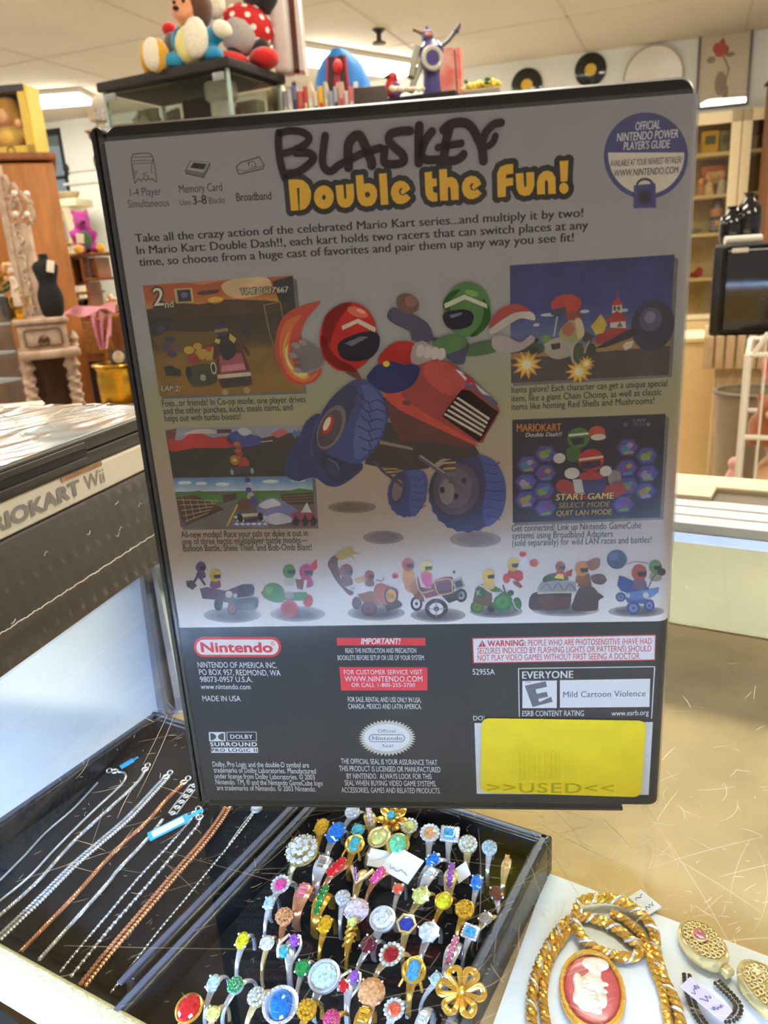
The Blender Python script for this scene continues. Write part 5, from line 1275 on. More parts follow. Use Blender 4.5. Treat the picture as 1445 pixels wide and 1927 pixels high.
# front right wheel
P(tyre(1095, 1150, 212, 215, .25, 0), (46, 50, 108), 2); P([(1160, 940), (1240, 970), (1295, 1060), (1305, 1170), (1280, 1270), (1200, 1330), (1180, 1230), (1200, 1100), (1180, 1000)], (66, 76, 150), 3, 4)
for k in range(7): Ln([(1190 + 6 * k % 13, 985 + 48 * k), (1240, 1000 + 46 * k), (1290 - abs(k - 3) * 6, 980 + 52 * k)], 2.0, (36, 40, 90), 4)
El(1040, 1130, 152, 165, (52, 46, 84), 5, .2); El(1035, 1125, 125, 140, (84, 72, 100), 6, .2); El(1030, 1120, 92, 108, (104, 92, 116), 7, .2); El(985, 1140, 40, 70, (136, 126, 136), 8)
for x, y in ((1035, 1165), (1078, 1080), (1005, 1075), (960, 1130)): El(x, y, 13, 18, (44, 36, 56), 9)
# middle front wheel
P(tyre(770, 1150, 108, 132, .15, 0, 18), (50, 58, 124), 2); P([(770, 1030), (840, 1020), (878, 1060), (876, 1150), (840, 1240), (800, 1276), (780, 1200), (790, 1100)], (66, 78, 150), 3, 4); El(722, 1120, 42, 92, (56, 48, 88), 4, .2); El(716, 1130, 28, 60, (120, 108, 116), 5, .2)
for k in range(5): Ln([(795, 1060 + 40 * k), (835, 1075 + 38 * k), (872, 1055 + 40 * k)], 1.6, (38, 42, 92), 5)
# chassis
P([(560, 880), (660, 760), (1130, 880), (1165, 940), (1060, 965), (960, 960), (880, 1015), (760, 1025), (640, 1010), (540, 990)], (58, 40, 36), 4); P([(620, 860), (800, 900), (800, 915), (620, 880)], (140, 120, 116), 6)
Ln([(590, 975), (640, 1030), (740, 1105)], 6, (70, 60, 84), 6); Ln([(840, 950), (960, 1040), (1060, 1120)], 8, (96, 82, 100), 10); Ln([(845, 945), (970, 1035)], 3, (160, 146, 150), 11)
for k in range(4): Ln([(960 + 5 * k, 985 + 15 * k), (1030, 980 + 15 * k)], 3.2, ((206, 160, 70), (90, 60, 40))[k % 2], 9); Ln([(655, 1015 + 10 * k), (712, 1015 + 8 * k)], 2.4, ((196, 150, 60), (80, 56, 40))[k % 2], 7)
# far rear wheel, then the near rear wheel
P([(100, 1020), (130, 930), (180, 850), (220, 760), (290, 715), (330, 760), (400, 900), (530, 990), (480, 1060), (400, 1110), (330, 1105), (260, 1060), (180, 1085), (120, 1060)], (40, 46, 104), 5, 3)
P([(290, 960), (380, 930), (520, 990), (480, 1050), (400, 1090), (340, 1050)], (32, 34, 80), 6, 4); El(370, 1010, 34, 50, (44, 52, 90), 7, -.5); Ln([(340, 960), (385, 985), (400, 1020)], 1.6, (96, 130, 170), 8)
P([(480, 535), (540, 530), (600, 570), (650, 640), (668, 720), (650, 800), (620, 870), (560, 950), (500, 990), (430, 975), (350, 940), (290, 900), (255, 960), (240, 900), (270, 780), (330, 670), (400, 590)], (54, 62, 132), 7, 3)
P([(520, 560), (590, 580), (640, 660), (655, 740), (620, 850), (560, 930), (490, 960), (480, 860), (500, 740), (540, 640)], (76, 88, 160), 8, 4)
for k in range(6):
    Ln([(505 + 8 * (k % 3), 610 + 58 * k), (560, 655 + 52 * k), (610, 640 + 52 * k), (650 - 8 * abs(k - 1), 665 + 46 * k)], 2.6, (34, 40, 92), 9, 3); Ln([(560, 655 + 52 * k), (575, 700 + 50 * k)], 2.4, (34, 40, 92), 9)
P([(470, 560), (500, 600), (470, 700), (420, 820), (340, 920), (265, 930), (260, 850), (300, 740), (370, 620)], (44, 46, 92), 10, 4); El(358, 790, 66, 128, (120, 106, 116), 11, .42); El(352, 795, 54, 108, (88, 76, 92), 12, .42); El(340, 775, 26, 58, (160, 60, 52), 13, .42); El(335, 770, 15, 40, (206, 196, 176), 14, .42)
# bonnet
P([(640, 610), (720, 590), (900, 690), (1040, 790), (1150, 885), (1120, 880), (860, 760), (720, 690)], (190, 60, 36), 8, 3); P([(640, 625), (760, 660), (900, 740), (1140, 885), (1080, 900), (860, 860), (740, 870), (700, 800), (660, 720)], (92, 34, 30), 7)
P([(760, 570), (790, 480), (860, 425), (940, 420), (1030, 450), (1100, 520), (1180, 580), (1262, 680), (1265, 720), (1200, 830), (1160, 875), (1000, 790), (880, 720), (740, 620)], (150, 40, 36), 9, 3)
P([(870, 440), (960, 430), (1060, 490), (1090, 560), (1010, 620), (900, 560), (860, 500)], (182, 60, 48), 10, 4)
P([(1025, 455), (1120, 520), (1262, 660), (1245, 690), (1160, 600), (1090, 570), (1075, 520)], (92, 84, 126), 11); P([(1030, 475), (1060, 485), (1220, 620), (1180, 610), (1130, 560), (1090, 540)], (200, 190, 190), 12); P([(1062, 498), (1092, 520), (1088, 545), (1120, 550), (1160, 590), (1130, 540), (1100, 510)], (166, 46, 46), 13)
P([(1065, 585), (1110, 590), (1240, 690), (1265, 705), (1185, 840), (1160, 870), (960, 730), (985, 690)], (44, 30, 32), 12)
for k in range(5):
    A_, B_ = (1045 - 17 * k, 632 + 22 * k), (1210 - 10 * k, 742 + 22 * k); Ln([A_, B_], 4.4, (206, 196, 186), 13); Ln([(A_[0] + 2, A_[1] + 9), (B_[0], B_[1] + 9)], 2.2, (90, 76, 76), 13)
El(765, 658, 24, 14, (110, 34, 30), 11, .3)
# racers: red helmet at the wheel, green helmet leaning out
P([(560, 500), (640, 430), (760, 440), (840, 470), (800, 560), (720, 600), (640, 600), (560, 540)], (50, 52, 96), 12, 4); P([(620, 400), (700, 330), (800, 330), (830, 390), (780, 450), (680, 430), (620, 450)], (158, 44, 44), 13, 4); El(657, 445, 18, 16, (206, 176, 60), 14)
P([(310, 410), (360, 345), (420, 380), (520, 520), (480, 520), (400, 470)], (104, 44, 40), 10, 4); P([(145, 410), (160, 350), (230, 325), (300, 380), (310, 450), (250, 480), (170, 495), (200, 450), (150, 440), (190, 420)], (128, 118, 122), 11, 3)
for x, y in ((165, 345), (150, 400), (175, 480), (205, 330)): El(x, y, 24, 15, (150, 140, 142), 12, .3)
El(450, 300, 155, 190, (176, 48, 44), 13, .15); P([(310, 250), (330, 180), (400, 125), (470, 115), (420, 180), (370, 270), (350, 340), (312, 330)], (120, 34, 34), 14, 4); P([(400, 330), (520, 275), (610, 280), (615, 360), (560, 420), (460, 430), (405, 400)], (42, 38, 52), 15, 4); P([(430, 335), (520, 295), (560, 300), (470, 350)], (110, 110, 130), 16); P([(415, 240), (505, 200), (600, 250), (596, 275), (500, 225), (420, 262)], (206, 196, 190), 15)
El(500, 165, 60, 26, (206, 104, 92), 14, .35); El(520, 160, 26, 10, (226, 160, 146), 15, .35); El(1120, 62, 40, 16, (120, 164, 92), 13, .25)
P([(300, 300), (312, 380), (350, 440), (420, 480), (500, 488), (460, 450), (400, 420), (350, 360), (325, 300)], (110, 30, 32), 14, 3); P([(1180, 90), (1222, 160), (1210, 230), (1150, 290), (1110, 296), (1160, 240), (1186, 170)], (48, 84, 40), 12, 3)
P([(900, 300), (960, 310), (1100, 330), (1090, 400), (1070, 450), (1000, 430), (930, 350)], (50, 54, 96), 9, 4); P([(910, 330), (1000, 285), (1090, 310), (1085, 350), (1000, 390), (930, 385)], (74, 118, 58), 10, 4); P([(1090, 350), (1230, 315), (1250, 360), (1240, 385), (1100, 405)], (66, 104, 54), 9, 3); P([(790, 430), (800, 350), (850, 320), (900, 345), (960, 370), (980, 410), (900, 425), (830, 450)], (160, 148, 156), 14, 3)
for x in (840, 880, 920, 955): El(x, 375 + (x - 840) * .15, 22, 34, (190, 178, 184), 15, .2)
P([(660, 190), (690, 140), (760, 160), (830, 190), (890, 240), (905, 320), (800, 320), (780, 270), (700, 230)], (66, 62, 92), 8, 4); El(772, 118, 64, 52, (112, 74, 64), 9, .5); El(790, 105, 34, 30, (150, 104, 88), 10, .5)
El(1095, 150, 128, 150, (74, 124, 58), 11, .1); P([(965, 110), (1000, 60), (1060, 40), (1010, 100), (1000, 160), (970, 150)], (48, 84, 44), 12, 4); P([(970, 170), (1080, 150), (1130, 180), (1110, 240), (1020, 260), (975, 230)], (42, 38, 52), 13, 4); P([(1000, 180), (1070, 165), (1060, 180), (1010, 198)], (110, 112, 130), 14); P([(970, 120), (1080, 70), (1200, 120), (1205, 145), (1085, 95), (975, 145)], (200, 204, 190), 13)
P([(1215, 250), (1235, 190), (1290, 140), (1370, 120), (1440, 160), (1420, 200), (1330, 190), (1250, 260)], (176, 56, 48), 10, 4); P([(1215, 265), (1260, 225), (1350, 170), (1445, 165), (1460, 210), (1380, 200), (1280, 260), (1230, 285)], (206, 198, 190), 11, 4); P([(1235, 300), (1300, 290), (1380, 330), (1440, 290), (1460, 320), (1380, 375), (1290, 385), (1235, 360)], (168, 158, 168), 13, 4)
a.build('leaping_cart_picture', label='red cart with blue tyres and two helmeted racers')

# 6: the row of small carts along the foot of the sheet
def zz(ox, oy, s_): return lambda x, y: (ox + x / s_, oy + y / s_)
def cart_row(name, f, s_, shade, items, label):
    global a
    a = Art(4)
    x, y, rx, ry = shade
    for q, c_ in ((1.0, (170, 164, 166)), (.8, (150, 144, 150)), (.55, (128, 122, 130))): a.ell(*f(x, y), rx / s_ * q, ry / s_ * q, c_, -2)
    for it in items:
        k = it[0]
        if k == 'p': a.poly([f(*p) for p in it[1]], it[2], it[3], it[4] if len(it) > 4 else 0)
        elif k == 'e': a.ell(*f(it[1], it[2]), it[3] / s_, it[4] / s_, it[5], it[6])
        elif k == 'l': a.line([f(*p) for p in it[1]], it[2], it[3], it[4], 3)
        elif k == 't': a.text(it[1], f(*it[2]), f(*it[3]), it[4], it[5], it[6], .02)
        elif k == 'rider':   # helmeted racer: helmet, visor, shoulders
            _, x, y, r, hc, bc, L = it
            a.poly([f(x - r * .9, y + r * 1.9), f(x - r * .6, y + r * .8), f(x + r * .6, y + r * .8), f(x + r, y + r * 1.9), f(x, y + r * 2.3)], bc, L, 3); a.ell(*f(x, y), r / s_, r * 1.08 / s_, hc, L + 1); a.poly([f(x - r * .3, y - r * .1), f(x + r * .95, y - r * .2), f(x + r * .9, y + r * .45), f(x - r * .1, y + r * .5)], (40, 36, 46), L + 2)
        elif k == 'wheel':
            _, x, y, rx, ry, c0, c1, L = it
            a.ell(*f(x, y), rx / s_, ry / s_, c0, L); a.ell(*f(x, y), rx * .62 / s_, ry * .62 / s_, c1, L + 1); a.ell(*f(x, y), rx * .25 / s_, ry * .25 / s_, c0, L + 2)
    a.build(name, None, label)
f = zz(340, 1020, 4.817)
cart_row('purple_car_picture', f, 4.817, (470, 660, 260, 70), [
 ('wheel', 345, 560, 40, 60, (34, 34, 40), (70, 66, 74), 1), ('p', [(175, 420), (240, 405), (410, 440), (560, 380), (650, 378), (672, 410), (668, 470), (560, 510), (470, 560), (330, 520), (200, 510)], (86, 54, 78), 2), ('p', [(480, 480), (540, 395), (650, 385), (670, 420), (640, 480), (520, 505)], (56, 34, 50), 3), ('p', [(440, 510), (650, 480), (710, 500), (705, 575), (680, 612), (540, 612), (430, 640)], (78, 76, 80), 3), ('l', [(510, 510), (660, 490), (705, 505)], 2.5, (170, 166, 168), 5),
 ('e', 440, 470, 32, 32, (206, 204, 204), 6), ('e', 497, 482, 20, 22, (196, 194, 196), 6), ('wheel', 470, 600, 44, 64, (80, 70, 72), (170, 100, 90), 4), ('p', [(545, 560), (670, 545), (680, 612), (560, 612)], (104, 104, 106), 5),
 ('rider', 315, 300, 52, (200, 176, 60), (110, 60, 100), 5), ('rider', 185, 225, 46, (90, 66, 120), (84, 62, 104), 3), ('l', [(160, 290), (130, 350), (100, 380)], 5, (70, 52, 84), 3), ('p', [(50, 350), (110, 345), (150, 390), (110, 430), (60, 400)], (70, 66, 74), 4), ('l', [(180, 320), (220, 380)], 5, (60, 46, 70), 3)], 'purple car with two helmeted racers')
cart_row('green_cart_picture', f, 4.817, (1060, 650, 250, 70), [
 ('p', [(745, 450), (765, 395), (820, 368), (890, 380), (940, 440), (945, 520), (900, 548), (820, 535), (760, 500)], (66, 124, 46), 3, 4), ('p', [(728, 455), (750, 430), (775, 500), (760, 510)], (170, 70, 40), 2), ('e', 800, 430, 36, 34, (110, 160, 60), 4), ('p', [(930, 470), (1040, 450), (1140, 450), (1160, 490), (1090, 530), (950, 520)], (58, 108, 50), 3), ('e', 985, 480, 44, 34, (150, 146, 146), 4),
 ('wheel', 985, 600, 78, 74, (186, 52, 56), (140, 60, 56), 5), ('wheel', 1155, 528, 46, 58, (186, 52, 56), (140, 60, 56), 2), ('rider', 985, 260, 58, (70, 130, 60), (180, 176, 166), 5), ('rider', 1140, 265, 64, (176, 60, 120), (160, 56, 106), 4), ('p', [(1180, 200), (1235, 150), (1240, 230), (1210, 255)], (204, 44, 44), 6), ('e', 1278, 285, 44, 42, (206, 196, 196), 5), ('p', [(1120, 340), (1150, 340), (1130, 450), (1110, 450)], (206, 204, 200), 6), ('p', [(1040, 330), (1100, 340), (1110, 430), (1060, 420)], (120, 70, 50), 5)], 'green cart with red wheels')
f = zz(600, 1020, 4.817)
cart_row('barrel_cart_picture', f, 4.817, (520, 640, 260, 70), [
 ('wheel', 345, 550, 44, 58, (84, 50, 40), (110, 70, 52), 2), ('wheel', 455, 600, 74, 66, (76, 46, 38), (112, 70, 54), 4), ('p', [(350, 470), (480, 440), (560, 560), (430, 580)], (130, 84, 44), 3), ('p', [(495, 460), (510, 395), (560, 368), (650, 400), (715, 430), (718, 480), (690, 540), (640, 570), (540, 570), (500, 520)], (160, 82, 40), 5, 3), ('e', 655, 482, 64, 78, (56, 36, 36), 6), ('e', 655, 482, 47, 60, (206, 146, 50), 7), ('t', 'DK', (625, 508), (690, 508), 9, (90, 50, 30), 8), ('p', [(590, 570), (720, 520), (760, 560), (745, 585), (620, 625)], (84, 52, 44), 6), ('l', [(525, 515), (610, 610)], 2, (160, 150, 150), 7),
 ('p', [(80, 200), (120, 130), (180, 120), (170, 200), (190, 260), (200, 340), (260, 420), (320, 450), (280, 480), (200, 400), (140, 320), (110, 260)], (92, 48, 42), 3, 3), ('rider', 250, 260, 60, (120, 70, 50), (100, 54, 44), 5), ('rider', 460, 300, 44, (150, 64, 50), (110, 64, 48), 5), ('p', [(150, 110), (220, 60), (300, 40), (310, 80), (400, 105), (300, 110), (350, 180), (280, 130), (200, 160)], (170, 146, 70), 6, 3), ('p', [(320, 330), (420, 300), (430, 350), (350, 370)], (180, 150, 90), 5), ('p', [(280, 405), (330, 400), (330, 430), (290, 430)], (180, 174, 174), 6), ('l', [(520, 340), (570, 350), (590, 320)], 2.2, (90, 54, 44), 6)], 'brown barrel fronted cart')
cart_row('carriage_cart_picture', f, 4.817, (1080, 660, 250, 66), [
 ('wheel', 885, 555, 54, 68, (60, 44, 54), (206, 204, 206), 2), ('p', [(820, 400), (900, 310), (960, 540), (880, 520)], (120, 70, 50), 3), ('p', [(755, 320), (800, 290), (880, 320), (900, 420), (870, 470), (790, 430), (770, 370)], (196, 130, 60), 3, 3), ('p', [(900, 400), (1010, 420), (1050, 340), (1140, 310), (1210, 310), (1230, 420), (1210, 470), (1080, 480), (960, 510)], (120, 44, 54), 4), ('p', [(1060, 370), (1180, 355), (1200, 450), (1090, 465)], (80, 30, 42), 5),
 ('l', [(1045, 350), (1085, 470), (1200, 455)], 2.2, (226, 186, 120), 6), ('l', [(1050, 350), (1190, 330), (1210, 455)], 2.2, (226, 186, 120), 6), ('l', [(880, 310), (920, 450), (1040, 430)], 2, (226, 200, 150), 6), ('l', [(930, 460), (980, 520)], 2, (226, 186, 120), 6), ('p', [(1190, 340), (1290, 310), (1325, 395), (1245, 440)], (160, 150, 156), 5), ('p', [(1225, 355), (1290, 335), (1305, 390), (1250, 415)], (70, 52, 60), 6), ('wheel', 1290, 480, 52, 62, (56, 40, 50), (150, 146, 150), 3), ('p', [(1110, 480), (1240, 440), (1300, 430), (1260, 520), (1180, 550)], (48, 40, 46), 4), ('wheel', 1065, 600, 104, 90, (66, 46, 58), (214, 212, 214), 7), ('l', [(985, 600), (1145, 600)], 2, (140, 130, 136), 9), ('l', [(1065, 525), (1065, 675)], 2, (140, 130, 136), 9),
 ('rider', 810, 200, 56, (160, 74, 40), (196, 140, 60), 5), ('rider', 975, 225, 54, (206, 190, 80), (206, 90, 140), 5), ('p', [(930, 270), (990, 260), (1030, 380), (980, 410), (930, 340)], (196, 76, 130), 6, 3), ('l', [(750, 260), (700, 290)], 4, (214, 180, 150), 5), ('e', 692, 303, 28, 24, (170, 60, 60), 6), ('e', 1225, 268, 12, 16, (70, 60, 70), 4)], 'maroon and gold cart with spoked wheels')
f = zz(870, 1020, 3.6125)
cart_row('green_bike_picture', f, 3.6125, (230, 470, 180, 44), [
 ('wheel', 100, 440, 46, 44, (56, 110, 50), (110, 130, 60), 2), ('p', [(70, 400), (90, 310), (130, 280), (200, 340), (210, 440), (140, 430)], (110, 84, 60), 3), ('p', [(85, 350), (105, 305), (150, 310), (160, 360), (110, 385)], (50, 84, 50), 5), ('t', 'K', (98, 362), (128, 358), 10, (150, 180, 120), 6), ('p', [(110, 290), (180, 280), (260, 320), (290, 350), (210, 345), (160, 310)], (60, 118, 60), 4), ('l', [(90, 300), (120, 290), (200, 340), (260, 340)], 3.4, (206, 204, 198), 5), ('wheel', 272, 405, 70, 68, (60, 116, 60), (80, 140, 80), 5), ('l', [(205, 400), (215, 370), (245, 350)], 3.4, (210, 210, 206), 7), ('e', 195, 450, 26, 26, (50, 56, 60), 3), ('wheel', 370, 420, 32, 46, (60, 104, 60), (80, 120, 80), 3), ('l', [(340, 390), (360, 440), (385, 460)], 3, (196, 196, 196), 6), ('l', [(275, 290), (290, 340)], 3, (90, 60, 90), 5), ('e', 328, 345, 22, 18, (60, 80, 60), 5),
 ('rider', 178, 225, 42, (206, 176, 70), (196, 170, 90), 6), ('rider', 345, 150, 42, (200, 170, 70), (176, 56, 50), 4), ('p', [(340, 200), (400, 190), (410, 250), (360, 260)], (180, 50, 48), 6, 3), ('p', [(370, 180), (390, 130), (430, 90), (440, 120), (450, 160), (410, 200)], (214, 212, 208), 7), ('e', 410, 80, 24, 18, (180, 70, 60), 6), ('e', 485, 140, 30, 26, (186, 66, 56), 6), ('e', 300, 245, 24, 32, (186, 60, 50), 5), ('p', [(340, 260), (380, 265), (410, 300), (390, 312), (350, 285)], (140, 84, 56), 5)], 'green three wheeled bike')
cart_row('dark_roller_picture', f, 3.6125, (700, 460, 230, 44), [
 ('p', [(450, 420), (465, 360), (520, 335), (720, 330), (740, 370), (730, 430), (700, 458), (500, 460), (460, 450)], (72, 58, 60), 3, 3), ('p', [(530, 370), (720, 370), (710, 430), (540, 440)], (96, 64, 60), 4, 3), ('p', [(510, 310), (530, 275), (640, 255), (770, 270), (775, 340), (640, 345), (515, 350)], (150, 146, 150), 5), ('l', [(515, 345), (640, 340), (772, 338)], 3.4, (196, 186, 160), 6),
 ('l', [(530, 320), (575, 280), (610, 325), (650, 275), (690, 325), (730, 280), (765, 325)], 2.4, (110, 106, 112), 6), ('p', [(550, 270), (560, 230), (640, 205), (700, 215), (720, 255), (640, 258)], (70, 96, 70), 4, 3), ('p', [(620, 240), (650, 212), (685, 215), (690, 250)], (222, 180, 60), 6), ('p', [(750, 460), (755, 390), (800, 300), (880, 300), (920, 340), (960, 370), (925, 395), (920, 450), (880, 465)], (74, 60, 60), 4, 3), ('p', [(780, 300), (800, 220), (860, 210), (880, 300)], (110, 74, 56), 5), ('rider', 810, 180, 46, (190, 120, 60), (130, 84, 56), 6), ('p', [(840, 140), (900, 105), (935, 115), (925, 170), (870, 190)], (130, 84, 60), 6, 3), ('p', [(870, 230), (940, 215), (980, 250), (950, 285), (890, 275)], (104, 80, 72), 6, 3), ('rider', 665, 165, 34, (130, 76, 54), (150, 60, 56), 5), ('p', [(700, 200), (750, 180), (740, 230), (700, 230)], (150, 56, 60), 6)], 'dark cart on broad rollers')
cart_row('blue_buggy_picture', f, 3.6125, (1180, 470, 190, 40), [
 ('wheel', 1075, 372, 34, 32, (66, 84, 140), (110, 126, 160), 2), ('p', [(1050, 290), (1065, 225), (1100, 235), (1200, 280), (1270, 310), (1250, 335), (1130, 345), (1075, 330)], (56, 76, 140), 4), ('p', [(1110, 340), (1260, 320), (1335, 305), (1330, 340), (1280, 375), (1180, 390), (1120, 380)], (96, 130, 186), 5), ('e', 1245, 358, 20, 20, (196, 200, 206), 6), ('p', [(1100, 370), (1260, 385), (1250, 420), (1120, 410)], (80, 100, 150), 3), ('wheel', 1160, 445, 46, 44, (62, 82, 144), (120, 140, 176), 6), ('wheel', 1268, 428, 36, 42, (62, 82, 144), (120, 140, 176), 6), ('e', 1125, 360, 12, 14, (206, 206, 206), 6), ('l', [(1265, 300), (1300, 230), (1340, 205)], 2, (70, 70, 80), 4),
 ('rider', 1200, 205, 52, (160, 76, 60), (110, 90, 120), 5), ('rider', 1310, 165, 44, (92, 126, 80), (150, 140, 120), 3), ('e', 1352, 200, 28, 26, (60, 56, 60), 5), ('e', 1048, 115, 68, 66, (56, 64, 96), 4), ('e', 1028, 95, 34, 30, (78, 88, 124), 5), ('l', [(1115, 150), (1180, 130), (1260, 145)], 1.6, (120, 114, 116), 3)], 'blue buggy with two helmeted racers')
# the clear sleeve over the print
wrap('clear_sleeve', BOTZ - 0.0008, TOPZ + 0.0008, -0.00058, glass_mat('sleeve_film', (250, 250, 252), 0.2, 1.45, wave=0.25, wscale=22, boost=1.2, haze=0.03), case, x0=INX - 0.0012)
# ------------------------------------------------------------------ the stack of cases at the left
SA, SB = onz(0, 1280, 0), onz(290, 1070, 0)
SD = (SB - SA).normalized(); SN = Vector((-SD.y, SD.x, 0)); SANG = math.atan2(SD.y, SD.x)
def sface(px, py):
    p = onplane(px, py, SA, SN); return (p - SA).dot(SD), p.z
S1 = 0.172
def box_thing(name, label, cat, z, off=0.0, rot=0.0):
    return thing(name, label, cat, (SA.x + SD.x * S1 + SN.x * off, SA.y + SD.y * S1 + SN.y * off, z), SANG + rot)
# local: x runs from the far end towards the camera as -x, y to the left (into the stack)
t = box_thing('shrink_wrapped_box', 'big grey box in torn shrink wrap, bottom of the stack at the left', 'box', 0.0)
M_gbox = mat('grey_card', (92, 84, 76), 0.55, var=0.1, scale=30)
MB().box((-0.100, 0.0705, 0.0274), (0.200, 0.140, 0.0546), bev=0.0012).build('box_body', M_gbox, t)
# the wrap: a thin rumpled film on the visible side and end
wr = random.Random(5); b = MB()
NX, NZ = 150, 34
g = []
for j in range(NZ + 1):
    row = []
    for i in range(NX + 1):
        x = -0.2 + 0.2 * i / NX; z = 0.0005 + 0.0545 * j / NZ
        e = max(0, (x + 0.055) / 0.055); e = min(1, e)
        w = 0.0010 * e * math.sin(900 * x + 320 * z + 3 * math.sin(160 * z)) + 0.0005 * math.sin(340 * x + 90 * z) * math.sin(210 * z) + 0.0003 * math.sin(1300 * x - 500 * z) * e
        seam = math.exp(-((z - 0.020 - 0.0006 * math.sin(700 * x)) / 0.0007) ** 2) * 0.0012
        row.append((x, -0.0012 - abs(w) - seam, z))
    g.append(row)
b.sheet(g); b.build('shrink_wrap', glass_mat('shrink_film', (246, 246, 250), 0.12, 1.5, boost=1.3), t, normals=False)
b = MB(); pts = []
for i in range(130):
    x = -0.2 + 0.198 * i / 129; pts.append((x, -0.0026, 0.020 + 0.00022 * math.sin(700 * x + 2 * math.sin(95 * x)) + 0.0002 * math.sin(1900 * x)))
b.tube(pts, 0.00028, 6); b.build('wrap_seam', mat('seam_plastic', (226, 220, 206), 0.25, var=.1, scale=400), t)
b = MB()
for k in range(16):
    f_ = k / 15; x1_ = -.003 - .012 * wr.random(); z1_ = .022 + .030 * f_; pts = crs([(x1_, -.0022, z1_), (x1_ - .014 * (1 - .4 * f_), -.0030, z1_ + .004 - .010 * f_ + .004 * wr.random()), (x1_ - .028 * (.5 + wr.random() * .5), -.0024, z1_ + .008 - .016 * (1 - f_) + .006 * wr.random())], 6)
    b.tube(pts, [.00005 + .0003 * math.sin(PI * i / (len(pts) - 1)) for i in range(len(pts))], 5)
for k in range(10):
    x_, z_ = -wr.uniform(.03, .17), wr.uniform(.006, .05); b.tube([(x_, -.0024, z_), (x_ + .0014, -.0026, z_ + wr.uniform(-.001, .002)), (x_ + .003, -.0024, z_ + .0008)], .00018, 5)
b.build('wrap_crease_glint', MATS['seam_plastic'], t)  # creases and spots as pale tubes, their glint put into the colour
t = box_thing('game_case', 'white game case lying flat with its grey lettered spine showing', 'game case', 0.0553, 0.0006)
M_wcase = mat('white_plastic', (238, 226, 198), 0.35, var=0.02)
MB().box((-0.095, 0.0675, 0.0074), (0.190, 0.135, 0.0148), bev=0.0011).build('case_body', M_wcase, t)
MB().box((-0.095, 0.0003, 0.0073), (0.184, 0.001, 0.0128), bev=.0002).build('spine_sheet', mat('spine_paper', (240, 230, 206), 0.4, var=0.02, coat=.3), t, smooth=False)
M_logo = mat('spine_grey', (150, 142, 132), 0.6)
def spine_text(txt, s0, s1, z0, cap, bold, name, sh=0.0):
    src = font_mesh(txt, 0, sh); xs = [v.co.x for v in src.vertices]; x0, x1 = min(xs), max(xs); bm = bmesh.new()
    for j in range(6 if bold else 1):
        vs = [bm.verts.new((s0 - S1 + (v.co.x + bold * math.cos(PI * j / 3) - x0) / (x1 - x0) * (s1 - s0), -0.00062 - j * 4e-7, z0 + (v.co.y + bold * math.sin(PI * j / 3)) / CAPH * cap)) for v in src.vertices]
        for p in src.polygons: bm.faces.new([vs[i] for i in p.vertices])
    bpy.data.meshes.remove(src); me = bpy.data.meshes.new(name); bm.to_mesh(me); bm.free()
    me.materials.append(M_logo); o = bpy.data.objects.new(name, me); COL.objects.link(o); o.parent = t
sT = sface(154, 940)[0]; sR = sface(2, 1005)[0] - 0.0035
spine_text('MARIOKART', sT - (sT - sR) * 1.36, sT, 0.0042, 0.0066, 0.045, 'spine_lettering')
spine_text('Wii', sface(163, 930)[0], sface(199, 910)[0], 0.0042, 0.0072, 0.0, 'spine_lettering')
sP0, sP1 = sface(115, 900)[0] - S1, sface(190, 862)[0] - S1
MB().box(((sP0 + sP1) / 2, -0.00035, 0.0138), (sP1 - sP0, 0.0004, 0.0022)).build('spine_label', mat('spine_brown', (176, 130, 96), 0.6, var=.3, scale=200), t, smooth=False)
t = box_thing('game_case', 'black game case wrapped in film, topmost of the stack at the left', 'game case', 0.0704, 0.0004, 0.0)
M_bc = mat('charcoal_plastic', (62, 57, 52), 0.42, var=0.08, scale=200)
MB().box((-0.095, 0.0675, 0.0035), (0.190, 0.135, 0.0066), bev=0.0011).build('lower_shell', M_bc, t)
MB().box((-0.095, 0.0675, 0.0105), (0.190, 0.135, 0.0066), bev=0.0011).build('upper_shell', M_bc, t)
MB().box((-0.095, 0.0680, 0.0070), (0.186, 0.132, 0.004)).build('joint', mat('joint_black', (16, 15, 15), 0.6), t, smooth=False)
sq = sface(163, 840)[0] - S1
b = MB(); b.box((sq - 0.04, 0.0006, 0.0070), (0.080, 0.0022, 0.0098), bev=.001); b.build('thumb_notch', mat('notch_black', (22, 20, 19), 0.5), t)
b = MB(); b.box((sq - 0.04, -0.0008, 0.0106), (0.076, 0.001, 0.003), bev=.0004); b.box((sq - 0.04, -0.0008, 0.0036), (0.076, 0.001, 0.0026), bev=.0004); b.build('notch_lip', M_bc, t)
M_cov = mat('cover_print', (214, 196, 176), 0.6, var=0, scale=26, c2=(150, 168, 176), stretch=(1, 1, 1))
MB().box((-0.095, 0.0675, 0.01395), (0.186, 0.131, 0.0003)).build('cover_sheet', M_cov, t, smooth=False)
b = MB(); NX, NY = 90, 50; g = []
for j in range(NY + 1):
    row = []
    for i in range(NX + 1):
        x = -0.19 + 0.19 * i / NX; y = 0.001 + 0.133 * j / NY
        h = 0.00045 * math.sin(160 * y + 60 * x + 2.2 * math.sin(70 * x)) * math.sin(45 * x + 1) + 0.0003 * math.sin(420 * y + 90 * x + 3 * math.sin(50 * x + 40 * y))
        row.append((x, y, 0.0149 + h))
    g.append(row)
b.sheet(g); b.build('film_wrap', glass_mat('film_wrap', (250, 250, 250), 0.14, 1.45, boost=1.1), t, normals=False)
b = MB()
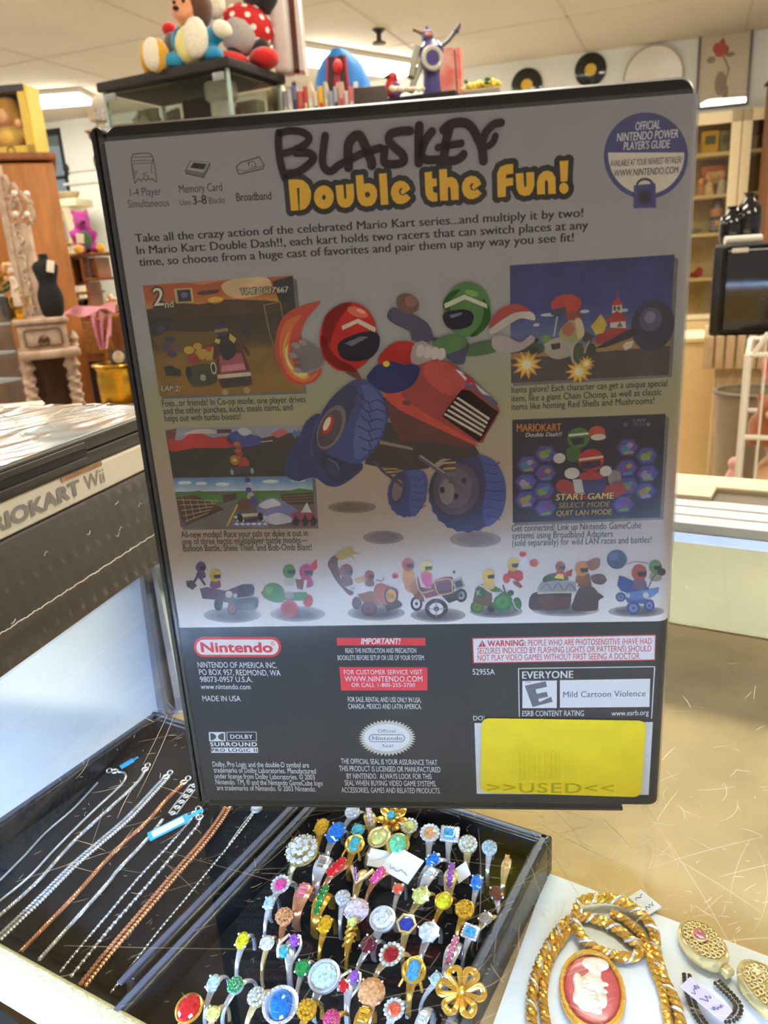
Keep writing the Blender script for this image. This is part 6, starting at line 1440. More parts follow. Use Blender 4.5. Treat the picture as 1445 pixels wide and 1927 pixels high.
for pts in ([(-.07, .03), (-.05, .05), (-.02, .062), (-.012, .058), (-.03, .05), (-.055, .034)], [(-.10, .02), (-.08, .045), (-.05, .07), (-.03, .10)], [(-.14, .03), (-.11, .05), (-.1, .08), (-.06, .11)], [(-.16, .05), (-.12, .06), (-.09, .09)], [(-.03, .02), (-.02, .04), (-.005, .05)]):
    b.tube(crs([(x, y, .0152) for x, y in pts], 6), .00022, 5)
b.build('film_crease', mat('film_crease', (250, 240, 214), 0.2, var=0.02), t)
# ------------------------------------------------------------------ behind the counter
M_oak = mat('oak_panel', (176, 112, 52), 0.5, var=0.25, scale=5, stretch=(6, 6, 1))
M_dwood = mat('dark_wood', (74, 44, 26), 0.45, var=0.3, scale=8, stretch=(6, 6, 1))
M_mwood = mat('mid_wood', (146, 88, 46), 0.5, var=0.25, scale=8, stretch=(5, 5, 1))
M_blush = mat('whitewashed_wood', (206, 178, 156), 0.7, var=0, scale=22, c2=(184, 154, 132))
M_whitep = mat('white_plastic_wire', (236, 230, 218), 0.45, var=0.02)
M_brass = mat('brass', (214, 164, 56), 0.25, 0.95, var=0.2, scale=30)
M_blackm = mat('matt_black', (26, 26, 28), 0.8, var=0.1)
M_blackg = mat('gloss_black', (14, 14, 16), 0.12, var=0.1, coat=.5)
def plush(name, c, **k): return mat(name, c, 0.95, var=0.12, scale=200, bump=0.3, sheen=0.4, **k)

# organiser and white boxes on the far left of the counter
p = at(30, 750, 0.82); p.z = 0.0
t = thing('parts_organiser', 'clear plastic drawer organiser at the left edge behind the game stack', 'organiser', (-0.475, 0.83, 0.0), CANG + .1)
M_clear = glass_mat('clear_plastic', (232, 236, 236), 0.05, 1.45, boost=2.0)
H = 0.150
b = MB()
for x in (-0.07, 0.07): b.box((x, 0, H / 2), (0.003, 0.12, H))
b.box((0, 0.058, H / 2), (0.14, 0.003, H)); b.build('frame', M_clear, t, smooth=False)
b = MB()
for k in range(6): b.box((0, 0, 0.0015 + k * (H - 0.003) / 5), (0.14, 0.12, 0.0026))
b.build('shelf', mat('clear_shelf', (206, 204, 200), 0.3, var=.05), t, smooth=False)
b = MB()
for k in range(5):
    for q in (-.035, 0, .035): b.box((q, -.058, 0.016 + k * (H - 0.003) / 5), (.002, .003, .026))
b.build('divider', M_clear, t, smooth=False)
lt = random.Random(3)
for k in range(5):
    o = MB()
    for q in range(3):
        o.ico((-.045 + .045 * q, .0 + lt.uniform(-.02, .02), 0.010 + k * (H - .003) / 5), (.012, .018, .007), 1, (0, 0, lt.random() * 3))
    o = o.build('drawer_contents', mat('trinkets_%d' % k, [(220, 176, 160), (186, 180, 176), (222, 206, 180), (150, 140, 138), (236, 226, 206)][k], 0.6), t); o['kind'] = 'stuff'
for k, (x, y, sz, a_, lab, z) in enumerate(((-0.335, 0.665, (0.15, 0.17, 0.042), .35, 'flat off-white box behind the game stack at the left edge', 0.0), (-0.352, 0.655, (0.11, 0.13, 0.010), .25, 'thin white booklet box on top of the flat off-white box', 0.0425))):
    t = thing('card_box', lab, 'box', (x, y, z), a_)
    MB().box((0, 0, sz[2] / 2), sz, bev=.001).build('box_body', mat('offwhite_card_%d' % k, ((214, 200, 172), (236, 226, 204))[k], 0.7, var=.04), t)
    MB().box((0, 0, sz[2] * .72), (sz[0] + .002, sz[1] + .002, sz[2] * .12), bev=.0004).build('lid_edge', mat('card_edge', (236, 226, 204), 0.7), t)

# oak cabinet with the boxed doll on top
YC = 3.7
tr, br = at(97, 287, YC), at(150, 760, YC)
ctop = tr.z
t = thing('wooden_cabinet', 'tall oak sided cabinet at the left with a yellow boxed doll on top', 'cabinet', (*(Vector((tr.x, YC)) - Matrix.Rotation(.37, 2) @ Vector((.42, -.25))), FLOOR), .37)
Hc = ctop - FLOOR
b = MB(); b.box((0, 0, Hc / 2 - .02), (0.84, 0.5, Hc - .04), bev=.006); b.build('cabinet_body', M_oak, t)
MB().box((0, 0, Hc - .015), (0.87, 0.53, 0.03), bev=.006).build('cabinet_top', M_mwood, t)
q = at(30, 297, YC + .04)
t = thing('boxed_doll', 'golden haired doll in a yellow window box on the oak cabinet', 'doll', (q.x - .02, YC + .06, ctop + .001), -0.10)
m_ = mpp(q); BW, BH = 100 * m_, 118 * m_
M_ybox = mat('yellow_card', (240, 206, 84), 0.5, var=.04)
b = MB(); b.box((0, .1, BH / 2), (BW, .012, BH)); b.box((-BW / 2, .04, BH / 2), (.012, .12, BH)); b.box((BW / 2, .04, BH / 2), (.012, .12, BH)); b.box((0, .04, .008), (BW, .12, .016)); b.box((0, .04, BH - .006), (BW, .12, .012))
b.box((BW * .43, -.02, BH / 2), (BW * .14, .012, BH)); b.box((-BW * .46, -.02, BH / 2), (BW * .08, .012, BH)); b.box((0, -.02, BH * .07), (BW, .012, BH * .14)); b.build('window_box', M_ybox, t, smooth=False)
MB().box((0, .09, BH * .6), (BW * .92, .006, BH * .75)).build('backing_card', mat('deep_green_card', (46, 66, 44), 0.7, var=.2), t, smooth=False)
MB().box((0, -.027, BH * .95), (BW, .003, BH * .1)).build('top_band', mat('grey_band', (70, 66, 74), 0.6), t, smooth=False)
M_gold_hair = plush('golden_hair', (216, 158, 60)); M_skin = mat('doll_skin', (232, 176, 128), 0.6)
b = MB(); b.ball((0, .03, BH * .62), (BW * .26, .05, BH * .24)); b.ball((-BW * .2, .03, BH * .5), (BW * .12, .04, BH * .22)); b.ball((BW * .2, .03, BH * .5), (BW * .1, .04, BH * .2)); b.ball((0, .03, BH * .78), (BW * .2, .04, BH * .1)); b.build('hair', M_gold_hair, t, remesh=.006)
MB().ball((-BW * .02, .0, BH * .58), (BW * .15, .03, BH * .15)).build('head', M_skin, t)
b = MB(); b.ball((0, .02, BH * .28), (BW * .3, .05, BH * .2)); b.ball((-BW * .28, .01, BH * .3), (BW * .1, .03, BH * .14), (0, .4, 0)); b.ball((BW * .3, .01, BH * .32), (BW * .1, .03, BH * .14), (0, -.5, 0)); b.build('dress', plush('yellow_dress', (236, 196, 96)), t, remesh=.006)
MB().ball((BW * .26, .0, BH * .46), (BW * .1, .03, BH * .09)).build('hand', M_skin, t)
b = MB(); b.torus((BW * .04, -.006, BH * .1), BW * .3, .006, (PI / 2, 0, 0)); b.build('red_arc', mat('red_arc', (206, 76, 40), 0.6), t)
for zf in (.1,): b = MB(); b.torus((BW * .05, -.0275, BH * .08), BW * .07, .0025, (PI / 2, 0, 0)); b.build('seal_mark', mat('seal_ink', (120, 110, 60), 0.7), t)
M_pane = glass_mat('box_window', (250, 250, 250), 0.03)
MB().box((-.01, -.022, BH * .55), (BW * .86, .002, BH * .82)).build('window_film', M_pane, t, smooth=False)

# pedestal table with twisted legs
YT = 3.0
tl_, tr_ = at(28, 607, YT), at(124, 592, YT)
tz = (tl_.z + tr_.z) / 2; TWD = (tr_ - tl_).length
t = thing('pedestal_table', 'small whitewashed table with a drawer and two barley twist front legs', 'table', ((tl_.x + tr_.x) / 2 - .055, YT + .12, FLOOR), .42)
Ht = tz - FLOOR; u = mpp(tl_)
MB().box((0, 0, Ht - .01), (TWD, .27, .022), bev=.008).build('tabletop', M_blush, t)
MB().box((0, .0, Ht - .02 - 26 * u), (TWD * .90, .24, 50 * u), bev=.004).build('apron', mat('aged_brown', (128, 86, 60), 0.6, var=.3), t)
b = MB(); b.box((0, -.122, Ht - .02 - 26 * u), (TWD * .88, .012, 48 * u), bev=.003); dr = b.build('drawer', M_blush, t)
b = MB(); hw, hh, cz = TWD * .33, 15 * u, Ht - .02 - 25 * u
b.tube(crs([(hw, -.13, cz - hh * .5), (hw * .9, -.13, cz + hh), (0, -.13, cz + hh), (-hw * .9, -.13, cz + hh), (-hw, -.13, cz + hh * .5), (-hw, -.13, cz - hh * .5), (-hw * .9, -.13, cz - hh), (0, -.13, cz - hh), (hw * .9, -.13, cz - hh)], 6, True), .0035, 6, closed=True); b.build('moulding', mat('aged_groove', (120, 92, 74), 0.7), dr)
b = MB(); b.ball((0, -.135, cz - 2 * u), (9 * u, .012, 7 * u)); b.torus((0, -.14, cz - 6 * u), 9 * u, .003, (PI / 2, 0, 0)); b.build('handle', mat('aged_bronze', (110, 84, 60), 0.4, .6), dr)
lz = Ht - .02 - 56 * u
MB().box((0.012, -.01, lz), (TWD * 1.12, .30, 16 * u), bev=.01).build('lower_ledge', M_blush, t)
b = MB(); b.lathe([(.0, 0), (.018, .0), (.012, .012), (.02, .03), (.012, .05), (.0, .06)], (TWD * .56, -.04, lz + 8 * u), 14); b.build('finial', M_blush, t)
for x in (-TWD * .40, TWD * .42):
    prof = [(.014, 0), (.026, .02), (.018, .05)] + [(.022, .05 + (lz - .14) * k / 60) for k in range(61)] + [(.018, lz - .07), (.028, lz - .05), (.02, lz - .03), (.024, lz - .008)]
    b = MB(); b.lathe(prof, (x, -.11, 0), 24, twist=85, lobes=2, amp=.34); b.build('leg', M_blush, t)
    MB().box((x, .11, lz / 2), (.04, .03, lz), bev=.004).build('leg', M_dwood, t)
MB().box((0, .12, lz / 2), (TWD * .9, .01, lz)).build('back_board', M_dwood, t, smooth=False)
tt = tz + .001
# black torso form with a price tag
q = at(98, 587, YT + .06)
t = thing('torso_form', 'matt black torso display form with a white price tag on the whitewashed table', 'display form', (q.x, YT + .07, tt), .1)
k_ = mpp(q); hb = 113 * k_
prof = [(15, 0), (19, 4), (22, 18), (23.5, 32), (22, 44), (17.5, 56), (16.5, 62), (19, 72), (22, 82), (21.5, 90), (17, 98), (9.5, 102), (8, 106), (8.2, 112), (6, 113)]
b = MB(); b.lathe([(r * k_, z * k_) for r, z in prof], n=32)
for v in b.bm.verts: v.co.y *= .62; v.co.x *= 1.0 + .10 * (88 * k_ < v.co.z < 100 * k_)
b.build('torso', M_blackm, t)
b = MB(); b.box((14 * k_, -13.6 * k_, 90 * k_), (13 * k_, 1.2 * k_, 22 * k_), (-.2, .24, .3), bev=.002); b.build('price_tag', mat('white_tag', (240, 228, 206), 0.7), t)
# winged figurine and gilt basket
q = at(42, 600, YT + .05)
t = thing('figurine', 'pale robed figurine with gilt scroll base on the whitewashed table', 'figurine', (q.x, YT + .03, tt), .2)
b = MB(); b.lathe([(12 * k_, 0), (13 * k_, 3 * k_), (7 * k_, 8 * k_), (9 * k_, 16 * k_), (4 * k_, 22 * k_)], n=18)
for a_ in (0, 2.1, 4.2): b.tube(crs([(0, 0, 20 * k_), (14 * k_ * math.cos(a_), 8 * k_ * math.sin(a_), 22 * k_), (20 * k_ * math.cos(a_), 10 * k_ * math.sin(a_), 32 * k_), (16 * k_ * math.cos(a_), 8 * k_ * math.sin(a_), 40 * k_)], 6), 2.2 * k_, 6)
b.build('gilt_base', M_brass, t)
b = MB(); b.lathe([(9 * k_, 22 * k_), (8 * k_, 38 * k_), (6 * k_, 56 * k_), (5 * k_, 66 * k_), (7 * k_, 72 * k_), (3 * k_, 78 * k_)], n=18); b.tube([(5 * k_, -2 * k_, 70 * k_), (9 * k_, -7 * k_, 58 * k_), (4 * k_, -9 * k_, 54 * k_)], 2.4 * k_, 8); b.build('robe', mat('figurine_cream', (226, 204, 182), 0.5, var=.08), t, remesh=.004)
MB().ball((0, -1 * k_, 84 * k_), 6 * k_).build('head', mat('figurine_skin', (224, 176, 146), 0.5), t)
b = MB(); b.ball((0, 1.5 * k_, 87 * k_), (6.5 * k_, 6 * k_, 6 * k_)); b.build('hair', mat('figurine_grey', (190, 184, 176), 0.5), t)
q = at(14, 600, YT + .02)
t = thing('gilt_basket', 'gilt flower basket with green leaves at the left end of the whitewashed table', 'basket', (q.x + .01, YT + .05, tt), .3)
b = MB(); b.lathe([(12 * k_, 0), (18 * k_, 10 * k_), (20 * k_, 34 * k_), (21 * k_, 40 * k_), (18 * k_, 40 * k_), (16 * k_, 12 * k_)], n=22); b.build('bowl', mat('dark_bronze', (78, 62, 36), 0.3, .8, var=.3), t)
b = MB()
for k in range(3): b.tube(crs([(-20 * k_, 0, 40 * k_), (-14 * k_, -6 * k_, 60 * k_ + 8 * k * k_), (0, 0, 74 * k_ + 6 * k * k_), (14 * k_, 6 * k_, 60 * k_), (20 * k_, 0, 40 * k_)], 6), 1.6 * k_, 6)
b.build('handle', M_brass, t)
b = MB()
for k in range(12): b.ball((lt.uniform(-14, 14) * k_, lt.uniform(-8, 6) * k_, (46 + lt.uniform(0, 28)) * k_), (7 * k_, 3 * k_, 5 * k_), (lt.random() * 3, lt.random() * 3, 0), 8)
b.build('leaves', mat('leaf_green', (66, 110, 62), 0.6, var=.3, scale=90), t)
b = MB()
for k in range(6): b.ball((lt.uniform(-10, 12) * k_, lt.uniform(-8, 0) * k_, (72 + lt.uniform(0, 26)) * k_), 5.5 * k_, n=10)
b.build('flowers', mat('flower_peach', (224, 178, 120), 0.6, var=.3, scale=60), t)
# carved hall stand between table and cabinet
YH = 3.36
q0 = at(38, 610, YH)
t = thing('carved_stand', 'tall whitewashed carved stand with knobs, in front of the oak cabinet', 'carved stand', (q0.x, YH, FLOOR), -.08)
k_ = mpp(q0)
def hz(px, py): r_ = at(px, py, YH); return (r_.x - q0.x, 0, r_.z - FLOOR)
for p0_, p1_ in (((6, 310), (42, 620)), ((58, 420), (78, 615))):
    A_, B_ = hz(*p0_), hz(*p1_); xm = (A_[0] + B_[0]) / 2; MB().box((xm, 0, A_[2] / 2 + .0), (14 * k_, .03, A_[2]), bev=.005).build('post', M_blush, t)
xl, xr = hz(26, 420)[0], hz(58, 420)[0]; zt_, zb_ = hz(40, 422)[2], hz(50, 600)[2]
xc = (hz(20, 500)[0] + hz(80, 500)[0]) / 2 - .0
b = MB(); b.box((xc, .0, (zt_ + zb_) / 2), (40 * k_, .02, zt_ - zb_), bev=.004); pn = b.build('panel', M_blush, t)
b = MB()
for k in range(15):
    zz_ = zb_ + (zt_ - zb_) * (k + .5) / 15; b.torus((xc + 4 * k_ * math.sin(k * 1.7), -.013, zz_), 5 * k_, 1.6 * k_, (PI / 2, 0, k), 12, 6)
b.build('carving', mat('carved_pale', (214, 196, 172), 0.8, var=.2, scale=80), pn)
b = MB()
for pts in ([(10, 330), (18, 350), (14, 370), (26, 372), (22, 392), (34, 384)], [(20, 395), (30, 408), (44, 396), (40, 380), (30, 378)], [(46, 412), (56, 404), (60, 388), (50, 374), (40, 362)], [(16, 410), (22, 424), (36, 420)], [(26, 345), (34, 360), (30, 372)], [(58, 420), (66, 408), (62, 392)]):
    b.tube(crs([Vector(hz(*p)) + Vector((0, -.005, 0)) for p in pts], 6), 4.4 * k_, 8)
b.build('scrollwork', M_blush, t)
for p_ in ((41, 366), (65, 367), (43, 404), (65, 405)):
    b = MB(); c_ = Vector(hz(*p_)); b.ball(c_ + Vector((0, -.05, 0)), 5.2 * k_); b.cyl(c_ + Vector((-4 * k_, 0, -14 * k_)), c_ + Vector((0, -.05, 0)), 1.3 * k_, n=8); b.build('knob', mat('knob_cream', (246, 234, 214), 0.35), t)

# curio shelf with the purple plush toy
YQ = 4.7
q0 = at(165, 487, YQ); k_ = mpp(q0)
t = thing('curio_shelf', 'stepped wooden curio shelf under the purple plush toy', 'shelf', (q0.x, YQ, FLOOR), -.1)
def qz(px, py): r_ = at(px, py, YQ); return (r_.x - q0.x, r_.z - FLOOR)
b = MB()
def pl(px0, px1, py, mb, th=5): 
    x0, z0 = qz(px0, py); x1, _ = qz(px1, py); mb.box(((x0 + x1) / 2, 0, z0), (abs(x1 - x0), .2, th * k_), bev=.003)
pl(134, 230, 482, b); pl(172, 240, 526, b); pl(130, 186, 553, b); pl(142, 250, 585, b); b.build('shelf_board', M_mwood, t)
b = MB()
for x_, y0, y1 in ((146, 484, 538), (168, 484, 530), (195, 484, 525), (180, 530, 590), (134, 556, 590)):
    xa, za = qz(x_, y0); xb, zb2 = qz(x_, y1); b.box(((xa + xb) / 2, 0, (za + zb2) / 2), (4 * k_, .18, za - zb2))
b.build('upright', M_mwood, t, smooth=False)
xa, za = qz(165, 588); 
MB().box((.12, .06, za / 2), (100 * k_ + .2, .3, za - .01), bev=.004).build('cupboard', M_mwood, t)
MB().box((.12, -.10, za * .86), (95 * k_ + .2, .02, 60 * k_), bev=.003).build('basket_front', mat('wicker', (150, 104, 52), 0.8, var=.3, scale=60), t)
MB().box((.12, -.10, za * .60), (95 * k_ + .2, .02, 80 * k_)).build('opening_shade_board', mat('shadow_brown', (30, 20, 14), 0.9), t, smooth=False)  # flat dark board, the shade of an open recess put into its colour
for (px, py, w_, h_, c_, lab) in ((184, 505, 15, 34, (176, 184, 186), 'small grey framed mirror on the curio shelf'), (157, 512, 13, 44, (30, 36, 28), 'dark framed picture on the curio shelf, left of the grey mirror')):
    r_ = at(px, py, YQ); o = thing('picture_frame', lab, 'frame', (r_.x, YQ - .02, at(px, py + h_ / 2, YQ).z), -.1)
    MB().box((0, .0, h_ * k_ / 2), (w_ * k_ + .02, .02, h_ * k_), bev=.003).build('frame', M_mwood, o); MB().box((0, -.011, h_ * k_ / 2), (w_ * k_, .004, h_ * k_ - .02)).build('picture', mat('frame_face_%d' % px, c_, 0.25, var=.3, scale=30), o, smooth=False)
r_ = at(160, 582, YQ); o = thing('bowl', 'dark bowl with a pale rim on the lowest step of the curio shelf', 'bowl', (r_.x, YQ - .03, at(160, 583, YQ).z))
b = MB(); b.lathe([(6 * k_, 0), (11 * k_, 8 * k_), (13 * k_, 20 * k_), (12 * k_, 20 * k_), (9 * k_, 9 * k_)], n=20); b.build('bowl_body', M_blackg, o); b = MB(); b.torus((0, 0, 20 * k_), 12.5 * k_, 1.6 * k_); b.build('rim', mat('pale_rim', (206, 214, 214), 0.3), o)
r_ = at(142, 470, YQ - .1); 
# purple plush: a plain round bear-like toy
pr = at(166, 482, YQ); pz = qz(166, 479)[1] + FLOOR
t = thing('plush_toy', 'seated purple plush toy on the curio shelf', 'plush toy', (pr.x, YQ - .03, pz), 0.5)
s_ = 82 * k_
b = MB(); b.ball((0, 0, .30 * s_), (.26 * s_, .24 * s_, .30 * s_)); b.ball((.02 * s_, -.02 * s_, .72 * s_), (.20 * s_, .20 * s_, .22 * s_)); b.ball((.0, -.20 * s_, .66 * s_), (.12 * s_, .12 * s_, .10 * s_)); b.ball((-.16 * s_, -.22 * s_, .10 * s_), (.12 * s_, .22 * s_, .10 * s_), (0, 0, .3)); b.ball((.2 * s_, -.22 * s_, .10 * s_), (.12 * s_, .22 * s_, .10 * s_), (0, 0, -.3)); b.ball((-.22 * s_, -.10 * s_, .42 * s_), (.08 * s_, .2 * s_, .08 * s_), (.5, 0, .4)); b.ball((.24 * s_, -.10 * s_, .42 * s_), (.08 * s_, .2 * s_, .08 * s_), (.5, 0, -.4)); b.ball((-.14 * s_, .02 * s_, .92 * s_), .07 * s_); b.ball((.16 * s_, .02 * s_, .92 * s_), .07 * s_)
b.build('body', plush('purple_plush', (170, 36, 140)), t, remesh=.014)
b = MB(); b.ball((0, -.235 * s_, .30 * s_), (.14 * s_, .04 * s_, .2 * s_)); b.build('tummy', plush('green_plush', (70, 110, 76)), t)
b = MB(); b.box((-.12 * s_, -.28 * s_, .33 * s_), (.16 * s_, .01, .2 * s_), (.1, .1, 0), bev=.002); b.build('price_tag', mat('white_tag', (240, 228, 206), 0.7), t)
for x in (-.2, .26): MB().ball((x * s_, -.43 * s_, .11 * s_), (.1 * s_, .05 * s_, .09 * s_)).build('foot_pad', plush('yellow_plush', (236, 186, 46)), t)
b = MB(); b.ball((0, -.31 * s_, .67 * s_), (.05 * s_, .03, .03 * s_)); b.build('nose', M_blackm, t)
# brass pot, its stool, the card on top, and the scarf stand
YP = 2.2
q0 = at(192, 700, YP); k_ = mpp(q0); pz0 = at(195, 770, YP).z - .02
t = thing('wooden_stool', 'dark wooden stool under the brass pot', 'stool', (q0.x + .02, YP + .1, FLOOR))
b = MB(); b.box((0, 0, pz0 - FLOOR - .015), (.25, .22, .03), bev=.005); b.build('seat', M_dwood, t)
for x in (-.095, .095):
    for y in (-.08, .08): MB().cyl((x, y, 0), (x * .9, y * .9, pz0 - FLOOR - .03), .018, .022, 12).build('leg', M_dwood, t)
t = thing('brass_pot', 'hammered brass pot with a rolled rim on the left', 'pot', (q0.x + .01, YP + .1, pz0))
hp = q0.z - pz0 + .01; rp_ = 41 * k_
b = MB(); b.lathe([(rp_ * .8, 0), (rp_ * .95, hp * .08), (rp_ * .98, hp * .7), (rp_ * .94, hp * .86), (rp_ * 1.02, hp * .95), (rp_ * 1.12, hp), (rp_ * 1.1, hp * 1.02), (rp_ * .95, hp * .97), (rp_ * .9, hp * .8), (rp_ * .88, hp * .1)], n=40); b.build('pot_body', M_brass, t)
b = MB(); b.torus((0, 0, hp), rp_ * 1.1, rp_ * .05, n=36); b.build('rim', M_brass, t)
r_ = at(215, 690, YP)
t = thing('photo_card', 'black card with a pale round picture leaning on the brass pot rim', 'card', (r_.x, YP + .06, pz0 + hp * 1.0), .1)
b = MB(); b.box((0, 0, 14 * k_), (34 * k_, .006, 28 * k_), (-.3, .12, 0)); b.build('card', mat('slate_card', (58, 60, 66), 0.5), t, smooth=False)
b = MB(); b.ball((-1 * k_, -.008, 16 * k_), (11 * k_, .004, 12 * k_), (-.3, .12, 0)); b.ball((2 * k_, -.012, 14 * k_), (4 * k_, .004, 4 * k_), (-.3, .12, 0)); b.build('round_picture', mat('pale_photo', (206, 180, 142), 0.5, var=.35, scale=40), t)
q0 = at(196, 600, 3.5); k_ = mpp(q0)
t = thing('scarf_stand', 'slim brass stand draped with a pink scarf above the brass pot', 'stand', (q0.x, 3.5, FLOOR))
hh = q0.z - FLOOR
b = MB(); b.tube([(.06, 0, 0), (.03, 0, hh * .7), (.0, 0, hh * .99)], .008, 8); b.tube([(-.05, .02, 0), (-.03, .01, hh * .7), (-.01, 0, hh * .95)], .006, 8); b.tube([(-.06, -.01, hh), (.06, .01, hh + .01)], .007, 8); b.build('rod', M_brass, t)
rows = []
for j in range(15):
    f_ = j / 14; rows.append([((-.075 + .12 * i / 14) * (1 - .72 * f_) + .0 - .012 * f_, .018 * math.sin(i * 1.3 + 3 * f_) - .01, hh + .03 - f_ * 68 * k_ - .012 * math.sin(i * .7) * (1 - f_)) for i in range(15)])
b = MB(); b.sheet(rows)
rows = [[(-.20 + .26 * i / 12, .02 * math.sin(i * .9) - .02 + .05 * j / 5, hh + .035 + .012 * math.sin(i * .8 + j) - .0025 * abs(i - 9) + .006 * j) for i in range(13)] for j in range(6)]
b.sheet(rows); b.build('scarf', mat('pink_gauze', (236, 164, 176), 0.8, var=.12, scale=20), t, normals=False)
r_ = at(205, 575, 3.62)
t = thing('gilt_ornament', 'glittering gilt flower ornament beside the pink scarf', 'ornament', (r_.x + .03, 3.62, r_.z - .04)); b = MB()
for k in range(14): b.ball((lt.uniform(-.03, .03), lt.uniform(-.02, .02), .02 + lt.uniform(0, .06)), .012, n=8)
b.build('blossoms', mat('gilt_cream', (236, 200, 150), 0.25, .3, var=.3, scale=60), t)
t2 = thing('shelf_ledge', 'wooden ledge carrying the gilt ornament', 'ledge', (r_.x + .06, 3.68, FLOOR)); MB().box((0, 0, (r_.z - .04 - FLOOR) / 2), (.22, .16, r_.z - .04 - FLOOR), bev=.004).build('ledge_body', M_mwood, t2)

# far left against the wall: pillar, bowl, bracket and wall fittings
s0, z0 = wall_s(135, 376, -.35)
zc = z0
t = thing('plaster_column', 'cream fluted plaster column by the window', 'column', wl(s0, -.35, FLOOR))
k_ = mpp(wl(s0, -.35, zc)); hc = zc - FLOOR
b = MB(); b.box((0, 0, hc - 7 * k_), (52 * k_, 52 * k_, 14 * k_), (0, 0, WANG), bev=.01); b.build('capital', mat('cream_plaster', (206, 194, 160), 0.8, var=.08), t)
b = MB(); b.lathe([(24 * k_, 0), (24 * k_, .1), (18 * k_, .16), (17 * k_, hc - 60 * k_), (18 * k_, hc - 40 * k_), (25 * k_, hc - 14 * k_)], n=48, lobes=12, amp=.05); b.build('shaft', mat('cream_plaster'if 0 else 'cream_plaster', (206, 194, 160)), t)
b = MB(); b.torus((0, 0, hc - 76 * k_), 18 * k_, 3 * k_); b.torus((0, 0, hc - 95 * k_), 18 * k_, 3 * k_); b.build('ring_moulding', mat('ochre_plaster', (206, 176, 110), 0.8), t)
t = thing('stone_bowl', 'shallow beige bowl on the cream column', 'bowl', wl(s0 - .03, -.35, zc)); b = MB(); b.lathe([(10 * k_, 0), (17 * k_, 4 * k_), (21 * k_, 13 * k_), (19 * k_, 14 * k_), (14 * k_, 5 * k_)], n=24); b.build('bowl_body', mat('beige_stone', (176, 160, 128), 0.8, var=.1), t)
s1, z1 = wall_s(119, 320); t = thing('door_chime', 'small black fitting on the wall beside the window', 'wall fitting', wl(s1 + .05, -.02, z1), WANG); b = MB(); b.ball((0, 0, 0), (.03, .03, .06)); b.build('chime_body', M_blackm, t)
s1, z1 = wall_s(114, 335); t = thing('curtain_bracket', 'black bracket across the window edge', 'bracket', wl(s1, -.03, z1), WANG); b = MB(); b.box((0, 0, 0), (.14, .05, .03), bev=.008); b.build('bracket_body', M_blackm, t)
s1, z1 = wall_s(160, 246, -.12); t = thing('wall_bracket', 'dark red carved wooden wall bracket partly behind the game case', 'bracket', wl(s1 + .18, -.12, z1), WANG); k_ = mpp(wl(s1, 0, z1))
b = MB(); b.prism([(-36 * k_, 0, 0), (30 * k_, 0, 2 * k_), (30 * k_, 0, -78 * k_), (-6 * k_, 0, -78 * k_), (-8 * k_, 0, -40 * k_), (-16 * k_, 0, -30 * k_), (-14 * k_, 0, -18 * k_), (-22 * k_, 0, -6 * k_)], (0, 1, 0), .11); b.build('bracket_body', mat('red_mahogany', (124, 62, 42), 0.5, var=.2, scale=12), t)
b = MB(); b.tube(crs([(-14 * k_, -.01, -42 * k_), (-21 * k_, -.01, -48 * k_), (-20 * k_, -.01, -62 * k_), (-9 * k_, -.01, -74 * k_)], 6), 2.2 * k_, 8); b.build('iron_scroll', M_blackm, t)
# crystal dish seen over the case corner
r_ = at(190, 236, 2.6); k_ = mpp(r_)

# ------------------------------------------------------------------ the tall shelf of toys behind the case
SHZ = 0.45
# glass tank with dark lid
nc = at(428, 126, 2.3); LZ = nc.z
ty = -.46; TL_, TW_ = .44, .26
ax = Vector((math.cos(ty), math.sin(ty), 0)); ay = Vector((-ax.y, ax.x, 0))
c_ = Vector((nc.x, 2.3, 0)) - ax * TL_ / 2 + ay * TW_ / 2
t = thing('display_shelf', 'tall shelving unit carrying toys behind the game case', 'shelving', (*(c_ + ax * .30 + ay * .24).to_2d(), FLOOR), ty)
SWD, SDP = 1.10, .76
MB().box((0, 0, SHZ - FLOOR - .015), (SWD, SDP, .03), bev=.003).build('shelf_board', M_dwood, t)
for x in (-1, 1): MB().box((x * (SWD / 2 - .015), 0, (SHZ - FLOOR) / 2 - .015), (.03, SDP, SHZ - FLOOR - .03)).build('side_panel', M_dwood, t, smooth=False)
for z_ in (.05, .5, .95): MB().box((0, 0, z_), (SWD - .06, SDP - .02, .025)).build('shelf_board', M_dwood, t, smooth=False)
t = thing('glass_tank', 'glass display tank with a dark lid carrying the plush toys', 'tank', (c_.x, c_.y, SHZ), ty)
HT = LZ - SHZ
M_tank = glass_mat('tank_glass', (240, 243, 240), 0.02)
b = MB()
for yy in (-TW_ / 2 + .003, TW_ / 2 - .003): b.box((0, yy, HT / 2), (TL_ - .012, .005, HT - .02))
for xx in (-TL_ / 2 + .003, TL_ / 2 - .003): b.box((xx, 0, HT / 2), (.005, TW_ - .012, HT - .02))
b.build('tank_glass', M_tank, t, smooth=False)
b = MB()
for xx in (-1, 1):
    for yy in (-1, 1): b.box((xx * (TL_ / 2 - .004), yy * (TW_ / 2 - .004), HT / 2), (.008, .008, HT))
b.build('corner_seal', mat('pale_seal', (170, 196, 188), 0.2, var=.1, coat=.4), t, smooth=False)
for xx in (-1, 1): MB().box((xx * (TL_ / 2 - .03), -TW_ / 2 - .002, HT - .018), (.036, .006, .02), bev=.001).build('corner_clip', mat('grey_clip', (150, 152, 148), 0.3), t)
MB().box((0, 0, .008), (TL_, TW_, .016)).build('base_frame', mat('tank_base', (52, 50, 46), 0.5), t, smooth=False)
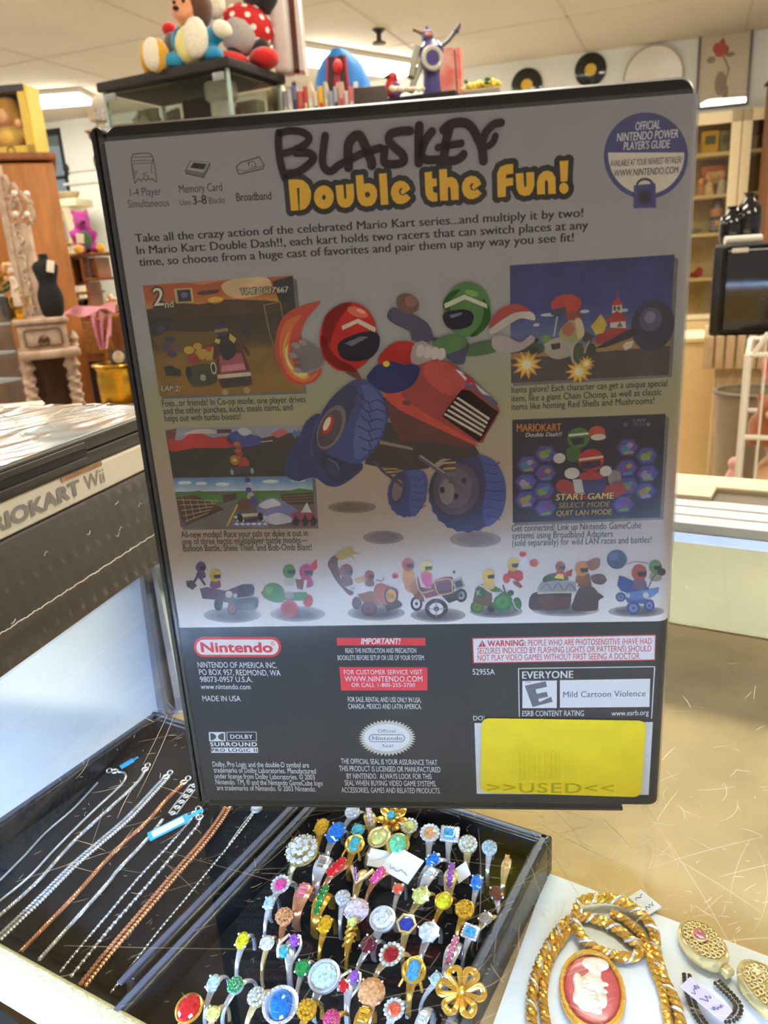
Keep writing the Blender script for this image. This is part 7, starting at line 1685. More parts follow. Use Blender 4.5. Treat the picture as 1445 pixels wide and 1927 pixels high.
MB().box((0, 0, HT + .011), (TL_ + .022, TW_ + .022, .024), bev=.003).build('lid', mat('lid_dark', (40, 37, 32), 0.75, var=.1), t)
LIDZ = LZ + .0235
def tk(u, v, z=0): q_ = c_ + ax * u + ay * v; return (q_.x, q_.y, SHZ + .016 + z)
o = thing('cup', 'white cup inside the glass tank', 'cup', tk(.12, -.03, .0)); b = MB(); b.lathe([(.03, 0), (.034, .01), (.034, .15), (.045, .16), (.047, .185), (.044, .2), (.02, .2)], n=24); b.build('cup_body', mat('white_china', (214, 210, 196), 0.3), o)
o = thing('paper_ornament', 'crumpled pale ornament inside the glass tank at the left', 'ornament', tk(-.13, -.02, .0)); b = MB(); 
b.lathe([(.05, 0), (.05, .02), (.02, .04), (.02, .10)], n=16)
for k in range(12): b.box((lt.uniform(-.06, .06), lt.uniform(-.03, .03), .11 + lt.uniform(-.03, .04)), (.04, .01, .05), (lt.random(), lt.random(), lt.random() * 3))
b.build('ornament_body', mat('pale_paper', (206, 200, 176), 0.7, var=.15, scale=40), o, smooth=False)
for k, (u_, v_, c3) in enumerate(((.0, .05, (70, 56, 60)), (.05, .07, (96, 84, 60)), (-.04, .06, (88, 60, 66)), (.16, .05, (120, 110, 84)))):
    o = thing('trinket_box', ('dark box', 'olive box', 'plum box', 'tan box')[k] + ' standing inside the glass tank', 'box', tk(u_, v_), ty); MB().box((0, 0, .095 - .015 * (k % 2)), (.075, .04, .19 - .03 * (k % 2)), bev=.004).build('box_body', mat('tank_box_%d' % k, c3, 0.6, var=.2), o)
# plush toys on the lid
def lid(px, py, y): q_ = at(px, py, y); return q_
q0 = at(372, 118, 2.36); k_ = mpp(q0)
t = thing('plush_toy', 'seated plush bear in blue jacket and pale bib on the tank lid', 'plush toy', (q0.x, 2.40, LIDZ), -.3)
b = MB(); b.ball((0, 0, 36 * k_), (36 * k_, 28 * k_, 38 * k_)); b.ball((-40 * k_, -16 * k_, 14 * k_), (36 * k_, 16 * k_, 15 * k_), (0, .1, .3)); b.ball((38 * k_, -18 * k_, 14 * k_), (24 * k_, 20 * k_, 14 * k_), (0, 0, -.6)); b.ball((-36 * k_, -4 * k_, 52 * k_), (18 * k_, 14 * k_, 24 * k_), (0, .5, 0)); b.ball((44 * k_, -6 * k_, 52 * k_), (22 * k_, 14 * k_, 18 * k_), (0, -.7, 0)); b.build('body', plush('sky_plush', (44, 150, 196)), t, remesh=.008)
b = MB(); b.ball((-5 * k_, -18 * k_, 36 * k_), (33 * k_, 22 * k_, 35 * k_)); b.build('bib', plush('lemon_plush', (232, 222, 140)), t)
b = MB(); b.ball((14 * k_, -34 * k_, 42 * k_), (25 * k_, 14 * k_, 35 * k_)); b.build('bundle', plush('cream_plush', (240, 230, 206)), t)
b = MB(); b.ball((0, -2 * k_, 98 * k_), (38 * k_, 34 * k_, 36 * k_)); b.build('head', plush('brown_plush', (92, 58, 40)), t)
b = MB(); b.ball((-8 * k_, -22 * k_, 94 * k_), (28 * k_, 20 * k_, 27 * k_)); b.ball((-10 * k_, -34 * k_, 84 * k_), (17 * k_, 14 * k_, 12 * k_)); b.build('face', plush('peach_plush', (232, 158, 116)), t, remesh=.008)
b = MB(); b.ball((-12 * k_, -48 * k_, 90 * k_), (6 * k_, 5 * k_, 4 * k_)); b.ball((-18 * k_, -41 * k_, 102 * k_), 3.2 * k_); b.ball((2 * k_, -42 * k_, 102 * k_), 3.2 * k_); b.build('features', M_blackm, t)
for x in (-28, 30): MB().ball((x * k_, 4 * k_, 126 * k_), (11 * k_, 7 * k_, 11 * k_)).build('ear', plush('brown_plush', (92, 58, 40)), t)
MB().ball((-74 * k_, -26 * k_, 24 * k_), (22 * k_, 24 * k_, 30 * k_)).build('foot', plush('gold_plush', (226, 168, 40)), t); MB().ball((-106 * k_, -4 * k_, 26 * k_), (16 * k_, 22 * k_, 34 * k_)).build('foot', plush('gold_plush', (226, 168, 40)), t)
b = MB(); b.ball((-78 * k_, -38 * k_, 25 * k_), (19 * k_, 16 * k_, 29 * k_)); b.build('sole', plush('cream_plush', (240, 230, 206)), t)
b = MB(); b.ball((64 * k_, -22 * k_, 52 * k_), (20 * k_, 14 * k_, 15 * k_), (0, .5, 0)); b.build('paw', plush('cream_plush', (240, 230, 206)), t)
q0 = at(460, 124, 2.46); k_ = mpp(q0) * 1.2
t = thing('plush_toy', 'rag doll in a red white spotted dress lying back on the tank lid', 'plush toy', (q0.x, 2.51, LIDZ), .2)
M_dot = mat('red_cloth', (206, 34, 36), 0.85, var=.05)
b = MB(); b.ball((8 * k_, 6 * k_, 66 * k_), (42 * k_, 34 * k_, 34 * k_), (0, .45, 0)); dd2 = b.build('dress', M_dot, t)
b = MB()
for k in range(44):
    a1, a2 = k * 2.399, math.acos(1 - 2 * (k + .5) / 44); dv = Vector((math.sin(a2) * math.cos(a1), math.sin(a2) * math.sin(a1), math.cos(a2)))
    e_ = Euler((0, .45, 0)).to_matrix(); pp = Vector((8 * k_, 6 * k_, 66 * k_)) + e_ @ Vector((dv.x * 42.4 * k_, dv.y * 34.4 * k_, dv.z * 34.4 * k_))
    nn = e_ @ Vector((dv.x / 42, dv.y / 34, dv.z / 34)); b.ball(pp, (4.6 * k_, 4.6 * k_, .8 * k_), nn.to_track_quat('Z', 'Y').to_euler(), 10)
b.build('spots', mat('white_cloth', (246, 236, 222), 0.8), dd2)
b = MB(); b.ball((-8 * k_, -14 * k_, 50 * k_), (28 * k_, 22 * k_, 28 * k_)); b.build('petticoat', plush('grey_plush', (178, 168, 160)), t)
b = MB(); b.ball((34 * k_, 10 * k_, 112 * k_), (30 * k_, 28 * k_, 26 * k_)); b.build('hair', plush('black_plush', (30, 26, 26)), t)
for c3, r3, e3 in (((20, -16, 28), (15, 13, 22), .5), ((-16, -18, 24), (13, 12, 18), -.4)): MB().ball([q * k_ for q in c3], [q * k_ for q in r3], (0, e3, 0)).build('leg', plush('black_plush', (30, 26, 26)), t)
for c3, r3 in (((26, -30, 16), (24, 26, 16)), ((-30, -26, 14), (34, 20, 14))): MB().ball([q * k_ for q in c3], [q * k_ for q in r3], (0, 0, .2)).build('shoe', plush('red_plush', (216, 34, 30)), t)
b = MB(); b.ball((-44 * k_, -6 * k_, 98 * k_), (20 * k_, 14 * k_, 22 * k_)); b.build('mitten', plush('cream_plush', (240, 230, 206)), t)
q0 = at(320, 60, 2.52)
t = thing('plush_toy', 'grey plush toy with a red hat behind the blue jacketed bear', 'plush toy', (q0.x - .01, 2.60, LIDZ), .1)
b = MB(); b.ball((0, 0, 36 * k_), (22 * k_, 20 * k_, 36 * k_)); b.ball((0, -6 * k_, 62 * k_), (16 * k_, 16 * k_, 18 * k_)); b.build('body', plush('slate_plush', (104, 96, 94)), t, remesh=.008)
b = MB(); b.ball((-4 * k_, -2 * k_, 84 * k_), (12 * k_, 12 * k_, 10 * k_)); b.build('hat', plush('red_plush', (216, 34, 30)), t)
# white case with a brown band standing on the lid
q0 = at(545, 140, 2.44); k_ = mpp(q0)
t = thing('toy_suitcase', 'upright pale suitcase with a shiny brown edge on the right end of the tank lid', 'suitcase', (at(548, 140, 2.47).x, 2.56, LIDZ), -.12)
b = MB(); b.box((-14 * k_, 0, 76 * k_), (40 * k_, .07, 150 * k_), bev=.018); b.build('shell', mat('pale_shell', (226, 212, 204), 0.35, var=.03), t)
b = MB(); b.box((12 * k_, 0, 75 * k_), (13 * k_, .066, 147 * k_), bev=.016); b.build('edge_band', mat('brown_gloss', (96, 46, 32), 0.12, var=.2, coat=.6), t)
b = MB(); b.box((21 * k_, 0, 74 * k_), (5 * k_, .062, 144 * k_), bev=.01); b.build('back_shell', mat('pale_shell', (226, 212, 204)), t)
# films standing in a row right of the tank
x_ = 500; k = 0
SP = [(206, 196, 150), (186, 180, 140), (222, 210, 180), (170, 166, 170), (206, 200, 196), (120, 116, 150), (214, 90, 70), (206, 60, 50), (226, 200, 170), (232, 214, 190), (240, 186, 40), (196, 186, 170), (150, 160, 180), (176, 170, 170), (206, 160, 140), (222, 206, 196), (206, 110, 100), (230, 220, 206), (190, 176, 160), (226, 214, 200)]
NAMES = ['khaki', 'olive', 'cream', 'grey', 'pale grey', 'violet', 'coral', 'red', 'sand', 'ivory', 'yellow', 'stone', 'blue grey', 'mouse grey', 'salmon', 'blush', 'rose', 'chalk', 'taupe', 'bone']
while k < 20:
    w_ = (10.5, 9, 12, 8)[k % 4] * .98; q_ = at(x_ + w_ / 2, 165, 2.62 - .0008 * (x_ - 500)); kk = mpp(q_)
    o = thing('film_case', '%s spined film case, %s in the row right of the tank' % (NAMES[k], ['first', 'second', 'third', 'fourth', 'fifth', 'sixth', 'seventh', 'eighth', 'ninth', 'tenth', 'eleventh', 'twelfth', 'thirteenth', 'fourteenth', 'fifteenth', 'sixteenth', 'seventeenth', 'eighteenth', 'nineteenth', 'last'][k]), 'film case', (q_.x, q_.y + .06, SHZ), -.0, 'film cases on the toy shelf')
    hh = .238 - .0024 * k + .012 * ((k * 7) % 3 - 1)
    MB().box((0, 0, hh / 2), (w_ * kk * .95, .13, hh), bev=.0015).build('case_body', mat('spine_%d' % k, SP[k], 0.5, var=.1, scale=30), o)
    MB().box((0, -.066, hh * .55), (w_ * kk * .6, .002, hh * .5)).build('spine_label', mat('spine_label_%d' % (k % 4), [(236, 228, 210), (60, 56, 70), (206, 70, 56), (230, 210, 150)][k % 4], 0.6, var=.3, scale=200), o, smooth=False)
    x_ += w_; k += 1
# backpack
q0 = at(643, 178, 2.6); k_ = mpp(q0)
t = thing('backpack', 'small blue backpack with red and black straps on the toy shelf', 'backpack', (q0.x, 2.86, SHZ + .0), -.25)
hb = at(640, 88, 2.8).z - SHZ; wb = 56 * mpp(at(640, 88, 2.8))
b = MB(); rows = []
for j in range(15):
    f_ = j / 14; w_ = wb * (1.06 - .12 * f_ if f_ < .5 else 1.0 * max(.05, 1 - ((f_ - .5) / .505) ** 3.0) ** .5); d_ = .10 * (1 - .5 * f_ ** 2)
    rows.append([(w_ * math.copysign(abs(math.cos(2 * PI * i / 24)) ** .7, math.cos(2 * PI * i / 24)), d_ * math.copysign(abs(math.sin(2 * PI * i / 24)) ** .7, math.sin(2 * PI * i / 24)), hb * f_) for i in range(25)])
b.sheet(rows); b.build('bag', mat('blue_nylon', (30, 122, 200), 0.55, var=.1, scale=30, bump=.2), t)
for sx in (-.30, .42):
    for mm_, dw, dy in ((mat('red_trim', (206, 40, 50), 0.6), .36, 0), (mat('grey_webbing', (48, 42, 40), 0.7), .22, -.004)):
        b = MB(); rows = []
        for j in range(13):
            f_ = j / 12; z_ = hb * (.93 - .9 * f_); x0 = wb * (sx * .45 + (sx * .62 + .12) * f_); y_ = -.104 * (1 - .45 * (1 - f_) ** 2) - .006 + dy
            rows.append([(x0 - wb * dw / 2, y_, z_), (x0 + wb * dw / 2, y_, z_)])
        b.sheet(rows); b.build('strap', mm_, t, normals=False)
b = MB(); b.sheet([[(wb * (.10 + .10 * f_ - .14), -.112 + .03 * (1 - f_), hb * (.72 - .6 * f_)), (wb * (.10 + .10 * f_ + .14), -.112 + .03 * (1 - f_), hb * (.72 - .6 * f_))] for f_ in [j / 8 for j in range(9)]]); b.build('white_strip', mat('white_webbing', (226, 220, 206), 0.7), t, normals=False)
b = MB(); b.ball((wb * .10, -.075, hb * .84), (wb * .17, .02, hb * .06)); b.build('red_patch', mat('red_trim', (206, 40, 50), 0.6), t)
# small bird-like toy, dark box, bead pile
q0 = at(735, 168, 2.5); k_ = mpp(q0)
def onshelf(px, y): r_ = at(px, 170, y); return (r_.x, y, SHZ)
t = thing('pedestal_block', 'dark block under the small toys right of the backpack', 'block', onshelf(760, 2.55), -.3)
PZ = at(735, 187, 2.5).z - SHZ
MB().box((.02, 0, PZ / 2), (.30, .17, PZ), bev=.003).build('block_body', M_blackm, t)
BZ = SHZ + PZ
q_ = at(737, 166, 2.5)
t = thing('toy_bird', 'red and violet toy parrot right of the blue backpack', 'toy', (q_.x, 2.5, BZ), .2)
b = MB(); b.ball((0, 0, 18 * k_), (14 * k_, 12 * k_, 18 * k_)); b.ball((2 * k_, -2 * k_, 36 * k_), (11 * k_, 11 * k_, 11 * k_)); b.build('body', mat('red_vinyl', (206, 44, 40), 0.4, var=.08), t, remesh=.005)
b = MB(); b.ball((6 * k_, -8 * k_, 14 * k_), (12 * k_, 7 * k_, 14 * k_)); b.build('wing', mat('violet_vinyl', (120, 66, 130), 0.4), t)
b = MB(); b.cyl((-7 * k_, -6 * k_, 37 * k_), (-20 * k_, -8 * k_, 34 * k_), 4 * k_, .5 * k_, 10); b.build('beak', M_blackm, t)
q_ = at(705, 176, 2.42); t = thing('dark_box', 'dark oblong box in front of the blue backpack', 'box', (q_.x - .01, 2.42, SHZ), -.1); hz_ = q_.z - SHZ + 8 * k_
MB().box((0, 0, hz_ / 2), (58 * k_, .07, hz_), bev=.003).build('box_body', mat('umber_box', (64, 50, 40), 0.6, var=.15), t)
for k in range(9):
    px = 738 + 7 * k + lt.uniform(-2, 2); q_ = at(px, 176 - (k % 3) * 3, 2.42); rr = (6.5 - .3 * k) * k_
    o = thing('bead', 'small pale bead ornament in the row before the toy robot', 'bead', (q_.x, 2.42 + .008 * (k % 2), BZ), 0, 'pale beads before the toy robot'); MB().ball((0, 0, rr), rr, n=12).build('bead_body', mat('pale_bead_%d' % (k % 2), ((222, 206, 170), (236, 226, 206))[k % 2], 0.4), o)
# violet toy robot
q_ = at(805, 172, 2.5); k_ = mpp(q_)
t = thing('toy_robot', 'violet toy robot with a big grey ring barrel on the toy shelf', 'toy', (q_.x, 2.52, BZ), .25)
M_vio = mat('violet_plastic', (78, 68, 132), 0.3, var=.1, coat=.3); M_tgrey = mat('toy_grey', (150, 148, 132), 0.4, var=.1)
b = MB(); b.lathe([(17 * k_, 0), (18 * k_, 6 * k_), (15 * k_, 40 * k_), (17 * k_, 58 * k_), (22 * k_, 70 * k_), (24 * k_, 84 * k_), (14 * k_, 96 * k_)], (10 * k_, 0, 0), 20); b.build('body', M_vio, t)
b = MB(); b.box((4 * k_, 0, 104 * k_), (20 * k_, 18 * k_, 18 * k_), bev=4 * k_); b.cyl((4 * k_, 0, 112 * k_), (4 * k_, 0, 120 * k_), 5 * k_, 2 * k_); b.build('head', M_vio, t)
b = MB(); b.box((4 * k_, -10 * k_, 104 * k_), (14 * k_, 3 * k_, 6 * k_), bev=k_); b.build('visor', mat('copper_visor', (206, 130, 90), 0.3, .4), t)
b = MB(); b.torus((4 * k_, -24 * k_, 62 * k_), 17 * k_, 5 * k_, (PI / 2, 0, 0)); b.build('barrel_ring', mat('pale_grey', (196, 192, 176), 0.35), t)
b = MB(); b.cyl((4 * k_, -10 * k_, 62 * k_), (4 * k_, -26 * k_, 62 * k_), 14 * k_, 12 * k_, 20); b.build('barrel', M_vio, t)
b = MB(); b.tube([(-18 * k_, -6 * k_, 84 * k_), (-28 * k_, -16 * k_, 62 * k_), (-40 * k_, -26 * k_, 30 * k_)], 7 * k_, 10); b.tube([(-10 * k_, -10 * k_, 60 * k_), (-30 * k_, -20 * k_, 30 * k_), (-42 * k_, -28 * k_, 6 * k_)], 6 * k_, 10); b.build('arm', M_tgrey, t)
b = MB(); b.tube([(26 * k_, 0, 84 * k_), (44 * k_, -6 * k_, 96 * k_), (62 * k_, -8 * k_, 116 * k_)], 3.6 * k_, 8); b.cyl((58 * k_, -8 * k_, 110 * k_), (66 * k_, -8 * k_, 122 * k_), 6 * k_, 3 * k_, 10); b.build('raised_arm', mat('toy_dark', (74, 66, 82), 0.4), t)
b = MB(); b.tube([(-4 * k_, 0, 108 * k_), (-22 * k_, 4 * k_, 116 * k_)], 3 * k_, 8); b.build('antenna', mat('toy_bronze', (130, 104, 76), 0.4, .4), t)
q_ = at(848, 172, 2.6)
t = thing('gift_bag', 'pink and cream gift bag behind the toy robot', 'bag', (q_.x + .02, 2.80, SHZ), -.35)
hg = at(845, 66, 2.62).z - SHZ; b = MB(); rows = []
for j in range(12):
    f_ = j / 11; rows.append([((26 + 4 * (1 - f_)) * k_ * math.copysign(abs(math.cos(2 * PI * i / 20)) ** .5, math.cos(2 * PI * i / 20)), .05 * (1 - .4 * f_) * math.copysign(abs(math.sin(2 * PI * i / 20)) ** .5, math.sin(2 * PI * i / 20)) + .006 * math.sin(i * 2 + 5 * f_), hg * f_) for i in range(21)])
b.sheet(rows); b.build('bag_body', mat('pink_cream_paper', (236, 196, 170), 0.5, var=0, scale=9, c2=(232, 120, 110)), t)
b = MB(); b.tube(crs([(16 * k_, -.03, hg * .98), (20 * k_, -.035, hg * .6), (17 * k_, -.05, hg * .3)], 6), .004, 6); b.build('ribbon', mat('bronze_ribbon', (120, 76, 50), 0.4), t)
q_ = at(905, 168, 2.9)
t = thing('flower_tray', 'tray of yellow and green artificial flowers on the toy shelf', 'flower tray', (q_.x - .02, 2.74, SHZ), -.25); hg = at(905, 172, 2.74).z - SHZ
MB().box((0, 0, hg / 2), (76 * k_, .1, hg), bev=.004).build('tray', mat('tray_grey', (150, 140, 120), 0.6), t)
b = MB()
for k in range(46): b.ball((lt.uniform(-36, 36) * k_, lt.uniform(-.04, .04), hg + lt.uniform(2, 14) * k_), lt.uniform(4, 7) * k_, n=8)
o = b.build('yellow_flowers', mat('yellow_petals', (236, 206, 70), 0.6, var=.2, scale=60), t); o['kind'] = 'stuff'
b = MB()
for k in range(22): b.ball((lt.uniform(-36, 36) * k_, lt.uniform(-.04, .04), hg + lt.uniform(6, 19) * k_), (5 * k_, 3 * k_, 4 * k_), (lt.random(), lt.random(), lt.random()), 8)
o = b.build('green_leaves', mat('leaf_green', (66, 110, 62)), t); o['kind'] = 'stuff'
# crystal dish at the left end of that shelf
VZ = at(190, 250, 3.9).z; q_ = at(192, 250, 3.9)
t = thing('vase_pedestal', 'slim dark pedestal under the crystal vase', 'pedestal', (q_.x, 3.9, FLOOR)); MB().lathe([(.09, 0), (.09, .04), (.03, .08), (.03, VZ - FLOOR - .06), (.06, VZ - FLOOR - .02), (.06, VZ - FLOOR)], n=20).build('post', M_dwood, t)
t = thing('crystal_vase', 'cut crystal vase left of the glass tank', 'vase', (at(190, 238, 3.9).x, 3.9, VZ)); hv = at(190, 208, 3.9).z - VZ
b = MB(); b.lathe([(.05, 0), (.05, .012), (.02, .03), (.02, .06), (.04, hv * .5), (.052, hv), (.047, hv), (.035, hv * .5), (.004, .08)], n=24, lobes=12, amp=.06); b.build('vase_body', mat('cut_crystal', (206, 196, 184), 0.08, .3, var=.4, scale=90, coat=.8), t, smooth=False)

# ------------------------------------------------------------------ on and by the far wall, right
def disc_on_wall(name, label, cat, px, py, rpx, group=None):
    s, z = wall_s(px, py, -.02); c = wl(s, -.012, z); k_ = mpp(c)
    t = thing(name, label, cat, c, WANG, group); return t, rpx * k_
for (px, py, lab) in ((991, 160, 'black record with a gold label on the far wall, the left of two'), (1111, 131, 'black record with a gold label on the far wall, nearest the round plate')):
    t, r_ = disc_on_wall('vinyl_record', lab, 'record', px, py, 29, 'records on the far wall')
    b = MB(); b.lathe([(r_ * q_, -.003 + .0006 * (i % 2)) for i, q_ in enumerate([.35, .42, .5, .58, .66, .74, .82, .9, .97])] + [(r_, 0), (r_ * .97, .003), (.01, .003)], rot=(PI / 2, 0, 0), n=40); b.build('disc', M_blackg, t)
    b = MB(); b.lathe([(.004, .0), (r_ * .36, 0), (r_ * .36, .0055), (.004, .0055)], rot=(PI / 2, 0, 0), n=28); b.build('label', mat('gold_label', (206, 166, 50), 0.5, var=.15, scale=40), t)
t, r_ = disc_on_wall('round_plate', 'large round white plate with a grey rim on the far wall', 'plate', 1229, 145, 53)
b = MB(); b.lathe([(.01, .006), (r_ * .7, .006), (r_ * .96, .028), (r_, .03), (r_, .02), (r_ * .7, -.004), (.01, -.004)], rot=(PI / 2, 0, 0), n=48); b.build('plate_body', mat('white_china', (214, 210, 196), 0.3), t)
b = MB(); b.torus((0, -.028, 0), r_ * .985, r_ * .03, (PI / 2, 0, 0), n=48); b.build('rim', mat('taupe_rim', (170, 154, 134), 0.5), t)
# framed picture: red flower on pale ground
s0, zb0 = wall_s(1310, 205, -.02); s1, zt0 = wall_s(1417, 45, -.02); zb1 = wall_s(1405, 195, -.02)[1]; zt1 = wall_s(1305, 62, -.02)[1]
zl0, zh0 = (zb0 + zb1) / 2, (zt0 + zt1) / 2; s1 = (s1 + wall_s(1405, 195, -.02)[0]) / 2
t = thing('framed_picture', 'framed picture of a red flower on a pale ground, glazed, on the far wall', 'picture', wl((s0 + s1) / 2, -.015, zl0), WANG)
fw_, fh_ = s1 - s0, zh0 - zl0
MB().box((0, 0, fh_ / 2), (fw_, .01, fh_)).build('print', mat('picture_ground', (214, 202, 178), 0.7, var=.04), t, smooth=False)
b = MB()
for c2, sz in (((-fw_ / 2, -.006, fh_ / 2), (.016, .024, fh_)), ((fw_ / 2, -.006, fh_ / 2), (.016, .024, fh_)), ((0, -.006, 0), (fw_, .024, .016)), ((0, -.006, fh_), (fw_, .024, .016))): b.box(c2, sz)
b.build('frame', mat('frame_charcoal', (76, 62, 62), 0.4), t, smooth=False)
b = MB()
for x, z, rx, rz_ in ((-.16, .76, .09, .07), (-.06, .80, .06, .08), (.0, .73, .08, .06), (-.1, .69, .1, .05)): b.ball((fw_ * x, -.007, fh_ * z), (fw_ * rx, .002, fh_ * rz_), n=14)
b.build('red_flower', mat('flower_red', (184, 66, 62), 0.7, var=.15, scale=20), t)
b = MB()
for x, z, rx, rz_ in ((-.26, .62, .09, .045), (-.05, .3, .12, .16), (.06, .18, .06, .1), (.1, .66, .1, .03)): b.ball((fw_ * x, -.007, fh_ * z), (fw_ * rx, .002, fh_ * rz_), n=14)
b.build('grey_leaves', mat('leaf_taupe', (140, 124, 104), 0.7, var=.15, scale=20), t)
b = MB(); b.tube([(fw_ * -.04, -.007, fh_ * .66), (fw_ * .1, -.007, fh_ * .48), (fw_ * .0, -.007, fh_ * .2)], .006, 6); b.build('stem', mat('stem_rust', (150, 96, 84), 0.7), t)
MB().box((0, -.014, fh_ / 2), (fw_ - .016, .002, fh_ - .016)).build('glazing', glass_mat('picture_glass', (252, 252, 250), .0, boost=1.5), t, smooth=False)
# white glazed cabinet
OUT = -.42
cs0 = wall_s(1180, 300, OUT)[0]; cs1 = wall_s(1505, 300, OUT)[0]; ctz = wall_s(1340, 212, OUT)[1]
cm = wall_s(1391, 300, OUT)[0]
t = thing('glazed_cabinet', 'cream glazed cabinet against the far wall at the right', 'cabinet', wl((cs0 + cs1) / 2, OUT / 2, FLOOR), WANG)
M_cab = mat('cabinet_cream', (236, 218, 174), 0.5, var=.03); CWd, CD, CHt = cs1 - cs0, -OUT, ctz - FLOOR
cx = cm - (cs0 + cs1) / 2
def cz(py, px=1340): return wall_s(px, py, OUT)[1] - FLOOR
b = MB(); b.box((0, CD / 2 - .01, CHt / 2), (CWd, .02, CHt)); b.box((-CWd / 2 + .01, 0, CHt / 2), (.02, CD, CHt)); b.box((CWd / 2 - .01, 0, CHt / 2), (.02, CD, CHt)); b.box((cx, 0, CHt / 2), (.02, CD - .02, CHt)); b.box((0, 0, CHt - .015), (CWd, CD, .03)); b.build('carcass', mat('cabinet_inside', (220, 204, 164), 0.7, var=.05), t, smooth=False)
b = MB()
zsh = [cz(287), cz(366), cz(438), cz(522), cz(600)]
for z_ in zsh: b.box((0, -.01, z_ - .012), (CWd - .04, CD - .06, .026))
b.build('shelf', M_cab, t, smooth=False)
kf = mpp(wl(cm, OUT, .8))
for x0, x1 in ((-CWd / 2, cx - .004), (cx + .004, CWd / 2)):
    st_ = 17 * kf; b = MB(); zd = zsh[-1]
    b.box((x0 + st_ / 2, -CD / 2 - .01, (CHt + zd) / 2), (st_, .022, CHt - zd)); b.box((x1 - st_ / 2, -CD / 2 - .01, (CHt + zd) / 2), (st_, .022, CHt - zd)); b.box(((x0 + x1) / 2, -CD / 2 - .01, CHt - st_ * .6), (x1 - x0, .022, st_ * 1.2)); b.box(((x0 + x1) / 2, -CD / 2 - .01, zd + st_ * .3), (x1 - x0, .022, st_ * .6)); d_ = b.build('door', M_cab, t, smooth=False)
    MB().box(((x0 + x1) / 2, -CD / 2 - .008, (CHt + zd) / 2), (x1 - x0 - st_ * 1.6, .004, CHt - zd - st_ * 1.4)).build('door_glass', glass_mat('cabinet_glass', (240, 236, 224), .01), d_, smooth=False)
    MB().box(((x0 + x1) / 2, -CD / 2 - .005, zd / 2), (x1 - x0 - .006, .022, zd - .02), bev=.004).build('lower_door', mat('cabinet_lower', (228, 196, 136), 0.55, var=.03), t)
def incab(px, shelf, w, h, out=-.3):
    s, _ = wall_s(px, 300, out); return wl(s, out, FLOOR + zsh[shelf] + .002)
def cabbox(label, px, shelf, wpx, hpx, c, name='carton', cat='box'):
    p_ = incab(px, shelf, 0, 0); k_ = mpp(p_); o = thing(name, label, cat, p_, WANG); MB().box((0, 0, hpx * k_ / 2), (wpx * k_, .1, hpx * k_), bev=.004).build('carton_body', mat('carton_%d_%d' % (px, shelf), c, 0.6, var=.15, scale=14), o)
    MB().box((0, -.052, hpx * k_ * .6), (wpx * k_ * .6, .003, hpx * k_ * .4)).build('carton_label', mat('carton_label_%d' % (px % 3), [(226, 206, 160), (90, 100, 80), (206, 190, 150)][px % 3], 0.6, var=.2, scale=30), o, smooth=False)
cabbox('yellow carton on the top shelf of the cream cabinet', 1333, 0, 30, 38, (222, 180, 50)); cabbox('olive carton beside the yellow one in the cream cabinet', 1360, 0, 17, 36, (140, 136, 96)); cabbox('dark green carton next to the door frame in the cream cabinet', 1374, 0, 12, 34, (74, 90, 70))
p_ = incab(1417, 0, 0, 0); k_ = mpp(p_); o = thing('jar', 'jar with a dark lid behind the right door of the cream cabinet', 'jar', p_); b = MB(); b.lathe([(6 * k_, 0), (7 * k_, 2 * k_), (7 * k_, 23 * k_), (6 * k_, 25 * k_)], n=18); b.build('jar_body', mat('peach_jar', (206, 172, 126), 0.4), o); b = MB(); b.lathe([(7 * k_, 25 * k_), (7.6 * k_, 25.5 * k_), (7.6 * k_, 31 * k_), (6.5 * k_, 32 * k_)], n=18); b.build('lid', mat('jar_lid', (60, 50, 48), 0.4), o)
for i_, (px, sc2, hc, bc, lab) in enumerate(((1322, 34, (120, 66, 36), (206, 150, 120), 'brown haired doll on the second shelf of the cream cabinet'), (1337, 38, (226, 204, 160), (232, 216, 180), 'cream doll on the second shelf of the cream cabinet'), (1362, 44, (240, 206, 190), (214, 210, 200), 'white doll with a pink cap on the second shelf of the cream cabinet'))):
    p_ = incab(px, 1, 0, 0); k_ = mpp(p_); o = thing('doll', lab, 'doll', p_, 0, 'dolls in the cream cabinet'); b = MB(); b.lathe([(9 * k_, 0), (10 * k_, 3 * k_), (6 * k_, sc2 * .55 * k_), (3 * k_, sc2 * .62 * k_)], n=18); b.build('dress', mat('doll_dress_%d' % i_, bc, 0.7, var=.15), o)
    MB().ball((0, 0, sc2 * .76 * k_), 6.5 * k_).build('head', M_skin, o); b = MB(); b.ball((0, .012, sc2 * .82 * k_), (7.4 * k_, 6.5 * k_, 6.5 * k_)); b.build('hair', mat('doll_hair_%d' % i_, hc, 0.8), o)
cabbox('orange carton standing behind the dolls in the cream cabinet', 1347, 1, 44, 52, (196, 110, 36))
bpy.data.objects[[o.name for o in COL.objects if o.get('label', '').startswith('orange carton')][0]].location += WN * .12
p_ = incab(1356, 2, 0, 0); k_ = mpp(p_); o = thing('bottle', 'dark stoppered bottle with salmon and blue bands in the cream cabinet', 'bottle', p_)
b = MB(); b.lathe([(11 * k_, 0), (12 * k_, 3 * k_), (12 * k_, 44 * k_), (7 * k_, 58 * k_), (3.5 * k_, 64 * k_), (4.5 * k_, 70 * k_), (2 * k_, 76 * k_)], n=20); b.build('bottle_body', mat('grey_glass', (92, 86, 80), 0.2), o)
for z_, h_, c3 in ((4, 18, (150, 140, 160)), (28, 14, (206, 146, 116))): b = MB(); b.lathe([(12.3 * k_, z_ * k_), (12.6 * k_, z_ * k_ + .001), (12.6 * k_, (z_ + h_) * k_), (12.3 * k_, (z_ + h_) * k_)], n=20); b.build('band', mat('band_%d' % z_, c3, 0.5), o)
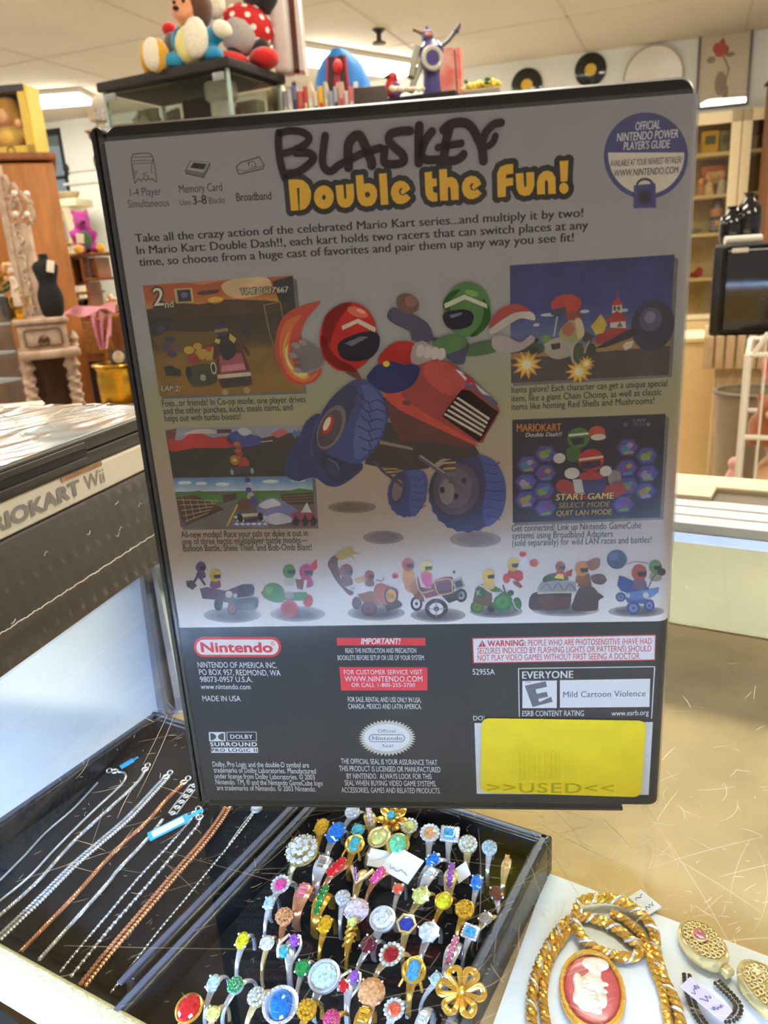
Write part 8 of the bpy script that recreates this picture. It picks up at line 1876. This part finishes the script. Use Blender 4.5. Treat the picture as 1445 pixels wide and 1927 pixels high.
b = MB(); b.ball((-3 * k_, -12.5 * k_, 16 * k_), (5 * k_, 1.4 * k_, 5 * k_)); b.build('yellow_mark', mat('yellow_mark', (232, 190, 70), 0.5), o)
p_ = incab(1316, 2, 0, 0); o = thing('glass_dish', 'pale blue glass dish in the cream cabinet', 'dish', p_); b = MB(); b.lathe([(6 * k_, 0), (9 * k_, 3 * k_), (14 * k_, 8 * k_), (13 * k_, 9 * k_), (7 * k_, 4 * k_)], n=24); b.build('dish_body', mat('pale_blue_glass', (150, 160, 150), 0.15, coat=.5), o)
p_ = incab(1322, 3, 0, 0); o = thing('red_shoe', 'red slipper shaped ornament on a lower shelf of the cream cabinet', 'ornament', p_); b = MB(); b.ball((0, 0, 5 * k_), (14 * k_, 7 * k_, 5 * k_)); b.ball((6 * k_, 0, 10 * k_), (8 * k_, 6 * k_, 9 * k_)); b.build('slipper', mat('slipper_red', (160, 50, 36), 0.5, var=.1), o, remesh=.008)
# carved brown armoire at the right edge
s0, _ = wall_s(1432, 300, -.75)
t = thing('armoire', 'brown wooden armoire at the right edge in front of the cream cabinet', 'armoire', wl(s0 + .36, -.75, FLOOR), WANG)
ha = at(1440, 125, (wl(s0, -.75, 0)).y).z - FLOOR
MB().box((0, 0, ha / 2 - .05), (.66, .4, ha - .1), bev=.01).build('armoire_body', mat('walnut', (126, 78, 40), 0.5, var=.25, scale=8, stretch=(5, 5, 1)), t)
b = MB(); b.prism([(.35 * math.cos(PI * k / 16), -.21, ha - .1 + .1 * math.sin(PI * k / 16)) for k in range(17)], (0, 1, 0), .42); b.build('arched_top', M_dwood, t)
MB().box((-.0, -.205, ha * .45), (.56, .02, ha * .8), bev=.006).build('door', M_mwood, t)
# television on a ribbed plinth
YV = 3.2
q0 = at(1333, 630, YV); zv = at(1390, 629, YV).z; k_ = mpp(q0)
cor = at(1326, 632, YV); RP = Matrix.Rotation(-.40, 2); pc_ = Vector((cor.x, YV)) - RP @ Vector((-.36, -.265)); tc_ = Vector((at(1335, 629, YV).x, YV + .01)) - RP @ Vector((-.34, -.19))
t = thing('plinth', 'ribbed tan wooden plinth under the television', 'plinth', (pc_.x, pc_.y, FLOOR), -.40)
M_tanw = mat('tan_slats', (186, 158, 116), 0.6, var=.15, scale=14, stretch=(6, 6, 1))
hp = zv - FLOOR; hcap = 62 * k_
b = MB()
for k in range(18): b.box((-.36 + .04 * k + .02, -.25, hp - hcap / 2), (.032, .03, hcap), bev=.006)
b.box((0, 0, hp - hcap / 2), (.72, .48, hcap)); b.build('ribbed_top', M_tanw, t)
MB().box((.0 - .16, .0, (hp - hcap) / 2), (.30, .42, hp - hcap), bev=.004).build('pillar', M_tanw, t)
MB().box((.2, .08, (hp - hcap) / 2), (.24, .2, hp - hcap), bev=.004).build('pillar', M_tanw, t)
t = tvx = thing('television', 'bulky black television on the tan plinth at the right edge', 'television', (tc_.x, tc_.y, zv), -.40)
hv = at(1338, 462, YV).z - zv; wv = .68
b = MB(); b.box((0, -.16, hv / 2), (wv, .06, hv), bev=.012); b.build('cabinet_shell', mat('tv_black', (30, 28, 27), 0.4, var=.08), t)
b = MB(); b.box((0, .02, hv / 2), (wv * .94, .30, hv * .94), bev=.03); b.build('rear_shell', mat('tv_grey', (92, 84, 74), 0.45, var=.08), t)
b = MB(); b.box((0.01, -.188, hv * .5), (wv * .93, .012, hv * .95), bev=.02); b.build('screen', mat('tv_screen', (12, 13, 18), 0.12, var=.2, coat=.8), t)
b = MB(); b.box((-wv * .36, -.198, hv * .93), (.06, .004, .018), bev=.002); b.build('maker_plate', mat('silver_plate', (206, 200, 186), 0.3, .3), t)
b = MB(); b.box((-wv * .27, -.10, hv + .008), (.18, .06, .016), (0, 0, .35), bev=.004); o = None
b.bm.free()
tvt = zv + hv
q_ = at(1370, 455, YV + .1)
t = thing('rolled_paper', 'white rolled papers lying on the television', 'paper roll', (q_.x + .05, YV + .10, tvt), -.2); b = MB(); b.cyl((-.06, 0, .016), (.08, .01, .016), .016); b.cyl((-.03, .03, .014), (.09, .03, .014), .013); b.build('rolls', mat('white_china', (214, 210, 196)), t)
for (px, w_, top, lab) in ((1378, 21, 388, 'shorter black glass vase on the television'), (1410, 24, 362, 'taller black glass vase on the television')):
    q_ = at(px, 440, YV + .22); kk = mpp(q_); zt_ = at(px, top, YV + .22).z; h_ = zt_ - tvt
    t = thing('vase', lab, 'vase', (q_.x, YV + .24, tvt), 0, 'black vases on the television'); b = MB(); b.lathe([(w_ * .8 * kk, 0), (w_ * .95 * kk, h_ * .1), (w_ * kk, h_ * .5), (w_ * .9 * kk, h_ * .72), (w_ * .45 * kk, h_ * .86), (w_ * .32 * kk, h_ * .93), (w_ * .5 * kk, h_), (w_ * .4 * kk, h_), (w_ * .25 * kk, h_ * .92)], n=28); b.build('vase_body', M_blackg, t)
q_ = at(1262, 640, 3.8); q2 = at(1345, 640, 3.8)
t = thing('low_cupboard', 'plain beige low cupboard seen between the game case and the television plinth', 'cupboard', ((q_.x + q2.x) / 2 + .03, 4.02, FLOOR), -.15)
hh = q_.z - FLOOR; b = MB(); b.box((0, 0, hh / 2 - .01), (q2.x - q_.x + .06, .36, hh - .02), bev=.006); b.build('cupboard_body', mat('beige_cupboard', (226, 196, 140), 0.6, var=.03), t)
MB().box((0, 0, hh - .01), (q2.x - q_.x + .09, .39, .022), bev=.004).build('cupboard_top', mat('cabinet_cream', (236, 218, 174)), t)
# grey bin behind the wire basket
q0 = at(1385, 738, 2.75); k_ = mpp(q0)
t = thing('waste_bin', 'tall grey bin between the plinth and the wire basket', 'bin', (q0.x + .06, 2.75, FLOOR)); hh = q0.z - FLOOR
b = MB(); b.lathe([(.10, 0), (.12, hh * .96), (.128, hh), (.118, hh), (.095, .02)], n=30); b.build('bin_body', mat('bin_grey', (150, 132, 104), 0.5, var=.06), t)
b = MB(); b.torus((0, 0, hh), .125, .008, n=30); b.build('rim', mat('bin_rim', (110, 98, 80), 0.5), t)
# white wire basket of soft toys
YW = 2.2
A0, A1 = at(1402, 668, YW), at(1392, 905, YW); k_ = mpp(A0)
bx = (A0.x + A1.x) / 2
t = thing('wire_basket', 'white wire bin full of soft toys at the right edge', 'wire basket', (bx, YW, FLOOR), -.46)
hb = A0.z - FLOOR; WB_, DB_ = .56, .42
for x in (0, WB_):
    for y in (0, DB_): MB().cyl((x, y, 0), (x, y, hb), .010, n=10).build('post', M_whitep, t)
zr = [hb, at(1398, 822, YW).z - FLOOR, .35, .08]
for z_ in zr:
    for a_, c2 in (((0, 0), (WB_, 0)), ((WB_, 0), (WB_, DB_)), ((WB_, DB_), (0, DB_)), ((0, DB_), (0, 0))): MB().cyl((*a_, z_), (*c2, z_), .0075, n=8).build('rail', M_whitep, t)
b = MB()
for k in range(1, 12):
    x = WB_ * k / 12; b.cyl((x, 0, .08), (x, 0, hb), .0035, n=6); b.cyl((x, DB_, .08), (x, DB_, hb), .0035, n=6)
for k in range(1, 9):
    y = DB_ * k / 9; b.cyl((0, y, .08), (0, y, hb), .0035, n=6); b.cyl((WB_, y, .08), (WB_, y, hb), .0035, n=6)
b.build('wire', M_whitep, t)
MB().box((WB_ / 2, DB_ / 2, .08), (WB_ - .02, DB_ - .02, .006)).build('basket_floor', M_whitep, t, smooth=False)
b = MB(); b.box((.03, .0, hb + .03), (.012, .012, .07), (0, .5, 0), bev=.003); b.build('clip', M_whitep, t)
BR = Matrix.Translation((bx, YW, FLOOR)) @ Matrix.Rotation(-.46, 4, 'Z')
def softtoy(lab, lx, ly, lz, r_, c1, c2, kind):
    w_ = BR @ Vector((lx, ly, lz)); t = thing('soft_toy', lab, 'plush toy', w_, lt.uniform(-.6, .6), 'soft toys in the wire bin')
    b = MB(); b.ball((0, 0, r_ * .9), (r_ * .9, r_ * .8, r_ * .9)); b.ball((0, -r_ * .3, r_ * 1.7), r_ * .62)
    if kind != 'hat':
        for sx in (-1, 1): b.ball((sx * r_ * .7, -r_ * .5, r_ * .5), (r_ * .3, r_ * .5, r_ * .3)); b.ball((sx * r_ * .45, 0, r_ * 2.2), r_ * .22)
    b.build('body', plush('toy_%d_%d_%d' % c1, c1), t, remesh=r_ * .14)
    b = MB(); b.ball((0, -r_ * .78, r_ * 1.62), (r_ * .34, r_ * .26, r_ * .26)); b.build('muzzle', plush('toy_%d_%d_%d' % c2, c2), t)
    b = MB(); b.ball((0, -r_ * 1.04, r_ * 1.7), (r_ * .13, r_ * .07, r_ * .09)); b.build('nose', M_blackm, t)
za = at(1420, 700, YW).z - FLOOR; 
softtoy('red and white soft toy at the top of the wire bin', .10, .16, hb - .12, .075, (212, 40, 40), (240, 226, 214), 'bear')
softtoy('yellow soft toy right of the red one in the wire bin', .25, .14, hb - .16, .08, (226, 176, 60), (240, 214, 150), 'bear')
softtoy('white soft toy behind the red one in the wire bin', .16, .30, hb - .10, .09, (238, 230, 218), (232, 176, 170), 'bear')
softtoy('brown soft toy with a big black nose in the wire bin', .075, .09, hb - .29, .07, (158, 92, 46), (226, 178, 130), 'bear')
softtoy('cream soft toy behind the wires, right of the brown one', .20, .10, hb - .30, .07, (236, 226, 210), (246, 238, 226), 'bear')
softtoy('tan soft toy below the brown one in the wire bin', .10, .10, hb - .42, .062, (226, 178, 134), (236, 200, 160), 'bear')
softtoy('white and green soft toy in the middle of the wire bin', .19, .10, hb - .50, .07, (232, 230, 220), (110, 130, 76), 'bear')
softtoy('olive soft toy at the right in the wire bin', .32, .10, hb - .48, .08, (132, 140, 70), (200, 196, 130), 'bear')
softtoy('purple soft toy low in the wire bin', .13, .13, hb - .66, .10, (66, 42, 108), (90, 64, 130), 'bear')
softtoy('second purple soft toy, at the right low in the wire bin', .32, .14, hb - .70, .10, (72, 46, 116), (180, 150, 110), 'bear')
softtoy('blue soft toy at the bottom left of the wire bin', .10, .10, hb - .86, .075, (32, 136, 206), (206, 216, 226), 'bear')
softtoy('grey soft toy at the bottom of the wire bin, right of the blue one', .26, .10, hb - .88, .08, (92, 84, 84), (190, 180, 170), 'bear')
w_ = BR @ Vector((.22, .16, hb + .115))
t = thing('straw_hat', 'straw hat lying on top of the toys in the wire bin', 'hat', w_, .2); t.rotation_euler = (.15, .12, .2)
b = MB(); b.lathe([(.15, 0), (.155, .004), (.09, .012), (.08, .05), (.05, .065), (.001, .067)], n=30); b.build('hat_body', mat('straw', (232, 186, 96), 0.7, var=.15, scale=90), t)
b = MB(); b.lathe([(.086, .014), (.089, .014), (.084, .03), (.081, .03)], n=30); b.build('hat_band', mat('band_brown', (120, 66, 44), 0.6), t)
# stand beside: pink toy on the plinth side
q_ = at(1381, 895, 2.35); t = thing('soft_toy', 'small pink soft toy hanging low beside the wire bin post', 'plush toy', (q_.x, 2.35, FLOOR), 0)
b = MB(); b.lathe([(.05, 0), (.05, .02), (.012, .03), (.012, q_.z - FLOOR - .05)], n=16); b.build('stand', M_whitep, t)
b = MB(); b.ball((0, 0, q_.z - FLOOR - .02), (.03, .025, .05)); b.ball((0, 0, q_.z - FLOOR + .04), .022); b.build('body', plush('pink_plush', (236, 176, 168)), t, remesh=.005)
